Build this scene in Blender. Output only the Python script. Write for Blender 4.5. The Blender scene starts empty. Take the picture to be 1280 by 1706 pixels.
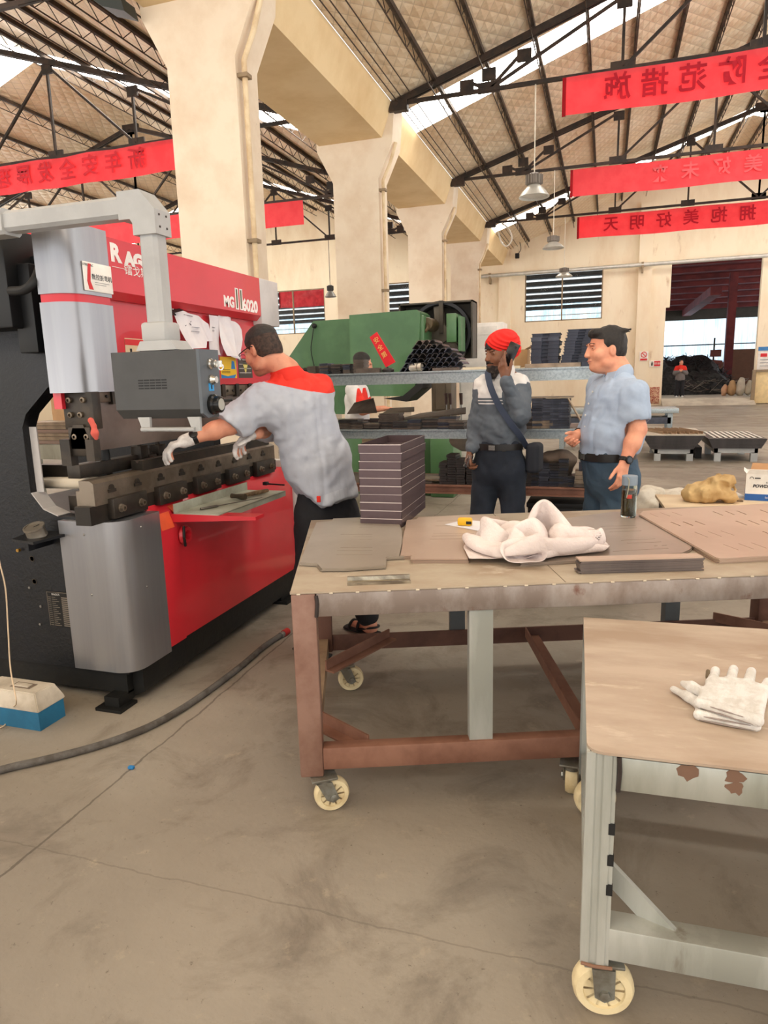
import bpy, bmesh, math, random
import numpy as np
from mathutils import Vector, Matrix, Euler
random.seed(7); np.random.seed(7)
SC = bpy.context.scene
COL = SC.collection
PI = math.pi
# ---------------------------------------------------------------- camera
CAM_H, FPX = 1.47, 1134.0
RX = Vector((0.9520641858872441, 0.03359383336380533, -0.3040480888129117))
RY = Vector((0.30475571847826166, -0.18999443473141403, 0.9332877727828053))
RZ = Vector((-0.026414730845833363, -0.9812102573511018, -0.1911248096488963))
cam = bpy.data.objects.new('camera', bpy.data.cameras.new('camera'))
COL.objects.link(cam)
cam.data.sensor_fit = 'HORIZONTAL'; cam.data.sensor_width = 36.0
cam.data.lens = FPX * 36.0 / 1280.0
cam.data.clip_start = 0.05; cam.data.clip_end = 300
_m = Matrix(((RX.x, -RX.y, -RX.z), (RY.x, -RY.y, -RY.z), (RZ.x, -RZ.y, -RZ.z))).to_4x4()
_m.translation = (0, 0, CAM_H)
cam.matrix_world = _m
SC.camera = cam
# ---------------------------------------------------------------- world, light, exposure
SC.view_settings.view_transform = 'Standard'
SC.view_settings.look = 'None'
SC.view_settings.gamma = 1.0
SC.view_settings.use_curve_mapping = False
SC.view_settings.exposure = 0.15
SC.cycles.use_denoising = True
SC.cycles.max_bounces = 8
SC.cycles.diffuse_bounces = 5
SC.cycles.sample_clamp_indirect = 6.0
W = bpy.data.worlds.new('world'); SC.world = W; W.use_nodes = True
bg = W.node_tree.nodes['Background']
# overcast sky above, bright lower half added to light the roof from below
_tc = W.node_tree.nodes.new('ShaderNodeTexCoord'); _sx = W.node_tree.nodes.new('ShaderNodeSeparateXYZ'); _rp = W.node_tree.nodes.new('ShaderNodeValToRGB')
W.node_tree.links.new(_tc.outputs['Generated'], _sx.inputs[0])
_mr = W.node_tree.nodes.new('ShaderNodeMapRange'); _mr.inputs[1].default_value = -1; _mr.inputs[2].default_value = 1
W.node_tree.links.new(_sx.outputs[2], _mr.inputs[0]); W.node_tree.links.new(_mr.outputs[0], _rp.inputs[0])
_e = _rp.color_ramp.elements; _e[0].position = .47; _e[0].color = (1.0, .98, .945, 1); _e[1].position = .53; _e[1].color = (.285, .285, .285, 1)
W.node_tree.links.new(_rp.outputs[0], bg.inputs[0]); bg.inputs[1].default_value = 4.0
SKY_EMIT = 9.0          # daylight coming through the roof lights
def area_light(name, loc, size, power, rot=(0, 0, 0), color=(1, .95, .88)):
    l = bpy.data.lights.new(name, 'AREA'); l.shape = 'RECTANGLE'
    l.size, l.size_y = size; l.energy = power; l.color = color
    o = bpy.data.objects.new(name, l); COL.objects.link(o)
    o.location = loc; o.rotation_euler = rot
    return o
# daylight entering the open bay on the right and behind the camera
#area_light('daylight_side_bay', (13.5, 8, 4.0), (30, 6), 2600, (0, math.radians(78), 0))
#area_light('daylight_rear_bay', (0, -13, 5.0), (22, 6), 2200, (math.radians(76), 0, 0))
# ---------------------------------------------------------------- helpers
def lin(c):
    return tuple(((v / 255.0) / 12.92 if v / 255.0 <= .04045 else ((v / 255.0 + .055) / 1.055) ** 2.4) for v in c)
def ray(px, py):
    v = Vector((px - 640.0, py - 853.0, FPX))
    return Vector((RX.dot(v), RY.dot(v), RZ.dot(v)))
def at(px, py, X=None, Y=None, Z=None):
    r = ray(px, py)
    t = X / r.x if X is not None else Y / r.y if Y is not None else (Z - CAM_H) / r.z
    return Vector((0, 0, CAM_H)) + r * t
MATS = {}
def M(name, c, r=.5, m=0.0, c2=None, sc=4.0, lo=.42, hi=.6, det=8, c3=None, sc3=14.0, lo3=.58, hi3=.68, bump=0.0, bsc=40.0,
      stretch=(1, 1, 1), spec=.5, emit=0.0, trans=0.0, alpha=1.0, coat=0.0, rvar=0.0, transl=0.0, ior=1.45):
    if name in MATS: return MATS[name]
    mt = bpy.data.materials.new(name); mt.use_nodes = True
    nt = mt.node_tree; N = nt.nodes; L = nt.links
    b = N['Principled BSDF']
    col = lin(c) + (1,)
    b.inputs['Base Color'].default_value = col
    b.inputs['Roughness'].default_value = r
    b.inputs['Metallic'].default_value = m
    b.inputs['Specular IOR Level'].default_value = spec
    b.inputs['IOR'].default_value = ior
    b.inputs['Transmission Weight'].default_value = trans
    b.inputs['Coat Weight'].default_value = coat
    b.inputs['Alpha'].default_value = alpha
    if emit:
        b.inputs['Emission Color'].default_value = col; b.inputs['Emission Strength'].default_value = emit
    tc = N.new('ShaderNodeTexCoord'); mp = N.new('ShaderNodeMapping')
    mp.inputs['Scale'].default_value = stretch
    L.new(tc.outputs['Object'], mp.inputs['Vector'])
    def noise(s, d):
        n = N.new('ShaderNodeTexNoise'); n.inputs['Scale'].default_value = s; n.inputs['Detail'].default_value = d
        n.inputs['Roughness'].default_value = .62
        L.new(mp.outputs[0], n.inputs['Vector']); return n
    def ramp(src, a, z):
        q = N.new('ShaderNodeMapRange'); q.inputs[1].default_value = a; q.inputs[2].default_value = z
        L.new(src, q.inputs[0]); return q.outputs[0]
    def mix(fac, a, bcol):
        x = N.new('ShaderNodeMix'); x.data_type = 'RGBA'
        L.new(fac, x.inputs['Factor'])
        if isinstance(a, tuple): x.inputs[6].default_value = a
        else: L.new(a, x.inputs[6])
        x.inputs[7].default_value = lin(bcol) + (1,)
        return x.outputs[2]
    cur = col
    if c2 is None and bump == 0: c2 = tuple(max(0, v * .93) for v in c)
    if c2 is not None:
        n1 = noise(sc, det); f = ramp(n1.outputs['Fac'], lo, hi)
        cur = mix(f, cur, c2)
        if rvar:
            q = N.new('ShaderNodeMapRange'); q.inputs[3].default_value = r - rvar; q.inputs[4].default_value = r + rvar
            L.new(n1.outputs['Fac'], q.inputs[0]); L.new(q.outputs[0], b.inputs['Roughness'])
    if c3 is not None:
        n2 = noise(sc3, 6); f = ramp(n2.outputs['Fac'], lo3, hi3)
        cur = mix(f, cur, c3)
    if not isinstance(cur, tuple): L.new(cur, b.inputs['Base Color'])
    if bump:
        n3 = noise(bsc, 5); bp = N.new('ShaderNodeBump'); bp.inputs['Strength'].default_value = bump
        bp.inputs['Distance'].default_value = .01
        L.new(n3.outputs['Fac'], bp.inputs['Height']); L.new(bp.outputs[0], b.inputs['Normal'])
    if transl:
        t = N.new('ShaderNodeBsdfTranslucent'); ms = N.new('ShaderNodeMixShader'); ms.inputs[0].default_value = transl
        if isinstance(cur, tuple): t.inputs[0].default_value = cur
        else: L.new(cur, t.inputs[0])
        L.new(b.outputs[0], ms.inputs[1]); L.new(t.outputs[0], ms.inputs[2])
        L.new(ms.outputs[0], N['Material Output'].inputs['Surface'])
    MATS[name] = mt
    return mt
INV = {}
def tag(o, label=None, cat=None, group=None, kind=None):
    if label: o['label'] = label
    if cat: o['category'] = cat
    if group: o['group'] = group
    if kind: o['kind'] = kind
    return o
def thing(name, label, cat, loc=(0, 0, 0), rz=0.0, group=None):
    o = bpy.data.objects.new(name, None); COL.objects.link(o)
    o.empty_display_size = .1
    o.location = loc; o.rotation_euler = (0, 0, rz)
    tag(o, label, cat, group)
    INV[o.name] = (Matrix.Translation(loc) @ Matrix.Rotation(rz, 4, 'Z')).inverted()
    return o
def struct_root(name, loc=(0, 0, 0), rz=0.0):
    o = thing(name, None, None, loc, rz); o['kind'] = 'structure'; return o
class MB:
    def __init__(s): s.v = []; s.f = []; s.mi = []; s.m = 0; s.T = Matrix.Identity(4)
    def add(s, vs, fs):
        n = len(s.v)
        s.v += [tuple(s.T @ Vector(v)) for v in vs]
        s.f += [tuple(i + n for i in f) for f in fs]; s.mi += [s.m] * len(fs)
        return s
    def box(s, x0, x1, y0, y1, z0, z1, bev=0.0, seg=2):
        if x1 < x0: x0, x1 = x1, x0
        if y1 < y0: y0, y1 = y1, y0
        if z1 < z0: z0, z1 = z1, z0
        if bev <= 0:
            return s.add([(x0, y0, z0), (x1, y0, z0), (x1, y1, z0), (x0, y1, z0), (x0, y0, z1), (x1, y0, z1), (x1, y1, z1), (x0, y1, z1)],
                         [(3, 2, 1, 0), (4, 5, 6, 7), (0, 1, 5, 4), (1, 2, 6, 5), (2, 3, 7, 6), (3, 0, 4, 7)])
        bm = bmesh.new(); bmesh.ops.create_cube(bm, size=1)
        for v in bm.verts: v.co = ((x0 + x1) / 2 + v.co.x * (x1 - x0), (y0 + y1) / 2 + v.co.y * (y1 - y0), (z0 + z1) / 2 + v.co.z * (z1 - z0))
        bmesh.ops.bevel(bm, geom=bm.edges[:], offset=min(bev, .49 * min(x1 - x0, y1 - y0, z1 - z0)), segments=seg, affect='EDGES', profile=.5)
        return s.bm(bm)
    def bm(s, bm):
        bm.verts.index_update()
        s.add([v.co.copy() for v in bm.verts], [[v.index for v in f.verts] for f in bm.faces]); bm.free(); return s
    def frame(s, p0, p1, up=(0, 0, 1)):
        p0, p1 = Vector(p0), Vector(p1); d = (p1 - p0).normalized(); u = Vector(up)
        if abs(d.dot(u)) > .98: u = Vector((0, 1, 0)) if abs(d.y) < .9 else Vector((1, 0, 0))
        a = d.cross(u).normalized(); b = a.cross(d).normalized()
        return p0, p1, d, a, b
    def beam(s, p0, p1, w, h, up=(0, 0, 1)):
        p0, p1, d, a, b = s.frame(p0, p1, up)
        vs = [p + a * (i * w / 2) + b * (j * h / 2) for p in (p0, p1) for i, j in ((-1, -1), (1, -1), (1, 1), (-1, 1))]
        return s.add(vs, [(0, 1, 2, 3), (7, 6, 5, 4), (0, 4, 5, 1), (1, 5, 6, 2), (2, 6, 7, 3), (3, 7, 4, 0)])
    def profile(s, p0, p1, pts, up=(0, 0, 1)):
        """a closed 2-D outline (side, up) swept from p0 to p1"""
        p0, p1, d, a, b = s.frame(p0, p1, up); n = len(pts)
        vs = [p + a * x + b * y for p in (p0, p1) for x, y in pts]
        return s.add(vs, [tuple(range(n))[::-1], tuple(range(n, 2 * n))] + [(i, (i + 1) % n, n + (i + 1) % n, n + i) for i in range(n)])
    def angle(s, p0, p1, w=.05, t=.006, sx=1, sy=1, up=(0, 0, 1)):
        return s.profile(p0, p1, [(0, 0), (sx * w, 0), (sx * w, sy * t), (sx * t, sy * t), (sx * t, sy * w), (0, sy * w)], up)
    def channel(s, p0, p1, w=.08, h=.04, t=.005, up=(0, 0, 1)):
        return s.profile(p0, p1, [(-w / 2, 0), (w / 2, 0), (w / 2, h), (w / 2 - t, h), (w / 2 - t, t), (-w / 2 + t, t), (-w / 2 + t, h), (-w / 2, h)], up)
    def cyl(s, p0, p1, r0, r1=None, n=20, cap=True):
        r1 = r0 if r1 is None else r1
        p0, p1, d, a, b = s.frame(p0, p1); vs = []
        for p, r in ((p0, r0), (p1, r1)):
            vs += [p + (a * math.cos(2 * PI * i / n) + b * math.sin(2 * PI * i / n)) * r for i in range(n)]
        fs = [(i, (i + 1) % n, n + (i + 1) % n, n + i) for i in range(n)]
        if cap: fs += [tuple(range(n))[::-1], tuple(range(n, 2 * n))]
        return s.add(vs, fs)
    def lathe(s, o, axis, prof, n=28, up=(0, 0, 1)):
        """prof: (radius, distance along the axis)"""
        o = Vector(o); _, _, d, a, b = s.frame(o, o + Vector(axis), up); vs = []; fs = []; m = len(prof)
        for r, h in prof:
            vs += [o + d * h + (a * math.cos(2 * PI * i / n) + b * math.sin(2 * PI * i / n)) * r for i in range(n)]
        for j in range(m - 1):
            fs += [(j * n + i, j * n + (i + 1) % n, (j + 1) * n + (i + 1) % n, (j + 1) * n + i) for i in range(n)]
        if prof[0] == prof[-1]: return s.add(vs, fs)
        if prof[0][0] > 1e-5: fs.append(tuple(range(n))[::-1])
        if prof[-1][0] > 1e-5: fs.append(tuple(range((m - 1) * n, m * n)))
        return s.add(vs, fs)
    def tube(s, pts, r, n=10, smooth=0, cap=True):
        P = [Vector(p) for p in pts]
        if smooth: P = spline(P, smooth)
        R = r if isinstance(r, (list, tuple)) else [r] * len(P)
        if len(R) != len(P): R = [R[0] + (R[-1] - R[0]) * i / (len(P) - 1) for i in range(len(P))]
        vs = []; a = None
        for i, p in enumerate(P):
            d = (P[min(i + 1, len(P) - 1)] - P[max(i - 1, 0)]).normalized()
            if a is None:
                a = d.cross(Vector((0, 0, 1)) if abs(d.z) < .9 else Vector((0, 1, 0))).normalized()
            else: a = (a - d * a.dot(d)).normalized()
            b = d.cross(a)
            vs += [p + (a * math.cos(2 * PI * k / n) + b * math.sin(2 * PI * k / n)) * R[i] for k in range(n)]
        m = len(P)
        fs = [(j * n + i, j * n + (i + 1) % n, (j + 1) * n + (i + 1) % n, (j + 1) * n + i) for j in range(m - 1) for i in range(n)]
        if cap: fs += [tuple(range(n))[::-1], tuple(range((m - 1) * n, m * n))]
        return s.add(vs, fs)
    def prism(s, pts, ext):
        """3-D polygon extruded by the vector ext"""
        P = [Vector(p) for p in pts]; e = Vector(ext); n = len(P)
        return s.add(P + [p + e for p in P], [tuple(range(n))[::-1], tuple(range(n, 2 * n))] + [(i, (i + 1) % n, n + (i + 1) % n, n + i) for i in range(n)])
    def plate(s, outer, holes, z0, z1):
        """2-D outline with holes, extruded between z0 and z1 (current transform applied)"""
        bm = bmesh.new()
        def loop(pts):
            vs = [bm.verts.new((x, y, 0)) for x, y in pts]
            return [bm.edges.new((vs[i], vs[(i + 1) % len(vs)])) for i in range(len(vs))]
        ed = loop(outer)
        for h in holes: ed += loop(h)
        bmesh.ops.triangle_fill(bm, use_beauty=True, use_dissolve=False, edges=ed)
        bmesh.ops.recalc_face_normals(bm, faces=bm.faces[:])
        fs = bm.faces[:]
        for f in fs:
            if f.normal.z > 0: f.normal_flip()
        r = bmesh.ops.extrude_face_region(bm, geom=fs)
        for v in [g for g in r['geom'] if isinstance(g, bmesh.types.BMVert)]: v.co.z = 1
        for v in bm.verts: v.co.z = z0 + (z1 - z0) * v.co.z
        bmesh.ops.recalc_face_normals(bm, faces=bm.faces[:])
        return s.bm(bm)
    def build(s, name, mat, parent=None, world=True, smooth=30, base=True):
        me = bpy.data.meshes.new(name)
        V = [Vector(v) for v in s.v]; off = Vector((0, 0, 0))
        if parent is not None and world and parent.name in INV:
            iv = INV[parent.name]; V = [iv @ v for v in V]
        elif parent is None and base and V:
            lo = Vector([min(v[i] for v in V) for i in range(3)]); hi = Vector([max(v[i] for v in V) for i in range(3)])
            off = Vector(((lo.x + hi.x) / 2, (lo.y + hi.y) / 2, lo.z)); V = [v - off for v in V]
        me.from_pydata([tuple(v) for v in V], [], s.f)
        mats = mat if isinstance(mat, (list, tuple)) else [mat]
        for q in mats: me.materials.append(q)
        if len(mats) > 1: me.polygons.foreach_set('material_index', s.mi)
        bm = bmesh.new(); bm.from_mesh(me); bmesh.ops.recalc_face_normals(bm, faces=bm.faces[:]); bm.to_mesh(me); bm.free()
        if smooth:
            me.polygons.foreach_set('use_smooth', [True] * len(me.polygons))
            me.set_sharp_from_angle(angle=math.radians(smooth))
        o = bpy.data.objects.new(name, me); COL.objects.link(o); o.location = off
        if parent is not None:
            o.parent = parent
            if parent.name in INV: INV[o.name] = INV[parent.name]
        else: INV[o.name] = Matrix.Translation(off).inverted()
        return o
def spline(P, k):
    out = []
    for i in range(len(P) - 1):
        p0, p1, p2, p3 = P[max(i - 1, 0)], P[i], P[i + 1], P[min(i + 2, len(P) - 1)]
        for j in range(k):
            t = j / k
            out.append(.5 * ((2 * p1) + (p2 - p0) * t + (2 * p0 - 5 * p1 + 4 * p2 - p3) * t * t + (3 * p1 - p0 - 3 * p2 + p3) * t ** 3))
    return out + [P[-1]]
def copy_tree(o, parent=None, **kw):
    c = o.copy(); COL.objects.link(c); c.parent = parent
    for ch in [x for x in bpy.data.objects if x.parent == o]: copy_tree(ch, c)
    return c
def dup(o, loc, rz=None, label=None, rot=None):
    c = copy_tree(o); c.location = loc
    if rz is not None: c.rotation_euler = (0, 0, rz)
    if rot is not None: c.rotation_euler = rot
    if label: c['label'] = label
    return c
def text(name, body, size, mat, o, x, y, parent=None, depth=.001, align='CENTER', wid=1.0, shear=0.0, bold=0.0, fit=None, fith=None):
    """lettering standing on the plane through o, running along x with letters standing along y"""
    cu = bpy.data.curves.new('t', 'FONT'); cu.body = body; cu.size = size; cu.extrude = depth; cu.shear = shear
    cu.align_x = align; cu.align_y = 'CENTER'; cu.offset = bold; cu.resolution_u = 3
    to = bpy.data.objects.new('t', cu); COL.objects.link(to)
    dg = bpy.context.evaluated_depsgraph_get()
    me = bpy.data.meshes.new_from_object(to.evaluated_get(dg))
    if fit: w_ = [v.co.x for v in me.vertices]; wid = fit / (max(w_) - min(w_)); mid = (max(w_) + min(w_)) / 2
    else: mid = 0
    hgt = 1.0; mh = 0
    if fith: w_ = [v.co.y for v in me.vertices]; hgt = fith / (max(w_) - min(w_)); mh = (max(w_) + min(w_)) / 2
    x = Vector(x).normalized(); y = Vector(y).normalized(); n = x.cross(y).normalized(); o = Vector(o)
    mb = MB()
    mb.add([o + x * (v.co.x - mid) * wid + y * (v.co.y - mh) * hgt + n * v.co.z for v in me.vertices], [tuple(p.vertices) for p in me.polygons])
    bpy.data.objects.remove(to); bpy.data.curves.remove(cu); bpy.data.meshes.remove(me)
    return mb if name is None else mb.build(name, mat, parent, smooth=0)
def wall_grid(mb, x0, x1, z0, z1, holes, y0, y1):
    xs = sorted({x0, x1} | {h[i] for h in holes for i in (0, 1) if x0 < h[i] < x1})
    zs = sorted({z0, z1} | {h[i] for h in holes for i in (2, 3) if z0 < h[i] < z1})
    for a, b in zip(xs, xs[1:]):
        run = None
        for c, d in zip(zs, zs[1:]):
            cx, cz = (a + b) / 2, (c + d) / 2
            solid = not any(h[0] < cx < h[1] and h[2] < cz < h[3] for h in holes)
            if solid: run = [run[0], d] if run else [c, d]
            if run and (not solid or d == zs[-1]): mb.box(a, b, y0, y1, run[0], run[1]); run = None
# ---------------------------------------------------------------- implicit surfaces (bodies, clothes, sacks)
class SDF:
    def __init__(s, k=.02): s.p = []; s.k = k
    def _add(s, f, lo, hi, op='u', k=None): s.p.append((f, np.array(lo, float), np.array(hi, float), op, s.k if k is None else k)); return s
    def cap(s, a, b, ra, rb=None, op='u', k=None):
        a = np.array(a, float); b = np.array(b, float); rb = ra if rb is None else rb
        ab = b - a; L2 = max(float(ab @ ab), 1e-12); R = max(ra, rb)
        def f(P):
            t = np.clip(((P - a) @ ab) / L2, 0, 1)
            return np.linalg.norm(P - a - t[..., None] * ab, axis=-1) - (ra + (rb - ra) * t)
        return s._add(f, np.minimum(a, b) - R, np.maximum(a, b) + R, op, k)
    def chain(s, pts, rs, op='u', k=None):
        for i in range(len(pts) - 1): s.cap(pts[i], pts[i + 1], rs[i], rs[i + 1], op, k)
        return s
    def ecap(s, a, b, wa, wb, side, op='u', k=None):
        """tapered limb of elliptical section: wa, wb = (half width along side, half depth) at the ends"""
        a = np.array(a, float); b = np.array(b, float); ab = b - a; L = float(np.linalg.norm(ab)); d = ab / L
        sd = np.array(side, float); sd = sd - d * (sd @ d); sd /= np.linalg.norm(sd); fd = np.cross(d, sd)
        wa = np.array(wa, float); wb = np.array(wb, float); R = max(wa.max(), wb.max())
        def f(P):
            q = P - a; h = q @ d; t = np.clip(h / L, 0, 1)
            w = wa[0] + (wb[0] - wa[0]) * t; g = wa[1] + (wb[1] - wa[1]) * t
            m = np.minimum(w, g); e = (h - t * L) / (m * .9)
            u = (q @ sd) / w; v = (q @ fd) / g
            return (np.sqrt(u * u + v * v + e * e) - 1) * m
        return s._add(f, np.minimum(a, b) - R, np.maximum(a, b) + R, op, k)
    def ell(s, c, r, rot=None, op='u', k=None):
        c = np.array(c, float); r = np.array(r, float); Rm = np.eye(3) if rot is None else np.array(rot)
        def f(P):
            q = (P - c) @ Rm
            k0 = np.linalg.norm(q / r, axis=-1); k1 = np.linalg.norm(q / (r * r), axis=-1)
            return k0 * (k0 - 1) / np.maximum(k1, 1e-9)
        R = r.max()
        return s._add(f, c - R, c + R, op, k)
    def rbox(s, c, half, rr, rot=None, op='u', k=None):
        c = np.array(c, float); hf = np.array(half, float) - rr; Rm = np.eye(3) if rot is None else np.array(rot)
        def f(P):
            q = np.abs((P - c) @ Rm) - hf
            return np.linalg.norm(np.maximum(q, 0), axis=-1) + np.minimum(q.max(axis=-1), 0) - rr
        R = float(np.linalg.norm(hf + rr))
        return s._add(f, c - R, c + R, op, k)
    def plane(s, o, n):
        """keep only the side the normal points away from"""
        o = np.array(o, float); n = np.array(n, float); n /= np.linalg.norm(n)
        s.p.append((lambda P: -((P - o) @ n), None, None, 's', .004)); return s
    def mesh(s, h, warp=None):
        lo = np.min([p[1] for p in s.p if p[1] is not None and p[3] == 'u'], axis=0) - 3 * h - .01
        hi = np.max([p[2] for p in s.p if p[2] is not None and p[3] == 'u'], axis=0) + 3 * h + .01
        n = np.ceil((hi - lo) / h).astype(int) + 1
        ax = [lo[i] + h * np.arange(n[i]) for i in range(3)]
        D = np.full(n, .5)
        for f, a, b, op, k in s.p:
            if a is None: sl = (slice(None),) * 3
            else:
                pad = max(k * 1.2, 2.5 * h) + .005
                i0 = np.clip(np.floor((a - pad - lo) / h).astype(int), 0, n - 1); i1 = np.clip(np.ceil((b + pad - lo) / h).astype(int) + 1, 1, n)
                if np.any(i1 <= i0): continue
                sl = tuple(slice(i0[i], i1[i]) for i in range(3))
            P = np.stack(np.meshgrid(*[ax[i][sl[i]] for i in range(3)], indexing='ij'), -1)
            d = f(P); o = D[sl]
            if op == 'u':
                e = np.maximum(k - np.abs(o - d), 0) / k if k > 0 else 0
                D[sl] = np.minimum(o, d) - e * e * k * .25
            else:
                e = np.maximum(k - np.abs(o + d), 0) / k if k > 0 else 0
                D[sl] = np.maximum(o, -d) + e * e * k * .25
        if warp is not None: D += warp(np.stack(np.meshgrid(*ax, indexing='ij'), -1))
        return surface_net(D, lo, h)
def surface_net(D, lo, h):
    I = D < 0; n = np.array(D.shape)
    cs = np.zeros(n - 1, int)
    sl = lambda o, k: tuple(slice(o[i], o[i] + k[i]) for i in range(3))
    m = n - 1
    for o in np.ndindex(2, 2, 2): cs += I[sl(o, m)]
    mask = (cs > 0) & (cs < 8); idx = np.full(m, -1); cells = np.argwhere(mask); idx[mask] = np.arange(len(cells))
    acc = np.zeros((len(cells), 3)); cnt = np.zeros(len(cells))
    for axis in range(3):
        for o in np.ndindex(2, 2):
            a = np.insert(np.array(o), axis, 0); b = a.copy(); b[axis] = 1
            da = D[tuple((cells + a).T)]; db = D[tuple((cells + b).T)]
            x = (da < 0) != (db < 0)
            t = np.where(x, da / np.where(np.abs(da - db) < 1e-12, 1, da - db), 0)
            p = a + (b - a) * t[:, None]
            acc[x] += p[x]; cnt[x] += 1
    V = lo + h * (cells + acc / cnt[:, None]); F = []
    for axis in range(3):
        u, v = [i for i in range(3) if i != axis]
        k = n.copy(); k[axis] -= 1
        a = I[tuple(slice(0, k[i]) for i in range(3))]; o = [0, 0, 0]; o[axis] = 1
        b = I[tuple(slice(o[i], o[i] + k[i]) for i in range(3))]
        e = np.argwhere(a != b)
        e = e[(e[:, u] > 0) & (e[:, v] > 0) & (e[:, u] < n[u] - 1) & (e[:, v] < n[v] - 1)]
        du = np.zeros(3, int); du[u] = 1; dv = np.zeros(3, int); dv[v] = 1
        q = np.stack([idx[tuple((e - du - dv).T)], idx[tuple((e - dv).T)], idx[tuple(e.T)], idx[tuple((e - du).T)]], 1)
        fl = a[tuple(e.T)]; 
        if axis == 1: fl = ~fl
        q[~fl] = q[~fl][:, ::-1]; F.append(q)
    return V, np.concatenate(F)
def relax(V, F, it=1, lam=.5):
    E = np.concatenate([F[:, [0, 1]], F[:, [1, 2]], F[:, [2, 3]], F[:, [3, 0]]]); E = np.concatenate([E, E[:, ::-1]])
    c = np.bincount(E[:, 0], minlength=len(V)).clip(1)
    for _ in range(it):
        S = np.stack([np.bincount(E[:, 0], V[E[:, 1], i], len(V)) for i in range(3)], 1) / c[:, None]
        V = V + lam * (S - V)
    return V
def normals(V, F):
    n = np.cross(V[F[:, 2]] - V[F[:, 0]], V[F[:, 3]] - V[F[:, 1]]); N = np.zeros_like(V)
    for i in range(4): np.add.at(N, F[:, i], n)
    return N / np.maximum(np.linalg.norm(N, axis=1), 1e-9)[:, None]
def np_obj(name, V, F, mat, parent=None, keep=None, smooth=True):
    if keep is not None:
        F = F[keep]; u, inv = np.unique(F, return_inverse=True); V = V[u]; F = inv.reshape(F.shape)
    off = Vector((0, 0, 0))
    if parent is not None and parent.name in INV:
        iv = np.array(INV[parent.name]); V = V @ iv[:3, :3].T + iv[:3, 3]
    elif parent is None:
        lo, hi = V.min(0), V.max(0); off = Vector(((lo[0] + hi[0]) / 2, (lo[1] + hi[1]) / 2, lo[2])); V = V - np.array(off)
    me = bpy.data.meshes.new(name); me.from_pydata(V.tolist(), [], F.tolist()); me.materials.append(mat)
    me.polygons.foreach_set('use_smooth', [smooth] * len(me.polygons))
    o = bpy.data.objects.new(name, me); COL.objects.link(o); o.location = off
    if parent is not None:
        o.parent = parent
        if parent.name in INV: INV[o.name] = INV[parent.name]
    else: INV[o.name] = Matrix.Translation(off).inverted()
    return o
def cut_mesh(V, F, g):
    """the part of a mesh where the vertex values g are positive, cut cleanly along g = 0"""
    T = F if F.shape[1] == 3 else np.concatenate([F[:, [0, 1, 2]], F[:, [0, 2, 3]]])
    p = g > 0; c = p[T].sum(1); out = [tuple(t) for t in T[c == 3]]; new = []; seen = {}; n = len(V)
    def cut(a, b):
        k = (a, b) if a < b else (b, a)
        if k not in seen:
            t = g[a] / (g[a] - g[b]); seen[k] = n + len(new); new.append(V[a] + (V[b] - V[a]) * t)
        return seen[k]
    for t in T[(c == 1) | (c == 2)].tolist():
        k = sum(bool(p[i]) for i in t)
        for r in range(3):
            a, b, d = t[r], t[(r + 1) % 3], t[(r + 2) % 3]
            if k == 1 and p[a]: out.append((a, cut(a, b), cut(a, d)))
            if k == 2 and not p[a]: x, y = cut(a, b), cut(a, d); out += [(x, b, d), (x, d, y)]
    W_ = np.concatenate([V, np.array(new)]) if new else V
    F2 = np.array(out, int).reshape(-1, 3); u, inv = np.unique(F2, return_inverse=True)
    return W_[u], inv.reshape(-1, 3)
def vnoise(P, s, seed=0, octv=3):
    """cheap smooth noise: sums of rotated sines"""
    r = np.random.RandomState(seed); out = np.zeros(P.shape[:-1]); a = 1.0
    for o in range(octv):
        for _ in range(3):
            d = r.normal(size=3); d *= s / np.linalg.norm(d)
            w = r.normal(size=3); w *= s * .6 / np.linalg.norm(w)
            out += a * np.sin(P @ d + r.rand() * 6.3 + 1.3 * np.sin(P @ w + r.rand() * 6.3))
        a *= .55; s *= 1.9
    return out / 3
# ================================================================ materials
STEEL_DK = M('roof_steel', (58, 48, 42), .6, .2, (82, 66, 52), 6)
PLASTER = M('cream_plaster', (236, 222, 196), .85, 0, (222, 200, 168), 1.1, .45, .75, c3=(184, 152, 118), sc3=3.0, lo3=.62, hi3=.85, bump=.25, bsc=18, stretch=(1, 1, .35))
PLASTER2 = M('column_plaster', (228, 212, 190), .85, 0, (214, 192, 166), 1.4, .42, .7, c3=(150, 120, 96), sc3=7, lo3=.68, hi3=.8, bump=.3, bsc=14)
BEAMP = M('beam_plaster', (226, 200, 156), .8, 0, (210, 178, 130), .9, .4, .7, bump=.2, bsc=10)
GALV = M('galvanised_steel', (172, 182, 186), .38, .6, (148, 158, 163), 60, .4, .62, rvar=.1)
GALVW = M('galvanised_steel_worn', (186, 188, 180), .45, .6, (150, 152, 140), 5, .4, .65, c3=(120, 104, 84), sc3=9, lo3=.66, hi3=.74, stretch=(1, 1, .25))
RED_B = M('banner_red', (254, 108, 116), .75, 0, (250, 98, 107), 3, transl=.55)
RED_T = M('banner_ink', (214, 48, 68), .8, transl=.5)
RED_HEM = M('banner_hem', (176, 14, 30), .8, transl=.3)
WHITE = M('white_paint', (236, 236, 232), .5)
BLACK = M('black_rubber', (22, 22, 23), .6)
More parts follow.
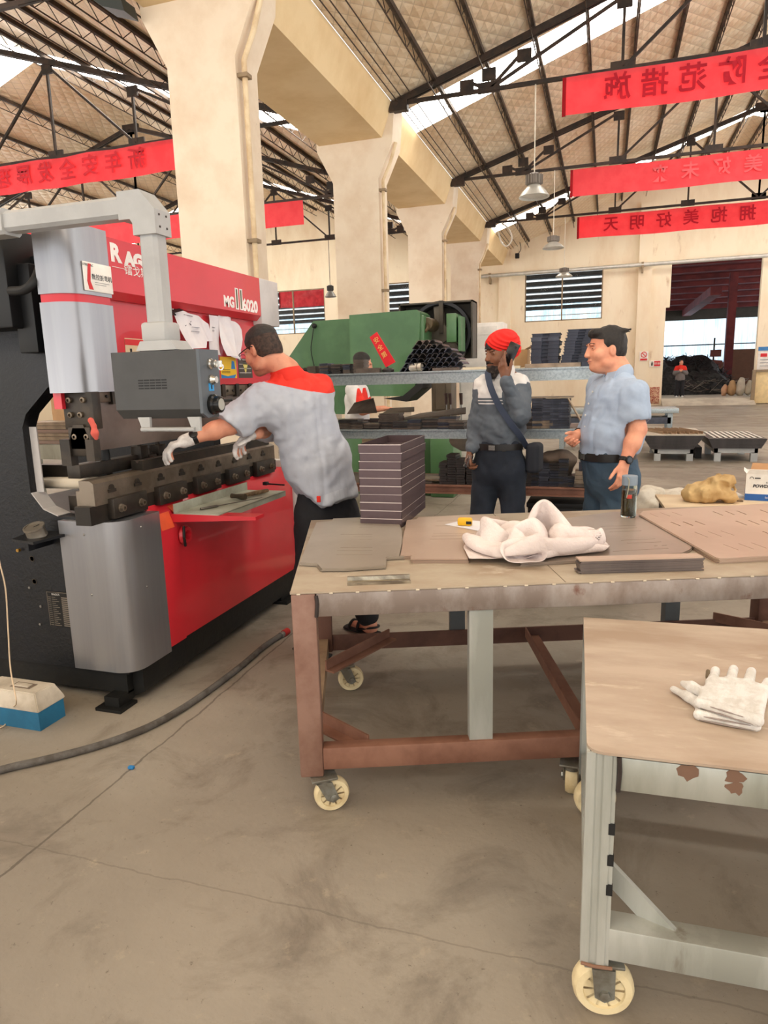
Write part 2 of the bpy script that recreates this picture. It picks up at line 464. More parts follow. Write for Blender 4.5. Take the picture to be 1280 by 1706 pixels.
# ---- concrete floor with joints
def floor_material():
    mt = bpy.data.materials.new('concrete_floor'); mt.use_nodes = True; nt = mt.node_tree; N = nt.nodes; L = nt.links
    b = N['Principled BSDF']; tc = N.new('ShaderNodeTexCoord')
    def noise(s, d, rough=.62, dist=0):
        n = N.new('ShaderNodeTexNoise'); n.inputs['Scale'].default_value = s; n.inputs['Detail'].default_value = d; n.inputs['Roughness'].default_value = rough
        n.inputs['Distortion'].default_value = dist
        L.new(tc.outputs['Object'], n.inputs['Vector']); return n.outputs['Fac']
    def rng(x, a, z, t0=0, t1=1):
        q = N.new('ShaderNodeMapRange'); q.inputs[1].default_value = a; q.inputs[2].default_value = z; q.inputs[3].default_value = t0; q.inputs[4].default_value = t1
        L.new(x, q.inputs[0]); return q.outputs[0]
    def mix(f, a, c):
        x = N.new('ShaderNodeMix'); x.data_type = 'RGBA'; L.new(f, x.inputs['Factor'])
        if isinstance(a, tuple): x.inputs[6].default_value = lin(a) + (1,)
        else: L.new(a, x.inputs[6])
        x.inputs[7].default_value = lin(c) + (1,); return x.outputs[2]
    def math_(op, a, bb=None):
        m = N.new('ShaderNodeMath'); m.operation = op
        for i, v in enumerate((a, bb)):
            if v is None: continue
            if isinstance(v, (int, float)): m.inputs[i].default_value = v
            else: L.new(v, m.inputs[i])
        return m.outputs[0]
    c = mix(rng(noise(.55, 8), .38, .66), (152, 143, 130), (128, 119, 108))
    c = mix(rng(noise(2.3, 8, .7, .6), .5, .72), c, (104, 95, 84))
    c = mix(rng(noise(9, 6, .7), .6, .78), c, (166, 153, 134))
    c = mix(rng(noise(46, 4, .8), .62, .74), c, (90, 80, 70))
    sep = N.new('ShaderNodeSeparateXYZ'); L.new(tc.outputs['Object'], sep.inputs[0])
    wob = math_('MULTIPLY', math_('SUBTRACT', noise(5, 4), .5), .05)
    def joint(axis, at0, period, w):
        v = math_('ADD', math_('SUBTRACT', sep.outputs[axis], at0), wob)
        v = math_('ABSOLUTE', math_('SUBTRACT', math_('FRACT', math_('ADD', math_('DIVIDE', v, period), .5)), .5))
        return math_('LESS_THAN', v, w / period)
    j = math_('MAXIMUM', joint(0, -1.72, 4.6, .005), math_('MULTIPLY', joint(1, 1.52, 5.2, .003), .45))
    c = mix(math_('MULTIPLY', j, .6), c, (62, 52, 44))
    L.new(c, b.inputs['Base Color'])
    L.new(rng(noise(1.1, 6), .3, .75, .38, .7), b.inputs['Roughness'])
    bp = N.new('ShaderNodeBump'); bp.inputs['Strength'].default_value = .15; bp.inputs['Distance'].default_value = .01
    L.new(noise(30, 6), bp.inputs['Height']); L.new(bp.outputs[0], b.inputs['Normal'])
    return mt
def foil_material():
    """quilted insulation foil held up by a diamond wire mesh"""
    mt = bpy.data.materials.new('roof_foil'); mt.use_nodes = True; nt = mt.node_tree; N = nt.nodes; L = nt.links
    b = N['Principled BSDF']; tc = N.new('ShaderNodeTexCoord'); sep = N.new('ShaderNodeSeparateXYZ'); L.new(tc.outputs['Object'], sep.inputs[0])
    def m(op, a, bb=None):
        q = N.new('ShaderNodeMath'); q.operation = op
        for i, v in enumerate((a, bb)):
            if v is None: continue
            if isinstance(v, (int, float)): q.inputs[i].default_value = v
            else: L.new(v, q.inputs[i])
        return q.outputs[0]
    x, y = sep.outputs[0], sep.outputs[1]
    def tri(e): return m('MULTIPLY', m('ABSOLUTE', m('SUBTRACT', m('FRACT', e), .5)), 2)
    d1 = tri(m('MULTIPLY', m('ADD', x, m('MULTIPLY', y, .55)), 3.8)); d2 = tri(m('MULTIPLY', m('SUBTRACT', x, m('MULTIPLY', y, .55)), 3.8))
    puff = m('MINIMUM', d1, d2)
    line = m('LESS_THAN', puff, .07)
    n = N.new('ShaderNodeTexNoise'); n.inputs['Scale'].default_value = .9; n.inputs['Detail'].default_value = 7; L.new(tc.outputs['Object'], n.inputs['Vector'])
    r = N.new('ShaderNodeValToRGB'); r.color_ramp.elements[0].position = .35; r.color_ramp.elements[1].position = .7
    r.color_ramp.elements[0].color = lin((240, 222, 194)) + (1,); r.color_ramp.elements[1].color = lin((222, 194, 158)) + (1,)
    L.new(n.outputs['Fac'], r.inputs[0])
    mx = N.new('ShaderNodeMix'); mx.data_type = 'RGBA'; L.new(m('MULTIPLY', line, .28), mx.inputs['Factor']); L.new(r.outputs[0], mx.inputs[6]); mx.inputs[7].default_value = lin((110, 82, 58)) + (1,)
    L.new(mx.outputs[2], b.inputs['Base Color'])
    b.inputs['Roughness'].default_value = .42; b.inputs['Metallic'].default_value = .1
    n2 = N.new('ShaderNodeTexNoise'); n2.inputs['Scale'].default_value = 7; n2.inputs['Detail'].default_value = 3; L.new(tc.outputs['Object'], n2.inputs['Vector'])
    bp = N.new('ShaderNodeBump'); bp.inputs['Strength'].default_value = .4; bp.inputs['Distance'].default_value = .05
    L.new(m('ADD', puff, m('MULTIPLY', n2.outputs['Fac'], 1.2)), bp.inputs['Height']); L.new(bp.outputs[0], b.inputs['Normal'])
    return mt
FLOOR = floor_material(); FOIL = foil_material()
ROOFLIGHT = M('roof_light_sheet', (255, 250, 240), .6, emit=SKY_EMIT)
# ================================================================ setting: floor, walls
def struct(name, mb, mat, **k):
    o = mb.build(name, mat, base=False, **k); o['kind'] = 'structure'; return o
struct('floor', MB().box(-25.5, 14.6, -7, 33.7, -.2, 0), FLOOR)
EAVE_R, RIDGE_R, EAVE_RR = (-4.5, 7.22), (4.7, 10.39), (13.9, 7.22)
EAVE_L, RIDGE_L, EAVE_LL = (-6.3, 7.22), (-15.5, 10.39), (-24.7, 7.22)
WY0, WY1 = 33.4, 33.7
wl = MB()
HOLES = [(-3.72, -.27, 3.91, 6.19), (2.4, 6.1, 0, 4.25), (2.56, 6.1, 4.25, 6.15), (-10.9, -7.4, 3.91, 6.1), (-17.2, -13.75, 3.91, 6.1), (-23, -19.5, 3.91, 6.1), (8.2, 11.6, 3.91, 6.19)]
wall_grid(wl, -25.2, 14.4, 0, 7.22, HOLES, WY0, WY1)
wl.prism([(-4.5, WY0, 7.22), (4.7, WY0, 10.5), (13.9, WY0, 7.22)], (0, .3, 0))
wl.prism([(-24.7, WY0, 7.22), (-15.5, WY0, 10.5), (-6.3, WY0, 7.22)], (0, .3, 0))
struct('wall_back', wl, PLASTER)
for i, x in enumerate((1.2, 6.95, -4.9)):
    struct('trim_%d' % (i + 1), MB().box(x, x + .55, 33.18, 33.4, 0, (8.6, 8.6, 6.0)[i]), PLASTER)
lw = MB()
wall_grid(lw, -7, 33.4, 0, 7.22, [(-6 + 6.1 * k, -1.2 + 6.1 * k, 1.0, 6.9) for k in range(7)], 0, .3)
lw.v = [(-25.2 + v[1], v[0], v[2]) for v in lw.v]
struct('wall_left', lw, PLASTER)
# windows of the back wall: steel frame, glazing bars; glass
FRAME = M('window_frame_steel', (150, 130, 104), .6, .3)
GLASS = M('window_glass', (240, 246, 246), .03, trans=1.0, ior=1.1)
for i, (x0, x1, z0, z1) in enumerate([HOLES[0]] + HOLES[3:6]):
    w = struct_root('window_%d' % (i + 1), (x0, WY0, z0))
    f = MB(); t = .05
    f.box(x0, x0 + t, 33.42, 33.5, z0, z1).box(x1 - t, x1, 33.42, 33.5, z0, z1).box(x0, x1, 33.42, 33.5, z0, z0 + t).box(x0, x1, 33.42, 33.5, z1 - t, z1)
    xm = (x0 + x1) / 2 - .05
    f.box(xm - .03, xm + .03, 33.42, 33.5, z0, z1).box(x0, x1, 33.43, 33.48, z0 + .24, z0 + .27)
    f.build('window_frame', FRAME, w)
    MB().box(x0, x1, 33.45, 33.456, z0, z1).build('window_pane', GLASS, w)
# ---- columns with flared heads, gutter beam
for i, y in enumerate((2.9, 9.0, 15.1, 21.2, 27.3)):
    c = MB().prism([(-5.9, y, 0), (-4.85, y, 0), (-4.85, y, 5.75), (-4.52, y, 6.42), (-4.45, y, 7.18), (-6.3, y, 7.18), (-6.25, y, 6.42), (-5.9, y, 5.75)], (0, .62, 0))
    o = c.build('column', PLASTER2, base=False); o['kind'] = 'structure'
    if i == 0: o.location.y -= 0.0
struct('gutter_beam', MB().prism([(-6.2, -6, 6.55), (-4.74, -6, 6.55), (-4.5, -6, 7.2), (-6.4, -6, 7.2)], (0, 39.4, 0)), BEAMP)
# ---- roof: foil slopes between translucent roof-light strips
SKY = [(-8.6, -7.5), (3.7, 4.8), (15.8, 17.1), (28.4, 29.4)]
ys = [-13] + [v for p in SKY for v in p] + [33.4]
def slope_piece(a, b, y0, y1, th=.06):
    mb = MB(); return mb.prism([(a[0], y0, a[1]), (b[0], y0, b[1]), (b[0], y0, b[1] + th), (a[0], y0, a[1] + th)], (0, y1 - y0, 0))
for (a, b) in ((EAVE_R, RIDGE_R), (RIDGE_R, EAVE_RR), (EAVE_L, RIDGE_L), (RIDGE_L, EAVE_LL)):
    for y0, y1 in zip(ys[0::2], ys[1::2]): struct('ceiling', slope_piece(a, b, y0, y1), FOIL)
    for y0, y1 in SKY: struct('roof_light', slope_piece(a, b, y0, y1), ROOFLIGHT)
# ---- lattice purlins, one mesh copied along every slope
pm = MB()
pm.box(-.035, .035, -3, 33.3, -.09, 0); pm.box(-.01, .01, -3, 33.3, -.34, -.32)
y = -3.0; k = 0
while y < 33:
    a, b, c = (0, y, -.08), (0, y + .3, -.33), (0, y + .6, -.08)
    pm.beam(a, b, .013, .013); pm.beam(b, c, .013, .013)
    y += .6
pur = pm.build('roof_purlin', STEEL_DK, base=False, smooth=0); pur['kind'] = 'structure'
spots = []
for k in range(9):
    t = .95 + k * .985
    spots += [(-4.5 + t, 7.22 + .3446 * t), (13.9 - t, 7.22 + .3446 * t)]
    t = .9 + k * 1.35
    if t < 9: spots += [(-6.3 - t, 7.22 + .3446 * t), (-24.7 + t, 7.22 + .3446 * t)]
for i, (x, z) in enumerate(spots):
    o = pur if i == 0 else pur.copy()
    if i: COL.objects.link(o)
    o.location = (x, 0, z - .01)
# ---- roof trusses on the columns' lines
TRUSS = M('truss_steel', (46, 40, 37), .55, .3, (66, 52, 44), 5)
def truss(y, x0, xr, x1):
    mb = MB(); z0 = 7.16; sl = .3446
    top = lambda x: 7.22 + sl * (min(x - x0, x1 - x)) - .4
    for s in (-.05, .05): 
        mb.beam((x0 + .1, y + s, 6.95 + .22), (xr, y + s, top(xr)), .05, .12); mb.beam((x1 - .1, y + s, 7.17), (xr, y + s, top(xr)), .05, .12)
    mb.beam((x0, y, z0), (x1, y, z0 - .02), .07, .07)
    half = [(2.05, 1.6), (2.05, 2.75), (2.05, 4.6), (4.6, 4.6), (4.6, 7.0), (7.0, 7.0), (9.2, 9.2), (9.2, 7.0)]
    for a, b in half:
        for f in (lambda v: x0 + v, lambda v: x1 - v):
            mb.beam((f(a), y, z0), (f(b), y, top(f(b))), .055, .055)
    for v in (2.05, 4.6, 7.0, 9.2):
        for f in (lambda v: x0 + v, lambda v: x1 - v):
            mb.box(f(v) - .22, f(v) + .22, y - .02, y + .02, z0 - .06, z0 + .14)
            mb.box(f(v) - .14, f(v) + .14, y - .03, y + .03, top(f(v)) - .2, top(f(v)) + .02)
    for v in (1.6, 2.75):
        for f in (lambda v: x0 + v, lambda v: x1 - v): mb.box(f(v) - .14, f(v) + .14, y - .03, y + .03, top(f(v)) - .2, top(f(v)) + .02)
    mb.box(x0 - .05, x0 + .35, y - .08, y + .08, 7.0, 7.2); mb.box(x1 - .35, x1 + .05, y - .08, y + .08, 7.0, 7.2)
    mb.box(xr - .3, xr + .3, y - .05, y + .05, top(xr) - .15, top(xr) + .1)
    o = mb.build('roof_truss', TRUSS, base=False, smooth=0); o['kind'] = 'structure'
for y in (9.3, 15.1, 21.2, 27.3):
    truss(y, -4.5, 4.7, 13.9); truss(y, -24.7, -15.5, -6.3)
# diagonal wind bracing under the right-hand roof
for a, b in (((-3.9, 9.4, 7.25), (-3.9, 15, 7.25)),):
    pass
cab = MB()
for dx, dz in ((0, 0), (.12, .03), (.3, .1)):
    cab.tube([(-4.36 + dx, -3, 7.2 + dz), (-4.36 + dx, 15, 7.18 + dz), (-4.36 + dx, 33.3, 7.2 + dz)], .012, 6)
tag(cab.build('trim_9', STEEL_DK, base=False), kind='structure')
# ================================================================ shed seen through the doorway and windows
RUSTRED = M('red_oxide_deck', (112, 42, 42), .7, 0, (88, 30, 34), 1.5)
POLY = M('corrugated_translucent_sheet', (206, 226, 240), .5, 0, (178, 206, 230), 2, stretch=(1, 1, .2), transl=.8)
BRICKY = M('dim_brick', (120, 92, 76), .9, 0, (96, 72, 60), 5)
struct('shed_floor', MB().box(-30, 30, 33.72, 52, -.2, .28).box(2.4, 6.1, 33.4, 33.72, .005, .28).prism([(2.4, 33.4, 0), (2.4, 32.6, 0.0), (2.4, 33.4, .28)], (3.7, 0, 0)), M('shed_concrete', (196, 188, 172), .6, 0, (170, 160, 146), 1.4))
struct('shed_wall_low', MB().box(-30, 30, 50, 50.2, .28, 2.0), BRICKY)
cor = MB(); pts = []
x = -30.0
while x < 30:
    pts += [(x, 50.05), (x + .12, 50.05), (x + .17, 50.0), (x + .27, 50.0)]; x += .32
cor.add([(a, b, z) for a, b in pts for z in (2.0, 4.75 if a > 1.2 else 6.5)], [(2 * i, 2 * i + 2, 2 * i + 3, 2 * i + 1) for i in range(len(pts) - 1)])
struct('shed_wall_sheet', cor, POLY, smooth=0)
struct('shed_wall_upper', MB().box(1.3, 30, 50, 50.1, 4.75, 6.4), M('shed_cladding', (74, 72, 68), .8))
deck = MB()
for k in range(14):
    y0 = 33.8 + k * 1.2; z = 8.4 - (y0 - 33.8) * .19
    deck.box(1.2, 12, y0, y0 + 1.12, z - .05, z); deck.box(1.2, 12, y0 + 1.05, y0 + 1.2, z - .3, z)
struct('shed_roof_deck', deck, RUSTRED)
DKB = M('shed_purlin', (58, 52, 48), .7)
lt = MB(); dkm = MB()
for k in range(12):
    y0 = 33.8 + k * 1.35; z = 8.6 - (y0 - 33.8) * .17
    lt.box(-30, 1.1, y0, y0 + 1.3, z, z + .03); dkm.box(-30, 1.1, y0 + .3, y0 + .85, z - .24, z - .02)
struct('shed_purlin', dkm, DKB)
struct('shed_beam', MB().box(4.6, 5.1, 37, 50, 5.0, 5.4).box(6.15, 6.55, 42, 42.4, .28, 6.6), RUSTRED)
struct('shed_rail', MB().box(2, 9, 49.8, 49.9, 3.1, 3.17), DKB)
struct('shed_door', MB().box(6.9, 9, 47, 47.1, .28, 2.7), M('brown_door', (104, 70, 52), .7))
# ================================================================ wall pipe, signs, lamps, banners
pipe = thing('overhead_pipe', 'long silver pipe running across the cream back wall above window and doorway', 'pipe', (-5.8, 33.1, 6.0))
MB().cyl((-5.9, 33.06, 6.05), (10, 33.06, 6.08), .085, n=16).build('pipe_run', M('pipe_silver', (206, 204, 196), .4, .5), pipe)
for x in (-5.3, 1.35, 7.2):
    MB().box(x - .04, x + .04, 33.0, 33.4, 5.72, 5.95).box(x - .05, x + .05, 32.98, 33.18, 5.94, 6.17).build('bracket', FRAME, pipe)
PIPEC = M('downpipe_cream', (222, 200, 164), .6, 0, (200, 172, 134), 3)
for y, lab in ((9.0, 'cream downpipe on the nearest thick column'), (15.1, 'cream downpipe on the column behind the green machine'), (21.2, 'thin cream downpipe on the third column back'), (27.3, 'thin cream downpipe on the farthest free column')):
    p = thing('downpipe', lab, 'pipe', (-4.76, y, 0))
    MB().tube([(-4.77, y + .1, 0), (-4.77, y + .1, 5.72), (-4.6, y + .1, 6.05), (-4.46, y + .1, 6.45)], .038, 10).build('pipe_run', PIPEC, p)
    for z in (1.2, 3.4, 5.5): MB().box(-4.86, -4.7, y + .03, y + .17, z, z + .05).build('clamp', FRAME, p)
def sign(name, label, px0, py0, px1, py1, Y, mat, cat='sign', th=.03):
    a = at(px0, py0, Y=Y); b = at(px1, py1, Y=Y)
    r = thing(name, label, cat, ((a.x + b.x) / 2, Y, b.z))
    MB().box(a.x, b.x, Y - th, Y, b.z, a.z, .006).build('board', mat, r)
    return r, a, b
SIGNRED = M('sign_red', (214, 40, 46), .5); SIGNW = M('sign_white', (244, 240, 232), .5)
r, a, b = sign('no_smoking_sign', 'small white sign with a red crossed circle on the wall left of the doorway', 1066, 586, 1080, 601, 33.18, SIGNW)
c0 = Vector(((a.x + b.x) / 2, 33.14, b.z + .27)); rg = MB()
rg.lathe(c0, (0, -1, 0), [(.10, 0), (.13, 0), (.13, .01), (.10, .01), (.10, 0)], 20); rg.beam(c0 + Vector((-.08, -.005, .08)), c0 + Vector((.08, -.005, -.08)), .02, .03)
rg.box(a.x + .04, b.x - .04, 33.13, 33.145, b.z + .02, b.z + .1).build('red_mark', SIGNRED, r)
r, a, b = sign('fire_point_sign', 'long white and red fire extinguisher sign beside the doorway', 1082, 601, 1101, 611, 33.4, SIGNW)
xm = a.x + (b.x - a.x) * .42
MB().box(xm, b.x - .02, 33.355, 33.37, b.z + .03, a.z - .02).build('red_panel', SIGNRED, r)
MB().lathe((a.x + .12, 33.36, b.z + .06), (0, 0, 1), [(.03, 0), (.03, .1), (.015, .14), (.015, .18)], 10).build('extinguisher_symbol', BLACK, r)
text('lettering', '消防器材', .11, SIGNW, ((xm + b.x) / 2, 33.35, (a.z + b.z) / 2), (1, 0, 0), (0, 0, 1), r, wid=.9)
TILE = M('patterned_tile', (206, 168, 136), .5, 0, (150, 72, 58), 22, .45, .55)
sign('tile_panel', 'small red patterned tile panel at the foot of the wall left of the doorway', 1083, 645, 1098, 672, 33.4, TILE, 'tile panel')
r, a, b = sign('notice_board', 'blue headed white notice board on the wall right of the doorway', 1264, 578, 1300, 615, 33.4, SIGNW, 'notice board')
MB().box(a.x, b.x, 33.35, 33.37, a.z - .16, a.z).build('blue_header', M('notice_blue', (58, 128, 190), .5), r)
MB().box(a.x + .1, a.x + .35, 33.35, 33.37, a.z - .42, a.z - .28).build('red_badge', SIGNRED, r)
for k in range(3): MB().box(a.x + .1, b.x - .2, 33.355, 33.37, a.z - .55 - .13 * k, a.z - .53 - .13 * k).build('printed_line', M('print_grey', (120, 124, 130), .6), r)
r, a, b = sign('display_board', 'cream framed board standing against the wall right of the doorway', 1259, 620, 1310, 671, 33.2, M('board_cream', (240, 214, 160), .6), 'board')
MB().box(a.x - .12, a.x + .02, 33.1, 33.22, 0, a.z + .1).box(a.x, b.x, 33.1, 33.22, a.z, a.z + .1).build('board_frame', FRAME, r)
# ---- high bay lamps
LAMPG = M('lamp_reflector', (206, 204, 196), .35, .3); LAMPF = M('lamp_finned_body', (120, 112, 104), .45, .6)
def lamp(px, pytop, pybot, Y, ztie, label, dark=False, w=.31):
    b = at(px, pybot, Y=Y); t = at(px, pytop, Y=Y)
    r = thing('high_bay_lamp', label, 'lamp', (b.x, Y, b.z), group='high bay lamps')
    h = t.z - b.z; fin = MB()
    fin.lathe((b.x, Y, b.z + h * .5), (0, 0, 1), [(w * .42, 0), (w * .5, .02), (w * .5, h * .42), (w * .3, h * .5)], 20)
    for k in range(14):
        q = 2 * PI * k / 14; fin.box(b.x + w * .52 * math.cos(q) - .012, b.x + w * .52 * math.cos(q) + .012, Y + w * .52 * math.sin(q) - .012, Y + w * .52 * math.sin(q) + .012, b.z + h * .55, b.z + h * .93)
    fin.build('heat_sink', M('dark_lamp', (60, 58, 55), .5) if dark else LAMPF, r)
    MB().lathe((b.x, Y, b.z), (0, 0, 1), [(w * .97, 0), (w, .01), (w * .8, h * .22), (w * .4, h * .5), (w * .38, h * .5), (w * .76, h * .21), (w * .97, 0)], 28).build('reflector', M('grey_lamp', (150, 150, 148), .4, .4) if dark else LAMPG, r)
    MB().lathe((b.x, Y, b.z + h * .1), (0, 0, 1), [(w * .86, 0), (w * .86, .01)], 24).build('lens', WHITE, r)
    MB().cyl((b.x, Y, t.z - .02), (b.x, Y, ztie), .012, n=8).build('rod', STEEL_DK if dark else M('rod_white', (224, 214, 196), .5), r)
lamp(890, 289, 329, 15.1, 7.15, 'largest grey high bay lamp, hanging nearest under the right roof')
lamp(922, 393, 414, 21.2, 7.15, 'middle high bay lamp on a pale rod between column row and banners')
lamp(940, 446, 461, 27.3, 7.15, 'small high bay lamp in front of the louvred window')
lamp(551, 475, 495, 27.3, 7.15, 'dark high bay lamp hanging left of the second column', True, .24)
# ---- red banners, lettering showing through from the far side
def banner(x0, x1, y, z0, z1, label, chars, cx0, pitch, size, ink=RED_T, sag=.05):
    r = thing('red_banner', label, 'banner', ((x0 + x1) / 2, y, z0), group='red slogan banners')
    n = 40; vs = []; fs = []; th = .006
    f = lambda u, v: (x0 + (x1 - x0) * u, y - .07 + .025 * math.sin(9 * u + 3 * v) * (1 - v) + .012 * math.sin(31 * u + 5 * v), z0 + (z1 - z0) * v - sag * 4 * u * (1 - u) * (1 - v * .6) + .012 * math.sin(23 * u))
    m = 6
    for s in (0, th):
        for i in range(n + 1):
            for j in range(m + 1):
                p = f(i / n, j / m); vs.append((p[0], p[1] + s, p[2]))
    o = (n + 1) * (m + 1); q = lambda i, j: i * (m + 1) + j
    for i in range(n):
        for j in range(m):
            fs += [(q(i, j), q(i + 1, j), q(i + 1, j + 1), q(i, j + 1)), (o + q(i, j + 1), o + q(i + 1, j + 1), o + q(i + 1, j), o + q(i, j))]
    MB().add(vs, fs).build('cloth', RED_B, r)
    MB().box(x0 - .02, x0 + .05, y - .085, y - .06, z0 - .02, z1).build('hem', RED_HEM, r)
    if chars:
        for k, ch in enumerate(chars):
            cx = cx0 + pitch * k; u = (cx - x0) / (x1 - x0)
            p = f(u, .5)
            text('lettering', ch, size, ink, (cx, y - .12, p[2]), (-1, 0, 0), (0, 0, 1), r, depth=.002, bold=.008)
FAINT = M('banner_ink_faint', (234, 76, 90), .8, transl=.5)
PALE = M('banner_ink_pale', (255, 136, 142), .8, transl=.5)
banner(-.98, 9.2, 15.1, 6.46, 7.13, 'nearest red banner under the right roof, with large mirrored characters', '施措范防全安', .02, .66, .5)
banner(-1.12, 10.5, 21.2, 6.36, 7.06, 'middle red banner under the right roof, faded with pale patches', '来未好美', 1.2, .75, .45, PALE)
banner(-1.17, 10.5, 27.3, 6.33, 7.06, 'farthest red banner under the right roof, in front of the gable wall', '天明好美抱拥', -.02, .88, .52)
banner(-16.4, -9.6, 15.1, 6.47, 7.13, 'red banner left of the nearest column with faint mirrored characters', '理展发全安年新', -14.95, .68, .5, FAINT)
banner(-20.9, -9.3, 21.2, 6.38, 7.1, 'crumpled red banner behind the nearest column, ending above the grey end of the machine', '', 0, 1, .5)
banner(-19.5, -15.0, 40.1, 6.0, 7.42, 'red banner in the next shed, seen through the window left of the second column', '', 0, 1, .5, sag=.02)
# ================================================================ press brake
RED = M('machine_red', (204, 40, 52), .32, 0, (194, 34, 46), 1.5, coat=.3)
SILV = M('silver_cover', (160, 160, 163), .3, .8, (152, 152, 156), 2, stretch=(6, 6, .2))
NAVY = M('dark_navy_paint', (14, 16, 23), .45, 0, (10, 11, 14), 3, c3=(30, 27, 23), sc3=5, lo3=.66, hi3=.85, bump=.25, bsc=60)
PLINTH = M('oily_black_steel', (24, 24, 23), .55, .2, (40, 37, 31), 5, .5, .75, bump=.2, bsc=30)
GREYP = M('light_grey_paint', (192, 188, 186), .45)
DIE = M('oily_tool_steel', (136, 124, 110), .38, .65, (104, 92, 78), 4, rvar=.12)
DIED = M('blackened_steel', (54, 50, 46), .42, .6, (72, 64, 56), 6)
PUNCH = M('tool_steel_plate', (128, 116, 110), .4, .5, (110, 98, 92), 3)
SCREW = M('screw_steel', (150, 148, 144), .3, .8)
TRAYM = M('pale_grey_green', (178, 182, 168), .5, 0, (150, 150, 134), 4)
PX = -2.0
pb = thing('press_brake', 'red and silver press brake with dark side frame, filling the left of the hall', 'press brake', (-2.6, 3.3, 0))
def arcpts(cx, cy, r, a0, a1, n=8): return [(cx + r * math.cos(math.radians(a0 + (a1 - a0) * i / n)), cy + r * math.sin(math.radians(a0 + (a1 - a0) * i / n))) for i in range(n + 1)]
def ext_z(pts, z0, z1): return MB().prism([(x, y, z0) for x, y in pts], (0, 0, z1 - z0))
def side_frame(y0, y1, name='side_frame'):
    out = [(-2.12, .16), (-2.06, .16), (-2.06, .84), (-2.1, .9)]
    thr = [(-2.2, .895), (-2.36, .895), (-2.44, .925), (-2.5, 1.0), (-2.5, 1.30), (-2.47, 1.36), (-2.33, 1.475), (-2.1, 1.5)]
    top = [(-2.1, 1.98), (-2.3, 2.02), (-2.5, 2.02), (-3.5, 1.9), (-3.65, 1.5), (-3.65, .16)]
    return MB().prism([(x, y0, z) for x, z in out + thr + top], (0, y1 - y0, 0)).build(name, NAVY, pb)
side_frame(2.44, 2.52); side_frame(4.02, 4.1)
# pale inner edge strip of the throat of the far frame, lower plinth, foot
base = MB().box(-3.6, -2.09, 2.46, 4.12, .05, .2).prism([(-2.09, 2.5, .02), (-2.03, 2.5, .05), (-2.03, 2.5, .2), (-2.09, 2.5, .2)], (0, 1.68, 0))
base.build('plinth', PLINTH, pb)
MB().box(-2.2, -2.06, 2.36, 2.48, 0, .015).box(-2.17, -2.09, 2.39, 2.5, .015, .06).build('foot', PLINTH, pb)
MB().box(-2.25, -1.99, 3.95, 4.12, 0, .02).box(-2.2, -2.04, 3.97, 4.1, .02, .06).build('foot', PLINTH, pb)
MB().box(-3.3, -2.62, 2.52, 4.02, .2, .82).build('rear_body', NAVY, pb)
te = MB(); _t = [(-2.36, .897), (-2.44, .927), (-2.498, 1.0), (-2.498, 1.30)]
for p, q in zip(_t, _t[1:]): te.beam((p[0], 2.48, p[1]), (q[0], 2.48, q[1]), .078, .006)
te.build('throat_edge', GREYP, pb)
# lower silver cover
lc = [(-2.33, 2.405), (-2.1, 2.405)] + arcpts(-2.1, 2.505, .1, -90, 0)[1:] + [(-2.0, 2.692), (-2.33, 2.692)]
low = ext_z(lc, .178, .885).build('lower_side_cover', SILV, pb)
for px, py in ((140, 891), (153, 991)):
    p = at(px, py, Y=2.405); MB().lathe((p.x, 2.406, p.z), (0, -1, 0), [(.006, 0), (.006, .002), (.003, .005), (0, .005)], 10).build('screw', SCREW, low)
for px, py in ((235, 878), (245, 977)):
    p = at(px, py, X=-2.0); MB().lathe((-2.001, p.y, p.z), (1, 0, 0), [(.006, 0), (.006, .002), (.003, .005), (0, .005)], 10).build('screw', SCREW, low)
# upper silver cover with its red band
uc = [(-2.16, 2.27), (-2.1, 2.27)] + arcpts(-2.1, 2.37, .1, -90, 0)[1:] + [(-2.0, 2.507), (-2.16, 2.507)]
ext_z(uc, 1.45, 1.806).build('upper_side_cover', SILV, pb)
ui = [(-2.155, 2.275), (-2.1, 2.275)] + arcpts(-2.105, 2.375, .1, -90, 0)[1:] + [(-2.005, 2.5), (-2.155, 2.5)]
ext_z(ui, 1.80, 1.845).build('red_band', RED, pb)
ext_z(uc, 1.838, 2.105).build('upper_side_cover', SILV, pb)
# beam across the top, grey end box, ram
MB().prism([(PX, 2.507, 1.868), (PX, 2.507, 2.084), (-2.3, 2.507, 2.084), (-2.3, 2.507, 1.838), (-2.03, 2.507, 1.838)], (0, 1.335, 0)).build('top_beam', RED, pb)
MB().box(-2.3, PX + .004, 3.842, 4.08, 1.815, 2.086, .004).build('end_box', GREYP, pb)
ram = MB().box(-2.16, -2.055, 2.36, 4.06, 1.47, 1.86).box(-2.16, -2.045, 2.36, 4.06, 1.465, 1.5).build('ram', RED, pb)
for k in range(11):
    y = 2.38 + k * .152
    c = MB().box(-2.12, -2.05, y, y + .118, 1.405, 1.462, .004).build('tool_clamp', DIE, pb)
    MB().cyl((-2.05, y + .03, 1.43), (-2.044, y + .03, 1.43), .007, n=8).cyl((-2.05, y + .09, 1.43), (-2.044, y + .09, 1.43), .007, n=8).build('clamp_screw', DIED, c)
    if k < 10: MB().box(-2.12, -2.042, y + .118, y + .152, 1.395, 1.468).build('clamp_spacer', DIED, pb)
MB().prism([(-2.065, 2.36, 1.405), (-2.095, 2.36, 1.405), (-2.095, 2.36, 1.26), (-2.085, 2.36, 1.2), (-2.08, 2.36, 1.2), (-2.065, 2.36, 1.26)], (0, 1.7, 0)).build('punch', PUNCH, pb)
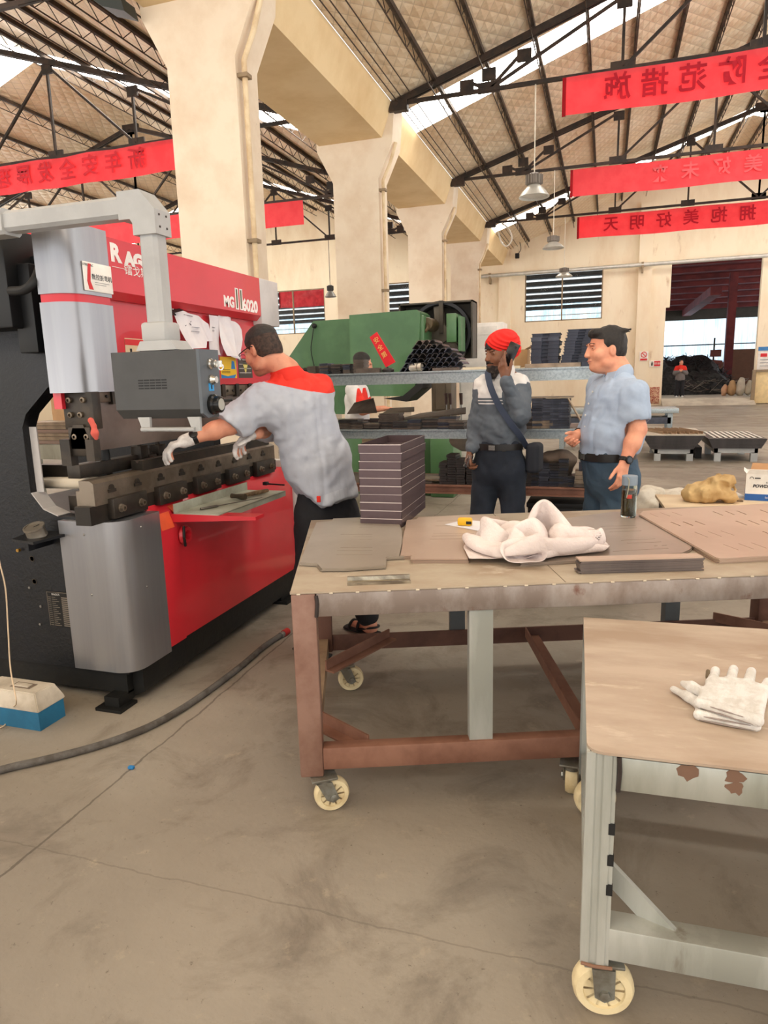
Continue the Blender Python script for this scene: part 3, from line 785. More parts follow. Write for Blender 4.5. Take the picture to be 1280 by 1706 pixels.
# end bracket of the ram with its small fittings
eb = MB().box(-2.14, -1.99, 2.31, 2.36, 1.3, 1.452, .004).box(-2.12, -2.01, 2.3, 2.33, 1.19, 1.31, .004).prism([(-2.13, 2.3, 1.22), (-2.0, 2.3, 1.22), (-2.04, 2.3, 1.32), (-2.09, 2.3, 1.32)], (0, .04, 0))
eb.box(-2.16, -2.11, 2.29, 2.33, 1.15, 1.26).box(-2.03, -1.99, 2.29, 2.33, 1.17, 1.26)
eb = eb.build('ram_end_bracket', DIED, pb)
for x, z in ((-2.1, 1.36), (-2.05, 1.36), (-2.1, 1.42), (-2.03, 1.42), (-2.09, 1.27), (-2.03, 1.27)): MB().lathe((x, 2.31, z), (0, -1, 0), [(.012, 0), (.012, .012), (.006, .014), (.006, .006), (0, .006)], 12).build('socket_screw', DIE, eb)
MB().box(-2.165, -2.125, 2.29, 2.33, 1.385, 1.452).build('red_stop', RED, pb)
# lower beam: die rail, clamping plates with bolts, slots
RXF = -2.075
MB().prism([(RXF, 2.36, .965), (RXF, 2.36, 1.062), (RXF - .02, 2.36, 1.075), (-2.15, 2.36, 1.075), (-2.15, 2.36, 1.03), (-2.17, 2.36, 1.03), (-2.17, 2.36, .965)], (0, 1.7, 0)).build('die_rail', DIE, pb)
MB().prism([(-2.155, 2.72, 1.05), (-2.09, 2.72, 1.05), (-2.09, 2.72, 1.12), (-2.11, 2.72, 1.12), (-2.12, 2.72, 1.1), (-2.13, 2.72, 1.12), (-2.155, 2.72, 1.12)], (0, 1.3, 0)).build('die', DIED, pb)
MB().box(-2.16, RXF - .005, 2.33, 4.08, .885, .966).build('rail_base', DIED, pb)
for k in range(9):
    y = 2.47 + k * .178
    MB().cyl((RXF - .004, y, 1.03), (RXF + .004, y, 1.03), .017, n=14).box(RXF - .004, RXF + .008, y - .024, y + .024, 1.012, 1.026).build('rail_latch', DIED, pb)
for k in range(5):
    y0 = 2.44 + k * .33
    c = MB().box(-2.09, -2.045, y0, y0 + .235, .895, .985, .003).build('clamping_plate', DIED, pb)
    for yy in (y0 + .045, y0 + .185):
        MB().lathe((-2.045, yy, .938), (1, 0, 0), [(.02, 0), (.02, .004), (.015, .006), (.015, .02), (.008, .021), (.008, .012), (0, .012)], 8).build('bolt', DIE, c)
# red bed with sloping top, left pillar, right grey cover
bed = MB().prism([(PX - .012, 2.69, .2), (PX - .012, 2.69, .80), (PX - .03, 2.69, .845), (-2.085, 2.69, .905), (-2.2, 2.69, .905), (-2.2, 2.69, .2)], (0, 1.48, 0))
bed.build('bed_panel', RED, pb)
MB().prism([(PX, 2.692, .2), (PX, 2.692, .79), (PX - .03, 2.692, .86), (-2.07, 2.692, .885), (-2.07, 2.692, .2)], (0, .13, 0)).build('bed_pillar', RED, pb)
MB().box(-2.3, PX + .003, 4.17, 4.255, .2, .95, .004).build('right_side_cover', GREYP, pb)
ORN = M('orange_label', (232, 92, 52), .5)
MB().prism([(PX + .001, 2.70, .785), (PX + .001, 2.80, .785), (PX - .028, 2.80, .862), (PX - .028, 2.70, .862)], (.0015, 0, .0005)).build('warning_label', ORN, pb)
MB().prism([(PX - .027, 2.84, .85), (PX - .027, 2.93, .85), (PX - .062, 2.93, .878), (PX - .062, 2.84, .878)], (.0015, 0, .0015)).build('warning_label', ORN, pb)
# side opening with black grommet under the arm, arm, tray
g = at(302, 893, X=PX)
MB().lathe((PX - .01, g.y + .03, g.z), (1, 0, 0), [(.045, 0), (.05, .012), (.04, .03), (.026, .03), (.022, .0)], 20).build('grommet', RED, pb)
MB().tube([(PX + .02, g.y, g.z + .05), (PX + .03, g.y - .02, g.z), (PX + .02, g.y, g.z - .05)], .007, 8).build('hook', BLACK, pb)
a0 = at(292, 858, X=PX); a1 = at(426, 863, Z=a0.z)
MB().prism([(PX - .02, a0.y - .01, a0.z - .035), (PX - .02, a0.y - .01, a0.z + .005), (a1.x, a1.y, a0.z + .005), (a1.x, a1.y, a0.z - .012)], (0, .085, 0)).build('support_arm', RED, pb)
tz = a0.z + .008
tl = [at(312, 856, Z=tz), at(365, 858, Z=tz), at(479, 819, Z=tz), at(441, 803, Z=tz)]
ty0, ty1 = tl[0].y, at(476, 820, X=tl[1].x).y; tx0, tx1 = PX - .01, tl[1].x
MB().box(tx0, tx1, ty0, ty1, tz - .006, tz, .002).box(tx0, tx0 + .006, ty0, ty1, tz, tz + .045).box(tx1 - .006, tx1, ty0, ty1, tz - .03, tz).build('tool_tray', TRAYM, pb)
# black gauge bracket, gauge, rating plate, sensor holes on the side frame
gp = at(45, 893, Y=2.3); br = MB().prism([(gp.x - .1, 2.44, gp.z - .02), (gp.x - .09, 2.3, gp.z - .03), (gp.x + .06, 2.27, gp.z - .03), (gp.x + .12, 2.44, gp.z - .02)], (0, 0, .012)).box(gp.x - .02, gp.x, 2.3, 2.44, gp.z - .07, gp.z - .02).build('gauge_bracket', NAVY, pb)
gz = gp.z - .018
gg = MB().lathe((gp.x, 2.36, gz), (0, -.35, 1), [(.04, 0), (.045, .006), (.042, .012), (.042, .045), (.046, .048), (.046, .056), (.04, .056), (.04, .052)], 28).build('pressure_gauge', M('gauge_case', (150, 142, 130), .35, .6), br)
n_ = Vector((0, -.35, 1)).normalized(); gc = Vector((gp.x, 2.36, gz)) + n_ * .0525
MB().lathe(gc - n_ * .002, tuple(n_), [(.04, 0), (.04, .001)], 24).build('dial', M('gauge_dial', (226, 218, 204), .4), br)
MB().beam(gc, gc + Vector((.012, .02, .008)), .002, .002).build('needle', BLACK, br)
MB().cyl(at(33, 916, Y=2.43) + Vector((0, -.015, 0)), at(33, 916, Y=2.43), .008, n=10).build('brass_plug', M('brass', (206, 160, 84), .3, .9), pb)
for px, py, r in ((53, 931, .014), (57, 969, .014)): p = at(px, py, Y=2.438); MB().lathe((p.x, 2.441, p.z), (0, -1, 0), [(r, 0), (r, .003), (r * .8, .003), (r * .75, .001), (0, .001)], 16).build('frame_socket', DIED, pb)
for px, py in ((49, 979), (68, 1010), (67, 1040)): p = at(px, py, Y=2.438); MB().lathe((p.x, 2.441, p.z), (0, -1, 0), [(.006, 0), (.006, .006), (0, .006)], 10).build('frame_screw', SCREW, pb)
p0 = at(77, 984, Y=2.436); p1 = at(122, 1046, Y=2.436)
pl = MB().box(p0.x, p0.x + .17, 2.434, 2.44, p1.z, p0.z).build('rating_plate', M('plate_black', (16, 16, 16), .35), pb)
PRN = M('plate_print', (120, 110, 98), .5); lines = MB()
lines.box(p0.x + .003, p0.x + .167, 2.4332, 2.434, p0.z - .005, p0.z - .0035).box(p0.x + .003, p0.x + .0045, 2.4332, 2.434, p1.z + .003, p0.z - .003)
for k in range(15):
    z = p0.z - .03 - k * .0098
    lines.box(p0.x + .008, p0.x + .024, 2.4332, 2.434, z, z + .002).box(p0.x + .03, p0.x + .03 + .02 + .02 * ((k * 7) % 3) / 2, 2.4332, 2.434, z, z + .002)
    lines.box(p0.x + .085, p0.x + .16, 2.4332, 2.434, z - .001, z + .004)
lines.build('printed_lines', PRN, pl)
text('plate_heading', 'RAGOS', .014, M('plate_white', (200, 196, 190), .5), (p0.x + .055, 2.4325, p0.z - .014), (1, 0, 0), (0, 0, 1), pl, depth=.0003)
# back side: gauge bar, roller, handwheel on the lower table
MB().box(-2.26, -2.19, 2.42, 3.1, 1.075, 1.135, .003).build('support_bar', DIED, pb)
MB().cyl((-2.62, 2.62, 1.02), (-2.17, 2.5, 1.045), .028, n=16).build('roller', M('roller_cream', (206, 194, 174), .4), pb)
MB().box(-2.4, -2.16, 2.56, 4.0, .9, .97).build('inner_table', DIED, pb)
MB().box(-2.6, -2.2, 2.6, 2.64, 1.05, 1.11).build('cross_bar', DIED, pb)
hw = MB(); hc = at(172, 737, X=-2.22); ring = [hc + Vector((.062 * math.cos(q), .062 * math.sin(q), 0)) for q in [2 * PI * k / 28 for k in range(29)]]
hw.tube(ring, .009, 8); hw.cyl(hc - Vector((0, 0, .03)), hc + Vector((0, 0, .008)), .014, n=12)
for k in range(3): q = 2 * PI * k / 3; hw.beam(hc, hc + Vector((.06 * math.cos(q), .06 * math.sin(q), 0)), .014, .006)
hw = hw.build('handwheel', BLACK, pb)
MB().cyl((hc.x, hc.y, 1.13), hc - Vector((0, 0, .02)), .026, .022, n=18).build('hub_post', BLACK, pb)
for px, py in ((232, 742), (262, 740), (247, 757)):
    c = at(px, py, X=-2.2); MB().box(c.x - .03, c.x + .03, c.y - .03, c.y + .03, 1.07, c.z, .004).cyl((c.x, c.y, c.z), (c.x, c.y, c.z + .03), .012, n=12).build('gauge_finger', DIED, pb)
# black hydraulic head box and hose at the far left
hb = MB().box(-3.0, -2.34, 2.3, 2.5, 1.72, 2.115, .01).box(-2.38, -2.28, 2.36, 2.5, 1.62, 1.98, .006).build('hydraulic_head', M('head_black', (13, 14, 16), .5), pb)
MB().tube([at(18, 485, Y=2.28), at(40, 483, Y=2.26), at(56, 470, Y=2.27), at(66, 448, Y=2.32)], .018, 12, 6).build('hydraulic_hose', BLACK, hb)
# lettering and badges on the red beam
WL = M('lettering_white', (236, 230, 226), .5)
def onx(px, py, dx=.0015): q = at(px, py, X=PX + dx); return q
def xtext(name, body, px0, px1, pyt, pyb, mat, X=PX, **k):
    a = at(px0, (pyt + pyb) / 2, X=X); b = at(px1, (pyt + pyb) / 2, X=X); m = (px0 + px1) / 2
    t = at(m, pyt, X=X); l = at(m, pyb, X=X)
    return text(name, body, t.z - l.z, mat, (X + .0012, (a.y + b.y) / 2, (t.z + l.z) / 2), (0, 1, 0), (0, 0, 1), pb, depth=.0006, fit=b.y - a.y, fith=t.z - l.z, **k)
xtext('brand_initial', 'R', 184, 202, 406, 437, WL, bold=.004)
xtext('brand_name', 'AGOS', 206, 263, 424, 448, WL, bold=.005)
xtext('brand_characters', '镭戈斯', 207, 246, 444, 461, WL)
q = at(197, 446, X=PX); MB().box(PX, PX + .002, q.y - .04, q.y + .04, q.z - .001, q.z + .001).build('brand_rule', WL, pb)
xtext('model_letters', 'MG', 373, 390, 493, 512, WL, bold=.003)
xtext('model_number', '6020', 404, 429, 499, 520, WL, bold=.003)
xtext('model_numeral', 'II', 393.5, 402.5, 483, 514, M('numeral_green', (92, 96, 70), .5), bold=-.001)
xtext('model_numeral_edge', 'II', 392, 404, 481, 516, WL, bold=.004, X=PX - .0005)
q0 = at(128, 440, X=PX); q1 = at(187, 492, X=PX)
bd = MB().box(PX - .0, PX + .006, 2.345, 2.512, 1.852, 1.965, .003).build('badge_plate', SIGNW, pb)
MB().prism([(PX + .0065, 2.372, 1.958), (PX + .0065, 2.388, 1.958), (PX + .0065, 2.378, 1.89), (PX + .0065, 2.392, 1.858), (PX + .0065, 2.368, 1.858), (PX + .0065, 2.360, 1.89)], (.001, 0, 0)).build('badge_chevron', SIGNRED, bd)
DKT = M('badge_ink', (60, 62, 66), .6)
text('badge_characters', '数控折弯机', .024, DKT, (PX + .0068, 2.448, 1.908), (0, 1, 0), (0, 0, 1), bd, depth=.0004)
for k in range(2): MB().box(PX + .0062, PX + .007, 2.405, 2.49 - .02 * k, 1.888 - k * .008, 1.890 - k * .008).build('badge_line', M('badge_grey', (150, 150, 150), .6), bd)
text('badge_small_print', 'UTRUMAC', .013, DKT, (PX + .0068, 2.372, 1.952), (0, 1, 0), (0, 0, 1), bd, depth=.0004)
# stickers and papers on the ram
RXR = -2.0545
def patch(name, x0, y0, x1, y1, mat, parent=None, X=RXR, dx=.0012):
    a = at(x0, y0, X=X); b = at(x1, y1, X=X)
    return MB().box(X, X + dx, a.y, b.y, b.z, a.z).build(name, mat, parent), a, b
YEL = M('sticker_yellow', (240, 196, 40), .5); BLU = M('sticker_blue', (44, 130, 196), .5); CRM = M('sticker_cream', (222, 196, 160), .5)
st, a, b = patch('warning_sticker', 207, 563, 262, 600, CRM, pb)
MB().box(RXR + .0012, RXR + .002, a.y, b.y, a.z - .03, a.z - .004).build('sticker_header', SIGNRED, st)
for k in range(2):
    c = a.y + .04 + .07 * k; MB().box(RXR + .0012, RXR + .002, c - .01, c + .004, a.z - .09, a.z - .045).box(RXR + .0012, RXR + .002, c + .006, c + .016, a.z - .08, a.z - .065).build('sticker_figure', BLACK, st)
st, a, b = patch('information_sticker', 366, 594, 395, 631, YEL, pb)
w_, h_ = b.y - a.y, a.z - b.z
MB().prism([(RXR + .0013, a.y + .002, b.z + .002), (RXR + .0013, b.y - .03, b.z + .002), (RXR + .0013, b.y - .01, b.z + h_ * .2), (RXR + .0013, a.y + w_ * .4, b.z + h_ * .12), (RXR + .0013, a.y + .002, b.z + h_ * .2)], (.0007, 0, 0)).build('blue_wave', BLU, st)
MB().prism([(RXR + .0013, a.y + w_ * .65, b.z + h_ * .45), (RXR + .0013, a.y + w_ * .92, b.z + h_ * .45), (RXR + .0013, a.y + w_ * .86, b.z + h_ * .8), (RXR + .0013, a.y + w_ * .72, b.z + h_ * .84)], (.0007, 0, 0)).build('blue_figure', BLU, st)
for k in range(3): MB().box(RXR + .0013, RXR + .002, a.y + .012, a.y + w_ * .58, b.z + h_ * (.27 + .07 * k), b.z + h_ * (.29 + .07 * k)).build('printed_line', BLACK, st)
st, a, b = patch('black_label', 396, 597, 421, 630, M('label_dark', (72, 66, 60), .5), pb)
for k in range(4): MB().box(RXR + .0013, RXR + .002, a.y + .01, b.y - .015, b.z + .03 + .025 * k, b.z + .034 + .025 * k).build('printed_line', GREYP, st)
MB().prism([(RXR + .0013, (a.y + b.y) / 2 - .03, a.z - .03), (RXR + .0013, (a.y + b.y) / 2 + .03, a.z - .03), (RXR + .0013, (a.y + b.y) / 2, a.z - .09)], (.0007, 0, 0)).build('yellow_triangle', M('label_yellow', (226, 210, 120), .5), st)
PAPER = M('drawing_paper', (238, 236, 238), .8, 0, (226, 224, 230), 5, transl=.15); INK = M('pencil_ink', (90, 92, 104), .8)
def paper(label, outline, curl, marks=()):
    """sheet of paper hanging on the red ram: outline in the picture, curled off the ram at the bottom"""
    P = [at(px, py, X=-2.03) for px, py in outline]; ys = [p.y for p in P]; zs = [p.z for p in P]; za, zb = max(zs), min(zs)
    mb = MB(); n = len(P); c = lambda p: Vector((-2.035 + curl * ((za - p.z) / (za - zb)) ** 2 + .006 * math.sin(p.y * 60 + p.z * 20), p.y, p.z))
    bm = bmesh.new(); vs = [bm.verts.new(p) for p in P]; f = bm.faces.new(vs)
    bmesh.ops.triangulate(bm, faces=[f]); bmesh.ops.subdivide_edges(bm, edges=bm.edges[:], cuts=5, use_grid_fill=True)
    for v in bm.verts: v.co = c(v.co)
    mb.bm(bm); o = mb.build('drawing_sheet', PAPER); tag(o, label, 'paper', 'drawings on the press')
    for a_, b_ in marks:
        p, q = c(at(*a_, X=-2.03)), c(at(*b_, X=-2.03)); e = Vector((.003, 0, 0))
        MB().beam(p + e, q + e, .0015, .004, up=(1, 0, 0)).build('pencil_line', INK, o)
    return o
paper('large wavy white drawing sheet with pencil marks, clipped under the red beam', [(287, 514), (303, 517), (336, 528), (347, 540), (351, 568), (338, 569), (336, 580), (310, 581), (316, 586), (310, 588), (304, 573), (297, 550)], .05,
      [((308, 543), (320, 535)), ((314, 539), (317, 542)), ((306, 524), (322, 527)), ((318, 545), (330, 546)), ((315, 552), (330, 553))])
paper('narrow white drawing sheet hanging beside the large wavy one', [(349, 524), (365, 527), (367, 592), (350, 590)], .01, [((353, 545), (360, 546)), ((353, 551), (358, 551))])
paper('white drawing sheet folded upright, in front of the worker', [(364, 525), (387, 523), (386, 594), (366, 593)], .05)
paper('white drawing sheet half hidden behind the head of the worker', [(386, 533), (393, 536), (405, 549), (400, 600), (384, 594)], .015)
clip = thing('binder_clip', 'black binder clip holding the large drawing sheet', 'clip', at(292, 523, X=-2.02))
q = at(293, 523, X=-2.02); MB().prism([(-2.05, q.y - .045, q.z - .01), (-2.0, q.y - .045, q.z), (-2.05, q.y - .045, q.z + .02)], (0, .09, .02)).build('clip_body', BLACK, clip)
MB().tube([(-2.0, q.y - .045, q.z), (-1.98, q.y - .06, q.z - .012), (-1.99, q.y - .08, q.z - .01)], .003, 6).build('clip_lever', BLACK, clip)
# red rag tied to the ram end
s = SDF(.01); c = at(157, 715, Y=2.27)
s.chain([c + Vector((-.012, 0, .035)), c + Vector((0, 0, .012)), c + Vector((.006, -.006, -.016)), c + Vector((.008, -.004, -.036))], [.012, .009, .014, .008])
V, F_ = s.mesh(.003); tag(np_obj('red_rag', V, F_, M('rag_red', (204, 92, 80), .9)), 'small faded red rag tied to the dark ram end bracket', 'rag')
# tools on the tray
HAND = M('worn_wood', (150, 122, 88), .7, 0, (96, 74, 52), 18)
t = thing('hammer', 'old hammer with a taped wooden handle on the pale tool tray', 'hammer', at(415, 826, Z=tz))
h0, h1 = at(398, 827, Z=tz + .02), at(446, 817, Z=tz + .015); d = (h1 - h0).normalized(); sd = Vector((d.y, -d.x, 0))
MB().tube([h0, h0.lerp(h1, .3), h0.lerp(h1, .7), h1], [.009, .011, .013, .01], 10).build('handle', HAND, t)
MB().tube([h0 - sd * .05, h0 - sd * .02, h0, h0 + sd * .03, h0 + sd * .045], [.014, .012, .014, .017, .017], 12).build('head', M('hammer_steel', (96, 86, 72), .45, .7), t)
t = thing('scriber', 'long thin steel scriber lying along the front of the tool tray', 'tool', at(380, 838, Z=tz))
a_, b_ = at(334, 848, Z=tz + .008), at(437, 829, Z=tz + .008)
MB().tube([a_, a_.lerp(b_, .25), a_.lerp(b_, .28), b_], [.006, .007, .003, .002], 8).build('rod', M('scriber_steel', (110, 104, 96), .4, .7), t)
t = thing('square_key', 'black hexagon key at the far end of the tool tray', 'tool', at(450, 806, Z=tz))
a_, b_ = at(443, 806, Z=tz + .008), at(474, 808, Z=tz + .008); MB().tube([a_, b_], .005, 6).box(a_.x - .015, a_.x + .015, a_.y - .015, a_.y + .015, tz, tz + .02, .003).build('key_body', BLACK, t)
# ================================================================ swinging control pendant
PG = M('pendant_grey', (170, 170, 169), .4); PBX = M('pendant_box_grey', (66, 66, 66), .5, 0, (61, 61, 61), 8); PSD = M('pendant_side_grey', (88, 94, 101), .45)
pt = thing('control_pendant', 'grey control box hanging from a pale swinging arm in front of the red press', 'control pendant', (-1.53, 2.16, 1.3))
Y0 = 2.1; ax = at(262, 480, Y=2.15).x
pz = at(120, 345, Y=2.15).z
def octo(w, h, c): return [(-w + c, -h), (w - c, -h), (w, -h + c), (w, h - c), (w - c, h), (-w + c, h), (-w, h - c), (-w, -h + c)]
hx0 = -2.42; zt = at(235, 345, Y=2.15).z; zl = zt
MB().profile((hx0, 2.15, zl), (ax - .07, 2.15, zt), octo(.036, .036, .012)).build('arm', PG, pt)
MB().profile((ax, 2.15, zt - .08), (ax, 2.15, 1.68), octo(.036, .036, .012), up=(0, 1, 0)).build('arm', PG, pt)
el = MB().prism([(ax - .1, 2.105, zt - .046), (ax - .1, 2.105, zt + .046), (ax - .01, 2.105, zt + .046), (ax + .046, 2.105, zt - .02), (ax + .046, 2.105, zt - .1), (ax - .046, 2.105, zt - .1), (ax - .046, 2.105, zt - .06), (ax - .056, 2.105, zt - .046)], (0, .09, 0))
el = el.build('elbow', PG, pt); sc = MB()
for dz in (-.035, -.075):
    for dy in (2.13, 2.17): sc.cyl((ax + .046, dy, zt + dz), (ax + .048, dy, zt + dz), .004, n=8)
sc.build('screw', DIED, el)
MB().profile((hx0, 2.15, zl), (hx0 + .1, 2.15, zl), octo(.045, .045, .012)).build('collar', PG, pt)
ex = at(0, 352, Y=2.15).x; MB().profile((ex - .2, 2.15, zl - .0), (ex + .045, 2.15, zl), octo(.046, .046, .012)).build('collar', PG, pt)
MB().box(ax - .05, ax + .05, 2.1, 2.2, 1.622, 1.69, .012).build('collar', PG, pt)
MB().prism([(ax - .075, 2.1, 1.592), (ax + .095, 2.1, 1.592), (ax + .07, 2.1, 1.625), (ax - .055, 2.1, 1.625)], (0, .1, 0)).build('mount', PG, pt)
bx0, bx1 = -1.705, -1.352; zb = 1.352; by1 = 2.225
bxo = MB().prism([(bx0, Y0, 1.59), (bx0, Y0, 1.385), (bx0 + .004, Y0 + .03, zb), (bx0 + .004, by1 - .01, zb), (bx0, by1, 1.38), (bx0, by1, 1.59)], (bx1 - bx0, 0, 0)).build('control_box', PBX, pt)
v = MB()
for r_ in range(4):
    for k in range(5): cx = at(230, 631, Y=Y0).x + k * .0245 + .004 * 0; v.box(cx, cx + .02, Y0 - .0012, Y0 + .001, 1.487 - r_ * .0095, 1.4915 - r_ * .0095)
v.build('vent_slot', BLACK, bxo)
MB().prism([(bx1, Y0, 1.59), (bx1, Y0, 1.37), (bx1, Y0 + .03, 1.352), (bx1, by1, 1.37), (bx1, by1, 1.59)], (.012, 0, 0)).build('side_panel', PSD, pt)
sx = bx1 + .012; ky = (Y0 + by1) / 2
kn = lambda z, prof, mat, name, par=pt: MB().lathe((sx, ky, z), (1, 0, 0), prof, 22).build(name, mat, par)
CHROME = M('chrome', (196, 192, 184), .2, .9)
zk = [at(338, y, X=sx).z for y in (606, 633, 645, 675)]
k1 = kn(zk[0], [(.019, 0), (.019, .008), (.014, .012), (.014, .026), (.01, .028), (0, .028)], CHROME, 'key_switch')
MB().box(sx + .026, sx + .05, ky - .002, ky + .002, zk[0] - .012, zk[0] + .01).lathe((sx + .045, ky, zk[0] - .012), (0, 1, 0), [(.012, -.002), (.012, .002), (.008, .002), (.008, -.002), (.012, -.002)], 14).build('key', CHROME, k1)
kn(zk[1], [(.018, 0), (.018, .008), (.014, .014), (.012, .024), (0, .024)], CHROME, 'push_button')
pch = MB().box(sx, sx + .002, ky - .016, ky + .016, zk[2] - .014, zk[2] + .012).build('blue_label', M('label_blue', (50, 150, 214), .5), pt)
MB().box(sx + .002, sx + .003, ky - .003, ky + .003, zk[2] - .008, zk[2] + .006).build('label_mark', BLACK, pch)
dl = kn(zk[3], [(.036, 0), (.036, .012), (.03, .018), (.03, .034), (.024, .038), (.022, .036), (0, .036)], M('dial_black', (34, 34, 34), .25, .4), 'dial')
kn(zk[3], [(.021, .0362), (.021, .0375), (0, .0375)], M('dial_face', (170, 168, 160), .4), 'dial_face', dl)
q = sx + .034
MB().cyl((q, ky + .02, zk[3] + .012), (q + .03, ky + .03, zk[3] + .014), .005, n=8).build('dial_grip', BLACK, dl)
hn = MB().tube([(bx0 + .11, Y0 - .01, 1.315), (bx1 - .02, Y0 - .01, 1.315)], .008, 12).build('handle_bar', PG, pt)
for x in (bx0 + .09, bx1 - .055): MB().prism([(x, Y0, 1.358), (x + .05, Y0, 1.358), (x + .055, Y0 - .01, 1.31), (x + .025, Y0 - .01, 1.305)], (0, .012, 0)).build('handle_bracket', PG, pt)
# ================================================================ welded work tables
RAILM = M('bare_rusty_steel', (160, 150, 143), .45, .3, (130, 116, 107), 6, c3=(110, 68, 52), sc3=9, lo3=.58, hi3=.68, stretch=(1, 1, .6))
RUST = M('rust_brown_steel', (142, 102, 84), .6, .15, (120, 82, 66), 4, c3=(150, 66, 44), sc3=3.2, lo3=.66, hi3=.78)
RUSTD = M('dark_rust_steel', (108, 76, 64), .6, .2, (86, 60, 52), 5)
TOPM = M('worn_table_top', (170, 157, 138), .5, .15, (148, 128, 108), 2.6, .4, .66, c3=(198, 186, 168), sc3=5, lo3=.6, hi3=.76, stretch=(1, 1.6, 1), rvar=.1)
TOPS = M('brown_table_top', (180, 163, 146), .55, .05, (158, 137, 118), 3.2, .4, .66, c3=(202, 188, 170), sc3=7, lo3=.6, hi3=.76, stretch=(.7, 2, 1))
WELD = M('weld_bead', (70, 62, 60), .45, .6); SPOT = M('tack_weld', (214, 200, 178), .4, .3)
CREAM = M('cream_nylon_wheel', (228, 212, 172), .5, 0, (196, 174, 130), 9, .45, .7); HUB = M('wheel_hub', (172, 150, 112), .6, 0, (130, 108, 78), 14)
FORK = M('caster_fork', (150, 152, 146), .4, .6, (118, 112, 100), 9)
POST = M('galvanised_post', (186, 188, 182), .45, .35, (158, 160, 152), 5, c3=(120, 112, 96), sc3=8, lo3=.66, hi3=.76, stretch=(1, 1, .2))
def place(mb, O, rz): mb.T = Matrix.Translation(O) @ Matrix.Rotation(rz, 4, 'Z'); return mb
def caster(parent, T, x, y, ztop, r, ang, th=.04, off=.028):
    """swivel caster below (x, y); ang = rolling direction"""
    C = T @ Matrix.Translation((x, y, 0)) @ Matrix.Rotation(ang, 4, 'Z')
    f = MB(); f.T = C
    f.box(-.045, .045, -.04, .04, ztop - .008, ztop, .002).cyl((0, 0, ztop - .03), (0, 0, ztop - .008), .03, n=18)
    for s in (-1, 1):
        y0 = s * (th / 2 + .004)
        f.prism([(-.026, y0, ztop - .02), (.026, y0, ztop - .02), (off + .022, y0, r - .01), (off, y0, r - .022), (off - .022, y0, r - .01)], (0, s * .005, 0))
        f.lathe((off, y0 + s * .005, r), (0, s, 0), [(.013, 0), (.013, .008), (.006, .01), (0, .01)], 6)
    c = f.build('caster', FORK, parent)
    w = MB(); w.T = C; h = th / 2
    w.lathe((off, -h, r), (0, 1, 0), [(r * .66, .006), (r * .68, 0), (r * .9, 0), (r * .985, h * .45), (r, h), (r * .985, 2 * h - h * .45), (r * .9, 2 * h), (r * .68, 2 * h), (r * .66, 2 * h - .006)], 40)
    w.build('wheel', CREAM, c)
    w = MB(); w.T = C
    w.lathe((off, -h, r), (0, 1, 0), [(r * .2, .004), (r * .24, .012), (r * .66, .014), (r * .66, 2 * h - .014), (r * .24, 2 * h - .012), (r * .2, 2 * h - .004)], 30)
    for k in range(10):
        q = 2 * PI * k / 10; w.beam((off + r * .2 * math.cos(q), 0, r + r * .2 * math.sin(q)), (off + r * .66 * math.cos(q), 0, r + r * .66 * math.sin(q)), .006, 2 * h - .012, up=(0, 1, 0))
    w.build('hub', HUB, c)
BO, BA, BL, BD, BZ = Vector((-.949, 1.913, 0)), math.radians(20.4), 2.33, 1.17, .80
bt = thing('work_table', 'long rust-brown welded steel table on cream casters, covered with cut steel blanks', 'table', BO, BA)
BT = Matrix.Translation(BO) @ Matrix.Rotation(BA, 4, 'Z')
def bb(): return place(MB(), BO, BA)
bb().box(-.002, BL, -.002, BD, BZ - .006, BZ, .0015).build('table_top', TOPM, bt)
mb = bb(); mb.box(.9, .903, .0, BD, BZ - .002, BZ + .0004); mb.build('top_seam', M('seam_dark', (104, 90, 72), .7), bt)
tk = bb()
r_ = random.Random(3)
for k in range(26): x = .03 + k * .093 + r_.uniform(-.02, .02); tk.box(x, x + .012, -.005, .002, BZ - .008, BZ - .003, .0015)
tk.build('tack_welds', SPOT, bt)['kind'] = 'stuff'
g = .08
bb().box(.082, BL - .082, 0, .05, BZ - .086, BZ - .006, .004).build('front_rail', RAILM, bt)
bb().box(.082, BL - .082, BD - .05, BD, BZ - .086, BZ - .006, .004).build('back_rail', RAILM, bt)
for x in (0, BL - .05): bb().box(x, x + .05, .082, BD - .082, BZ - .086, BZ - .006, .004).build('end_rail', RAILM, bt)
LEGM = M('leg_steel_rusting', (150, 118, 104), .5, .25, (126, 92, 78), 4, c3=(156, 150, 148), sc3=2.4, lo3=.6, hi3=.7)
for x in (0, BL - .08):
    for y in (0, BD - .08):
        bb().box(x, x + .08, y, y + .08, .139, BZ - .006, .006).build('leg', LEGM if y == 0 else RUSTD, bt)
for x in (.082, BL - .082): bb().tube([(x, -.001, BZ - .012), (x + .003, -.003, BZ - .04), (x - .002, -.002, BZ - .085)], .006, 8).build('weld_bead', WELD, bt)
bb().box(.08, BL - .08, .0, .05, .165, .245, .004).build('lower_front_rail', RUST, bt)
bb().profile((.08, BD - .03, .2), (BL - .08, BD - .03, .2), [(-.03, -.06), (.03, -.06), (.03, .02), (.02, .02), (.02, -.05), (-.03, -.05)]).build('lower_back_rail', RUSTD, bt)
for x in (.0, BL - .06): bb().profile((x + .03, .08, .2), (x + .03, BD - .08, .2), [(-.03, -.06), (.03, -.06), (.03, .01), (-.03, .01)]).build('lower_end_rail', M('tan_rusty_steel', (160, 136, 108), .55, .15, (128, 100, 78), 4), bt)
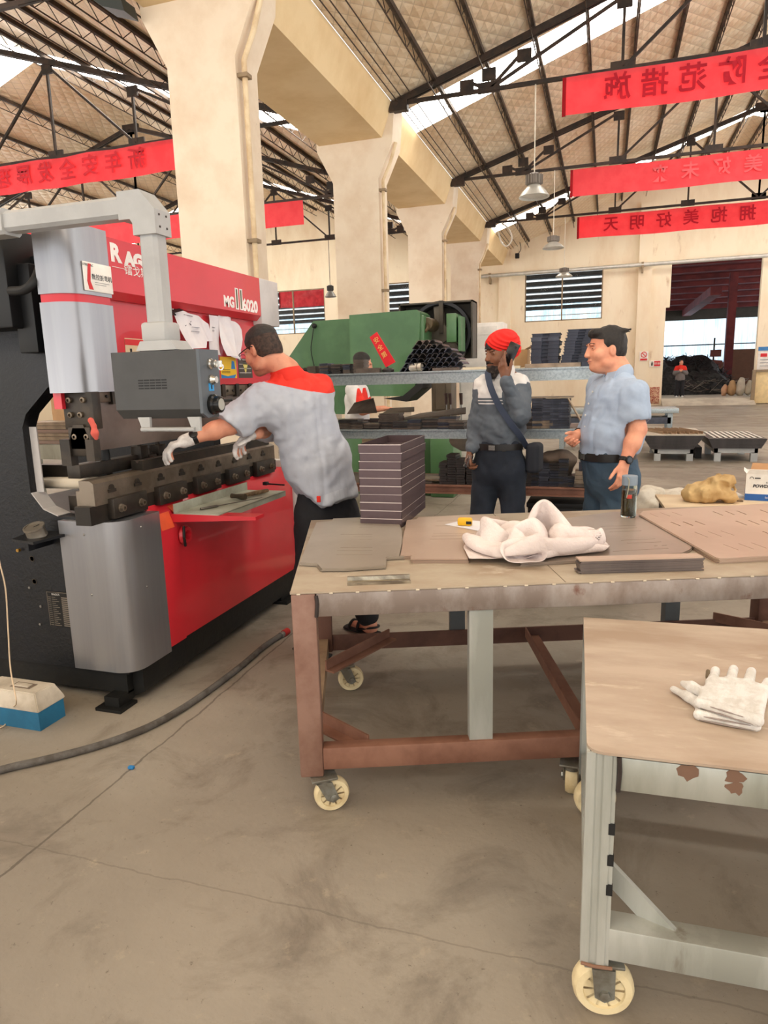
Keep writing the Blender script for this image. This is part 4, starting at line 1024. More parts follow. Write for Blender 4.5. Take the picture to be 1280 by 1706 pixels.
for (x0, y0, x1, y1) in ((.06, .26, .24, .06), (.06, .72, .36, BD - .09), (BL - .05, .32, BL - .3, .05), (BL - .05, BD - .32, BL - .3, BD - .05)):
    bb().angle((x0, y0, .205), (x1, y1, .205), .05, .008).build('corner_brace', RUST, bt)
q = BT.inverted()
c0, c1 = at(802, 1125, Y=2.3), None
xm = .624
bb().profile((xm, .03, .21), (xm, .03, BZ - .08), [(-.04, -.02), (.04, -.02), (.04, .02), (.033, .02), (.033, -.013), (-.033, -.013), (-.033, .02), (-.04, .02)], up=(0, 1, 0)).build('middle_post', POST, bt)
for x in (.675, 1.78): bb().box(x, x + .075, BD - .05, BD, .2, BZ - .08).build('stub_post', M('stub_steel', (96, 100, 102), .45, .5), bt)
bb().profile((1.09, BD - .05, .22), (1.04, .05, .22), [(-.035, -.05), (.035, -.05), (.035, .0), (.028, .0), (.028, -.043), (-.035, -.043)]).build('cross_rail', RUST, bt)
for x, y, a in ((.075, .02, .25), (.14, BD - .22, .15), (.95, .03, 1.2), (BL - .06, .05, .4), (BL - .06, BD - .06, .3)):
    caster(bt, BT, x, y, .139, .062, a)
# ---- small table
SO, SA, SL, SD, SZ = Vector((-.012, 1.385, 0)), math.radians(2.2), 1.25, .84, .685
st = thing('small_work_table', 'smaller galvanised welded table with a brown worn top, nearest the camera at the right', 'table', SO, SA)
STM = Matrix.Translation(SO) @ Matrix.Rotation(SA, 4, 'Z')
def sb(): return place(MB(), SO, SA)
o = [(.0, .035)] + [(.035 - .035 * math.cos(t), .035 - .035 * math.sin(t)) for t in (.4, .8, 1.2)] + [(.035, 0), (SL, 0), (SL, SD), (.0, SD)]
sb().plate(o, [], SZ - .006, SZ).build('table_top', TOPS, st)
sb().box(.064, SL - .064, .008, .05, SZ - .09, SZ - .012, .003).build('front_rail', GALVW, st)
sb().box(.064, SL - .064, SD - .05, SD - .008, SZ - .09, SZ - .012, .003).build('back_rail', GALVW, st)
for x in (.004, SL - .05): sb().box(x, x + .045, .085, SD - .085, SZ - .09, SZ - .012, .003).build('end_rail', GALVW, st)
MARK = M('brown_paint_marks', (122, 92, 74), .7)
r_ = random.Random(5)
for cx, cz, w in ((.2, SZ - .028, .02), (.29, SZ - .026, .02), (.292, SZ - .05, .018)):
    n = 12; pts = [(cx + w * (1 + .35 * r_.uniform(-1, 1)) * math.cos(2 * PI * k / n), .0072, cz + w * .8 * (1 + .35 * r_.uniform(-1, 1)) * math.sin(2 * PI * k / n)) for k in range(n)]
    sb().prism(pts, (0, .001, 0)).build('paint_mark', MARK, st)
SLOT = BLACK
LW = .06
for x, sx in ((0, 1), (SL, -1)):
    for y, sy in ((0, 1), (SD, -1)):
        l = sb()
        pts = [(0, .0), (.018, .0), (.022, .005), (.032, .005), (.036, 0), (.052, 0), (.055, .003), (.062, .003), (.062, .01), (.052, .007), (.037, .007), (.032, .012), (.022, .012), (.018, .007), (.007, .007), (.007, .055), (.0, .06)]
        n = len(pts); P = [(x + sx * a, y + sy * (b + .004)) for a, b in pts]
        l.prism([(a, b, .155) for a, b in P], (0, 0, SZ - .161))
        l.box(x + sx * .002, x + sx * .06, y + sy * .05, y + sy * .06, .155, SZ - .006)
        lg = l.build('leg', POST, st)
        if (x, y) == (0, 0):
            for z in (.49, .414, .34):
                m = sb(); m.box(.05, .0635, .003, .012, z, z + .026); m.build('slot', SLOT, lg)
wb = sb(); wb.tube([(.066, .006, SZ - .01), (.068, .005, SZ - .045), (.066, .006, SZ - .09)], .005, 8); wb.build('weld_bead', WELD, st)
wb = sb(); wb.tube([(.002, .003, .156), (.03, .001, .154), (.07, .002, .156)], .004, 8); wb.build('weld_bead', M('rusty_weld', (140, 104, 84), .6, .2), st)
for y0, y1, nm in ((.006, .066, 'lower_front_rail'), (SD - .066, SD - .006, 'lower_back_rail')):
    sb().box(.06, SL - .06, y0, y1, .172, .254, .003).build(nm, POST, st)
for x in (.006, SL - .066): sb().box(x, x + .06, .08, SD - .08, .168, .24, .003).build('lower_end_rail', POST, st)
sb().beam((.03, .1, .36), (.2, .04, .225), .012, .05).build('corner_brace', POST, st)
sb().beam((SL - .03, .1, .36), (SL - .2, .04, .225), .012, .05).build('corner_brace', POST, st)
for x, y, a in ((.05, .045, .12), (.05, SD - .05, .3), (SL - .05, .045, .5), (SL - .05, SD - .05, .1)): caster(st, STM, x, y, .155, .07, a - .0, .044, .004)
# ================================================================ cut steel blanks on the big table
SHEET = M('cold_rolled_sheet', (172, 162, 148), .36, .35, (158, 147, 133), 1.2, rvar=.06); SHEETW = M('warm_sheet', (192, 170, 152), .36, .3, (178, 154, 136), 1.0, rvar=.06)
EDGE = M('cut_edge', (70, 66, 66), .5, .5)
def quad_slot(a, b, Z, w):
    p, q = at(*a, Z=Z), at(*b, Z=Z); d = (q - p).normalized(); s = Vector((-d.y, d.x, 0)) * w / 2
    return [tuple((p - s).xy), tuple((q - s).xy), tuple((q + s).xy), tuple((p + s).xy)]
def pile(n, th, z0, outline, slots, label_top, label, group, mat, name='sheet_blank', cat='steel blank', jit=.004, w=.0032):
    r = random.Random(len(outline) + n); ztop = z0 + n * th
    P = [tuple(at(px, py, Z=ztop).xy) for px, py in outline]
    H = [quad_slot(a, b, ztop, ww) for a, b, ww in [(s + (w,))[:3] for s in slots]]
    for k in range(n):
        dx, dy = (0, 0) if k == n - 1 else (r.uniform(-jit, jit), r.uniform(-jit, jit))
        mb = MB().plate([(x + dx, y + dy) for x, y in P], [[(x + dx, y + dy) for x, y in h] for h in H] if k >= n - 2 else [], z0 + k * th, z0 + (k + 1) * th - .0003)
        o = mb.build(name, mat, smooth=0)
        tag(o, label_top if k == n - 1 else label, cat, group)
z = lambda L, s, ox, oy: [(ox + a * s, oy + b * s) for a, b in L]
s1 = .21875
L1 = z([(218, 136), (335, 126), (345, 108), (716, 94), (724, 114), (838, 120), (862, 200), (880, 394), (745, 402), (737, 466), (430, 487), (255, 487), (222, 450), (92, 442), (135, 330)], s1, 480, 840)
SL1 = [(a, b) for a, b in [z([(490, y), (645, y - 1)], s1, 480, 840) for y in (136,)] + [z([(x, y), (643, y - 1)], s1, 480, 840) for x, y in ((545, 158), (545, 177), (400, 231), (500, 247), (545, 268), (400, 331), (375, 354), (368, 384))]]
pile(7, .0022, BZ, L1, SL1, 'topmost notched steel blank of the pile at the left end of the long table', 'notched steel blank lower in the pile at the left end of the long table', 'blanks at the left table end', SHEET)
L2 = [(679, 866), (695, 865), (697, 862), (790, 857), (832, 860), (842, 898), (815, 919), (780, 924), (780, 931), (686, 931), (686, 925), (667, 925)]
SL2 = [((x0, y), (x1, y - .5)) for x0, x1, y in ((728, 775, 868), (725, 780, 876), (722, 790, 889), (720, 790, 893), (716, 790, 898))]
pile(8, .0022, BZ, L2, SL2, 'topmost notched steel blank of the pile left of the white cloth', 'notched steel blank lower in the pile left of the white cloth', 'blanks left of the cloth', SHEETW)
L3 = [(880, 872), (1024, 852), (1062, 855), (1156, 908), (1150, 915), (1136, 921), (950, 934), (868, 938)]
s3 = .28125
SL3 = [tuple(z(p, s3, 920, 820)) for p in ([(290, 203), (495, 196)], [(315, 218), (505, 211)], [(340, 235), (530, 228)], [(410, 285), (612, 276)], [(445, 302), (648, 294)], [(360, 350), (690, 332)], [(605, 318), (625, 316)], [(650, 316), (682, 313)])]
pile(6, .0022, BZ, L3, SL3, 'topmost slotted steel blank under the tea bottle', 'slotted steel blank lower in the pile under the tea bottle', 'blanks under the bottle', M('sheet_mid', (166, 152, 140), .36, .35, (152, 137, 124), 1.2, rvar=.06))
L4 = [(1066, 857), (1072, 851), (1290, 838), (1430, 918), (1200, 930), (1192, 928)]
dk = [[(955, 115), (1010, 137)], [(1027, 112), (1080, 134)], [(1095, 110), (1150, 132)], [(1235, 105), (1280, 122)], [(705, 177), (760, 200)], [(778, 175), (832, 197)], [(850, 172), (905, 193)], [(1090, 170), (1152, 195)], [(1165, 167), (1228, 192)], [(1240, 165), (1285, 185)], [(1250, 232), (1290, 250)]]
lt_ = [[(580, 125), (630, 147)], [(640, 120), (700, 142)], [(710, 117), (770, 138)], [(845, 235), (925, 267)], [(925, 232), (1005, 262)], [(1000, 228), (1080, 255)], [(1015, 308), (1105, 342)], [(1105, 303), (1195, 337)], [(1180, 298), (1272, 332)]]
SL4 = [tuple(z(p, s3, 920, 820)) + (.009,) for p in dk] + [tuple(z(p, s3, 920, 820)) + (.0025,) for p in lt_]
pile(8, .0026, BZ, L4, SL4, 'topmost large slotted copper-toned steel blank at the right end of the long table', 'large slotted steel blank lower in the pile at the right end of the long table', 'large blanks at the right table end', SHEETW)
# stack of narrow bars at the front, bent profile
zz = BZ; a = at(966, 957, Z=BZ); b = at(1171, 951, Z=BZ); d = (b - a).normalized(); nrm = Vector((-d.y, d.x, 0)); L_ = (b - a).length
r_ = random.Random(2); BARM = M('bar_steel', (112, 102, 98), .4, .55, (92, 84, 82), 3)
for k in range(10):
    j = d * r_.uniform(-.006, .006) + nrm * r_.uniform(-.002, .002)
    P = [a + j, a + j + d * L_, a + j + d * L_ + nrm * .05, a + j + nrm * .05]
    mb = MB().prism([(p.x, p.y, zz + .0001) for p in P], (0, 0, .0048)); o = mb.build('flat_bar', SHEETW if k == 9 else BARM, smooth=0)
    tag(o, 'topmost narrow flat bar of the stack at the front table edge' if k == 9 else 'narrow dark flat bar inside the stack at the front table edge', 'flat bar', 'stacked flat bars'); zz += .005
a = at(579, 976, Z=BZ); b = at(685, 972, Z=BZ); d = (b - a).normalized(); nrm = Vector((-d.y, d.x, 0))
pr = [(0, .0), (.0, .008), (.014, .008), (.018, .002), (.05, .002), (.054, .014), (.066, .014), (.066, .0115), (.056, .0115), (.0525, .0), (.0165, .0), (.012, .0055), (.003, .0055), (.003, 0)]
mb = MB().prism([a + nrm * x + Vector((0, 0, y)) for x, y in pr], d * (b - a).length)
tag(mb.build('bent_profile', M('bright_profile', (176, 168, 150), .25, .8, (120, 110, 96), 8, stretch=(.2, 4, 1)), smooth=20), 'short bright bent steel profile near the left front edge of the long table', 'steel profile')
# nine folded trays stacked at the back of the table
TRAY = M('plum_tray_paint', (92, 76, 78), .35, .4, (80, 64, 67), 2)
p0, p1 = Vector((-.915, 3.02, BZ)), None
tr = thing('folded_tray', '', 'steel tray', (0, 0, 0), 0, 'stacked folded trays')
tw, tl_, th = .2, .5, .0405
mb = MB()
mb.box(-tw, 0, 0, tl_, 0, .002).box(-tw, 0, 0, .002, 0, th - .001).box(-tw, 0, tl_ - .002, tl_, 0, th - .001).box(-tw, -tw + .002, 0, tl_, 0, th - .001).box(-.002, 0, 0, tl_, 0, th - .001)
mb.build('tray_body', TRAY, tr, world=False, smooth=0)
mb = MB().box(-tw - .0004, .0004, -.0004, .006, th - .0048, th - .0012).box(-.006, .0004, 0, tl_, th - .0034, th - .0022)
mb.build('folded_rim', M('bright_rim', (206, 192, 188), .35, .2), tr, world=False, smooth=0)
r_ = random.Random(4)
for k in range(10):
    o = tr if k == 0 else copy_tree(tr)
    o['label'] = 'open topmost plum-brown folded tray of the tall stack behind the long table' if k == 9 else 'plum-brown folded steel tray inside the tall stack behind the long table'
    o.location = (-.868 + r_.uniform(-.0008, .0008) + (.004 if k == 8 else 0), 2.93 + (.0 if k < 9 else .0) + r_.uniform(-.002, .002), BZ + .0004 + k * (th - .0025) + .0 * k); o.rotation_euler = (0, 0, math.radians(2))
# paper, tape measure, tea bottle
a = [at(px, py, Z=BZ + .0185) for px, py in ((741, 874), (775, 866), (832, 872), (800, 885))]
tag(MB().prism([(p.x, p.y, p.z) for p in a], (0, 0, .0008)).build('paper_sheet', PAPER), 'white paper sheet under the yellow tape measure', 'paper')
c = at(775, 875, Z=BZ + .02); t = thing('tape_measure', 'yellow tape measure lying on the white paper', 'tape measure', c)
MB().box(c.x - .032, c.x + .032, c.y - .018, c.y + .018, c.z - .0005, c.z + .034, .008).build('case', M('tape_yellow', (236, 184, 32), .4), t)
MB().box(c.x + .008, c.x + .033, c.y - .0195, c.y - .016, c.z + .008, c.z + .022, .002).build('black_grip', BLACK, t)
c = at(1047, 861, Z=BZ + .0132); t = thing('tea_bottle', 'tall tea bottle with a grey-blue lid and brown tea, on a slotted blank', 'bottle', c)
hb_ = at(1047, 792, Y=c.y).z - c.z; rb = .0345
TEA = M('brown_tea', (92, 72, 40), .1, 0, (70, 56, 32), 14, trans=.35); BGL = M('bottle_glass', (226, 232, 224), .04, trans=1.0, ior=1.3)
MB().lathe(c, (0, 0, 1), [(rb * .9, 0), (rb, .006), (rb, hb_ * .74), (rb * .93, hb_ * .78), (rb * .86, hb_ * .78), (rb * .93, hb_ * .73), (rb * .93, .008), (0, .006)], 32).build('glass_body', BGL, t)
MB().lathe(c, (0, 0, 1), [(0, .0075), (rb * .925, .0085), (rb * .925, hb_ * .66), (0, hb_ * .66)], 28).build('tea', TEA, t)
LID = M('lid_grey_blue', (128, 142, 156), .45)
MB().lathe(c, (0, 0, 1), [(rb * .8, hb_ * .77), (rb * .98, hb_ * .775), (rb, hb_ * .8), (rb, hb_ * .985), (rb * .94, hb_), (0, hb_)], 32).build('lid', LID, t)
MB().tube([c + Vector((-.012, -rb * .96, hb_ * .97)), c + Vector((-.004, -rb * 1.1, hb_ * .9)), c + Vector((-.006, -rb * 1.1, hb_ * .7)), c + Vector((-.012, -rb * 1.06, hb_ * .5))], .0025, 8, 4).build('strap', M('strap_grey', (150, 150, 130), .8), t)
MB().box(c.x - .011, c.x + .011, c.y - rb - .001, c.y - rb + .004, c.z + hb_ * .47, c.z + hb_ * .56, .001).build('red_print', M('print_red', (190, 64, 50), .6), t)
lv = MB(); r_ = random.Random(9)
for k in range(26):
    q = r_.uniform(0, 6.28); rr = rb * r_.uniform(.5, .88); z_ = c.z + r_.uniform(.02, hb_ * .6)
    lv.beam((c.x + rr * math.cos(q), c.y + rr * math.sin(q), z_), (c.x + rr * math.cos(q + .2), c.y + rr * math.sin(q + .2), z_ + r_.uniform(.01, .05)), .003, .005)
lv.build('tea_leaves', M('tea_leaf', (84, 78, 40), .7), t)['kind'] = 'stuff'
# ---- white cotton gloves on the small table
GLV = M('white_cotton_glove', (226, 224, 221), .9, 0, (208, 204, 198), 30, bump=.5, bsc=350); GLS = M('glove_stain', (110, 96, 76), .9)
def glove(label, cuff, knuck, tips, thumb, z0, fr=.013):
    s = SDF(.009); t = thing('cotton_glove', label, 'glove', at(*cuff[0], Z=z0), 0, 'pair of cotton gloves')
    P = lambda p, dz=0: np.array(at(*p, Z=z0)) + np.array((0, 0, dz))
    K = [P(k, .013) for k in knuck]; C0, C1 = P(cuff[0], .010), P(cuff[1], .010)
    for i, k in enumerate(K):
        f = i / (len(K) - 1); c = C0 + (C1 - C0) * f
        s.cap(c, k, .010, .013); s.cap(k, P(tips[i], .012), .0135, .0105, k=.006)
        if i: s.cap(K[i - 1], k, .013); s.cap((K[i - 1] + k) / 2, (C0 + (C1 - C0) * (f - .5 / (len(K) - 1))), .012, .010)
    s.cap(C0, C1, .0105)
    tb = P(thumb[0], .012); s.cap(K[0] * .45 + C0 * .55, tb, .012, .012); s.cap(tb, P(thumb[1], .011), .012, .0085)
    V, F = s.mesh(.0028, lambda Q: .0011 * vnoise(Q, 70, 4) * (1))
    V = relax(V, F, 2); V[:, 2] = np.maximum(V[:, 2], z0 - .0005)
    np_obj('glove_body', V, F, GLV, t)
    e = MB().tube([C0 + np.array((0, -.009, .003)), C0 * .5 + C1 * .5 + np.array((0, -.012, .004)), C1 + np.array((0, -.009, .003))], .0022, 8, 5).tube([C0 + np.array((0, -.0095, -.006)), C0 * .5 + C1 * .5 + np.array((0, -.0125, -.006)), C1 + np.array((0, -.009, -.006))], .0022, 8, 5)
    e.build('cuff_edge', M('glove_hem', (150, 138, 132), .9), t)
    return t
glove('lower white cotton glove of the pair on the small brown table top, thumb pointing left', ((1164, 1198), (1258, 1216)), ((1172, 1165), (1200, 1162), (1228, 1166), (1262, 1172)), ((1190, 1145), (1212, 1140), (1240, 1145), (1270, 1152)), ((1146, 1168), (1122, 1155)), SZ)
g2 = glove('upper white cotton glove of the pair, with a grey smudged fingertip', ((1166, 1178), (1262, 1208)), ((1186, 1146), (1216, 1146), (1246, 1150), (1272, 1160)), ((1192, 1124), (1222, 1122), (1252, 1126), (1279, 1144)), ((1152, 1152), (1138, 1146)), SZ + .021)
q = at(1182, 1128, Z=SZ + .032); s = SDF(.004); s.cap(q, at(1180, 1118, Z=SZ + .034), .009, .005); V, F = s.mesh(.003); np_obj('smudged_fingertip', V, F, GLS, g2)
# ================================================================ floor items by the press
TBW = M('toolbox_white', (206, 196, 180), .6, 0, (176, 164, 146), 5, c3=(130, 116, 100), sc3=6, lo3=.64, hi3=.75); TBB = M('toolbox_blue', (38, 112, 150), .5, 0, (30, 96, 130), 4)
tx0, tx1, ty0, ty1 = -2.66, -2.296, 2.131, 2.29
t = thing('tool_box', 'blue plastic toolbox with a dusty white lid on the floor beside the press', 'toolbox', ((tx0 + tx1) / 2, 2.21, 0))
MB().prism([(tx0 + .006, ty0 + .006, 0), (tx1 - .006, ty0 + .006, 0), (tx1 - .006, ty1 - .006, 0), (tx0 + .006, ty1 - .006, 0)], (0, 0, .088)).build('body', TBB, t)
bm = bmesh.new(); lo = [bm.verts.new(p) for p in ((tx0, ty0, .088), (tx1, ty0, .088), (tx1, ty1, .088), (tx0, ty1, .088))]; mi_ = [bm.verts.new((v.co.x, v.co.y, .1)) for v in lo]
hi = [bm.verts.new(p) for p in ((tx0 + .03, ty0 + .022, .165), (tx1 - .03, ty0 + .022, .165), (tx1 - .03, ty1 - .022, .165), (tx0 + .03, ty1 - .022, .165))]
bm.faces.new(lo[::-1]); bm.faces.new(hi)
for a, b in ((lo, mi_), (mi_, hi)):
    for i in range(4): bm.faces.new((a[i], a[(i + 1) % 4], b[(i + 1) % 4], b[i]))
bmesh.ops.bevel(bm, geom=bm.edges[:], offset=.004, segments=2, affect='EDGES')
ld = MB().bm(bm).build('lid', TBW, t)
cx, cy = (tx0 + tx1) / 2 + .03, (ty0 + ty1) / 2
MB().box(cx - .05, cx + .06, cy - .025, cy + .025, .1652, .1664).build('handle_recess', M('recess_grey', (120, 106, 92), .8), ld)
MB().box(cx - .035, cx + .045, cy - .018, cy + .012, .166, .172, .002).build('handle', TBW, ld)
hs = thing('rubber_hose', 'long grey rubber hose curving across the concrete floor in front of the press', 'hose', at(200, 1240, Z=0))
pts = [at(px, py, Z=.016) for px, py in ((-120, 1320), (0, 1283), (90, 1262), (180, 1237), (260, 1205), (330, 1163), (400, 1111), (440, 1077), (472, 1056))]
MB().tube(pts, .0155, 12, 8).build('hose_run', M('hose_grey', (98, 94, 90), .7, 0, (74, 68, 62), 14), hs)
e = pts[-1]; MB().cyl(e, e + (pts[-1] - pts[-2]).normalized() * .05, .02, n=14).build('coupling', M('coupling_red', (196, 46, 44), .4), hs)
MB().cyl(e - (pts[-1] - pts[-2]).normalized() * .03, e, .018, n=14).build('ferrule', SCREW, hs)
pts = [at(px, py, Y=2.06) for px, py in ((-12, 860), (-2, 930), (9, 980), (13, 1040), (17, 1110))] + [at(px, py, Y=2.02) for px, py in ((24, 1150), (27, 1172))] + [at(px, py, Z=.006) for px, py in ((20, 1193), (8, 1208), (-15, 1216))]
pts[-3].z = .04
tag(MB().tube(pts, .0028, 8, 6).build('white_cable', M('cable_cream', (214, 190, 160), .6)), 'thin cream cable hanging down past the toolbox at the left edge', 'cable')
c = at(219, 1281, Z=0); tag(MB().box(c.x - .012, c.x + .012, c.y - .008, c.y + .008, .001, .012, .003).build('plastic_plug', M('cap_blue', (40, 120, 180), .5)), 'small blue plastic plug on the floor joint', 'plastic plug')
# ================================================================ stacks of parts: one mesh, many copies
def blue(n, c, c2=None): return M(n, c, .45, .35, c2 or tuple(v * .8 for v in c), 6)
DB = blue('dark_blue_panel', (62, 66, 80)); DB2 = blue('blue_grey_panel', (84, 88, 102)); DK = blue('dark_steel_part', (70, 66, 66)); DKW = blue('warm_steel_part', (112, 100, 92)); BGE = blue('beige_steel_part', (164, 146, 126))
def unit(w, d, h, style='pan'):
    mb = MB()
    if style == 'pan':
        mb.box(-w / 2, w / 2, -d / 2, d / 2, h * .72, h).box(-w / 2, -w / 2 + .004, -d / 2, d / 2, 0, h * .8).box(w / 2 - .004, w / 2, -d / 2, d / 2, 0, h * .8).box(-w / 2 + .006, w / 2 - .006, -d / 2 + .004, -d / 2 + .007, h * .1, h * .8)
    elif style == 'notch':
        q = w * .12
        mb.prism([(-w / 2, -d / 2, 0), (-q, -d / 2, 0), (-q, -d / 2 + .02, 0), (q, -d / 2 + .02, 0), (q, -d / 2, 0), (w / 2, -d / 2, 0), (w / 2, d / 2, 0), (-w / 2, d / 2, 0)], (0, 0, h * .85))
        mb.box(-w / 2 - .006, w / 2 + .006, -d / 2 - .004, d / 2, h * .85, h)
    else: mb.box(-w / 2, w / 2, -d / 2, d / 2, 0, h * .93)
    return mb
def stack(x, y, z, n, w, d, h, mats, name, cat, label, group, style='pan', jx=.004, jy=.006, lean=0.0, rz=0.0, seed=1, leany=0.0):
    r = random.Random(seed); src = {}
    for k in range(n):
        m = mats[r.randrange(len(mats))]
        if m.name not in src:
            o = unit(w, d, h, style).build(name, m, base=False, smooth=0); src[m.name] = o
        else: o = src[m.name].copy(); COL.objects.link(o)
        o.location = (x + lean * k + r.uniform(-jx, jx), y + leany * k + r.uniform(-jy, jy), z + k * h + .0004 * k + .0005); o.rotation_euler = (0, 0, rz + r.uniform(-.03, .03))
        tag(o, label, cat, group)
    return z + n * h
# ================================================================ parts rack behind the men
RYF, RYB = 5.3, 5.95; RX0, RX1 = -2.95, .03
rk = thing('parts_rack', 'long galvanised three level rack full of cut steel parts behind the standing men', 'rack', ((RX0 + RX1) / 2, 5.6, 0))
LV = [(1.525, .095, GALV), (1.07, .075, GALV), (.622, .07, M('rack_brown_rail', (146, 104, 86), .55, .15, (122, 84, 70), 4))]
for z, h, m in LV:
    MB().profile((RX0, RYF + .02, z - h / 2), (RX1, RYF + .02, z - h / 2), [(-.02, -h / 2), (.02, -h / 2), (.02, -h / 2 + .012), (-.0, -h / 2 + .012), (-.0, h / 2 - .012), (.02, h / 2 - .012), (.02, h / 2), (-.02, h / 2)]).build('front_rail', m, rk)
    MB().box(RX0, RX1, RYB - .04, RYB, z - h, z).build('back_rail', m, rk)
    for k in range(6):
        x = RX0 + .25 + k * (RX1 - RX0 - .5) / 5; MB().box(x - .03, x + .03, RYF + .04, RYB - .04, z - .03, z - .001).build('cross_bar', m, rk)
    if z < 1.5: MB().box(RX0 + .05, RX1 - .05, RYF + .045, RYB - .045, z - .0009, z).build('shelf_sheet', DKW, rk)
    else: MB().box(RX0 + .05, RX1 - .05, RYF + .045, RYF + .4, z - .0009, z).build('shelf_sheet', DKW, rk)
for x in (RX0, RX1 - .06):
    for y in (RYF + .0, RYB - .05): MB().box(x, x + .06, y + .045 * (y == RYF), y + .05 + .045 * (y == RYF), 0, 1.55).build('post', GALV, rk)
for x in (-1.95, -1.0): MB().box(x, x + .05, RYF + .05, RYF + .1, 0, .56).build('foot_post', M('foot_dark', (60, 60, 62), .5), rk)
Z1, Z2, Z3 = 1.5255, 1.0705, .6225
def xr(px, py, Y=5.36): return at(px, py, Y=Y).x
# top level, right: two tall stacks of notched dark blue panels lying on a beige plate
tag(MB().box(-.585, -.18, 5.31, 5.62, Z1, Z1 + .03).build('base_plate', BGE, smooth=0), 'beige steel plate under the dark blue panels on the top rack level', 'steel plate')
tag(MB().box(-.175, -.01, 5.31, 5.55, Z1, Z1 + .03).build('base_plate', DB, smooth=0), 'dark steel plate beside the head of the blue-shirted person', 'steel plate')
stack(-.445, 5.46, Z1 + .03, 8, .2, .24, .027, [DB, DB, DB2], 'notched_plate', 'steel panel', 'dark blue notched plate in the straight stack high on the right rack end', 'left stack of notched panels', 'notch', .008, .01, .001, seed=3)
stack(-.225, 5.47, Z1 + .03, 12, .2, .24, .0195, [DB, DB], 'notched_plate', 'steel panel', 'dark blue notched plate in the leaning stack beside the blue-shirted person\'s head', 'right stack of notched panels', 'notch', .004, .004, .0045, seed=4)
# top level, left: small stacks, bar, tin, can, red plaque, heap of folded channels
for i, (px, w, n, mt) in enumerate(((520, .075, 7, DKW), (540, .075, 9, DB2), (560, .08, 8, DK), (578, .06, 8, DB2), (598, .09, 11, DKW), (500, .07, 6, DK))):
    stack(xr(px, 612), 5.42, Z1, n, w, .14, .0095, [mt, DKW], 'small_bracket', 'steel bracket', ['small flat bracket in the leftmost visible low stack on the top rack rail', 'small flat bracket in the second low stack from the left on the top rack rail', 'small dark bracket in the middle low stack on the top rack rail', 'small bracket in the narrowest low stack on the top rack rail', 'small bracket in the tallest low stack beside the dark hair of the seated worker', 'small bracket in the low stack right behind the shoulder of the leaning worker'][i], 'small bracket stack %s' % 'abcdef'[i], 'flat', .004, .006, seed=20 + i)
a = xr(597, 620); b = xr(636, 618)
tag(MB().box(a, b, 5.31, 5.36, Z1, Z1 + .038).build('flat_bar', DKW), 'short grey flat bar lying on the top rack rail', 'flat bar')
tag(MB().lathe((xr(646, 616), 5.37, Z1), (0, 0, 1), [(.045, 0), (.05, .01), (.05, .022), (.035, .034), (0, .034)], 20).build('dark_disc', DK), 'low dark round disc under the red plaque on the top rack level', 'disc')
cn = thing('spray_can', 'white metal can lying on its side on the top rack rail', 'can', (xr(694, 614), 5.35, Z1))
MB().lathe((xr(684, 614), 5.36, Z1 + .033), (1, -.25, 0), [(.03, 0), (.033, .004), (.033, .095), (.028, .104), (.028, .1), (0, .1)], 22).build('can_body', M('can_white', (222, 216, 206), .35, .3, (186, 176, 160), 10), cn)
MB().lathe((xr(684, 614), 5.36, Z1 + .033), (1, -.25, 0), [(.0335, .07), (.0335, .078)], 22).build('can_band', M('can_band', (130, 124, 116), .4, .4), cn)
a = at(618, 566, Y=5.42); pq = thing('red_plaque', 'slanted red paper plaque with gold characters leaning in front of the green machine', 'plaque', (a.x + .1, 5.42, Z1))
P = [at(px, py, Y=5.42) for px, py in ((616, 562), (628, 553), (659, 603), (643, 612))]
MB().prism(P, (0, .006, 0)).build('plaque_board', M('plaque_red', (226, 30, 44), .6), pq)
dn = (P[3] - P[0]).normalized(); rt = (P[1] - P[0]).normalized(); GOLD = M('gold_ink', (236, 196, 110), .5)
for k, ch in enumerate('安全第'):
    c = P[0].lerp(P[3], .2 + .24 * k) + (P[1] - P[0]) * .52 + Vector((0, -.0015, 0))
    text('gold_character', ch, .05, GOLD, c, rt, -dn, pq, depth=.0006)
MB().beam(at(640, 604, Y=5.43), (at(652, 606, Y=5.43).x, 5.43, Z1), .012, .012).build('stand', DK, pq)
zc = MB().prism([(-.03, -.13, 0), (-.004, -.13, .03), (.02, -.13, .03), (.034, -.13, .012), (.03, -.13, .009), (.018, -.13, .0255), (-.001, -.13, .0255), (-.026, -.13, -.003)], (0, .26, 0))
src = {}; r_ = random.Random(12)
for row in range(7):
    nn = (10, 10, 9, 8, 7, 5, 3)[row]
    for k in range(nn):
        m = [DB, DB, DK, DB2][r_.randrange(4)] if row < 5 else [DKW, DK][r_.randrange(2)]
        if m.name not in src: o = MB(); o.v = list(zc.v); o.f = list(zc.f); o.mi = list(zc.mi); o = o.build('folded_channel', m, base=False, smooth=0); src[m.name] = o
        else: o = src[m.name].copy(); COL.objects.link(o)
        o.location = (-1.545 + row * .022 + k * .047 + r_.uniform(-.004, .004), 5.47 + r_.uniform(-.03, .03), Z1 + .004 + row * .0345); o.rotation_euler = (0, 0, r_.uniform(-.06, .06))
        tag(o, 'dark blue folded channel in the heap beside the white can' if row < 5 else 'greyish folded channel on the crest of the heap beside the flywheel', 'folded channel', 'heap of folded channels' if row < 5 else 'crest of the channel heap')
tag(MB().box(-1.3, -1.09, 5.31, 5.36, Z1, Z1 + .022).build('flat_bar', DKW), 'grey flat bar under the heap of folded channels', 'flat bar')
tag(MB().box(-1.06, -.62, 5.31, 5.37, Z1, Z1 + .02).build('cream_bar', M('bar_cream', (222, 210, 184), .5)), 'cream coloured flat bar behind the shoulder of the turbaned person', 'flat bar')
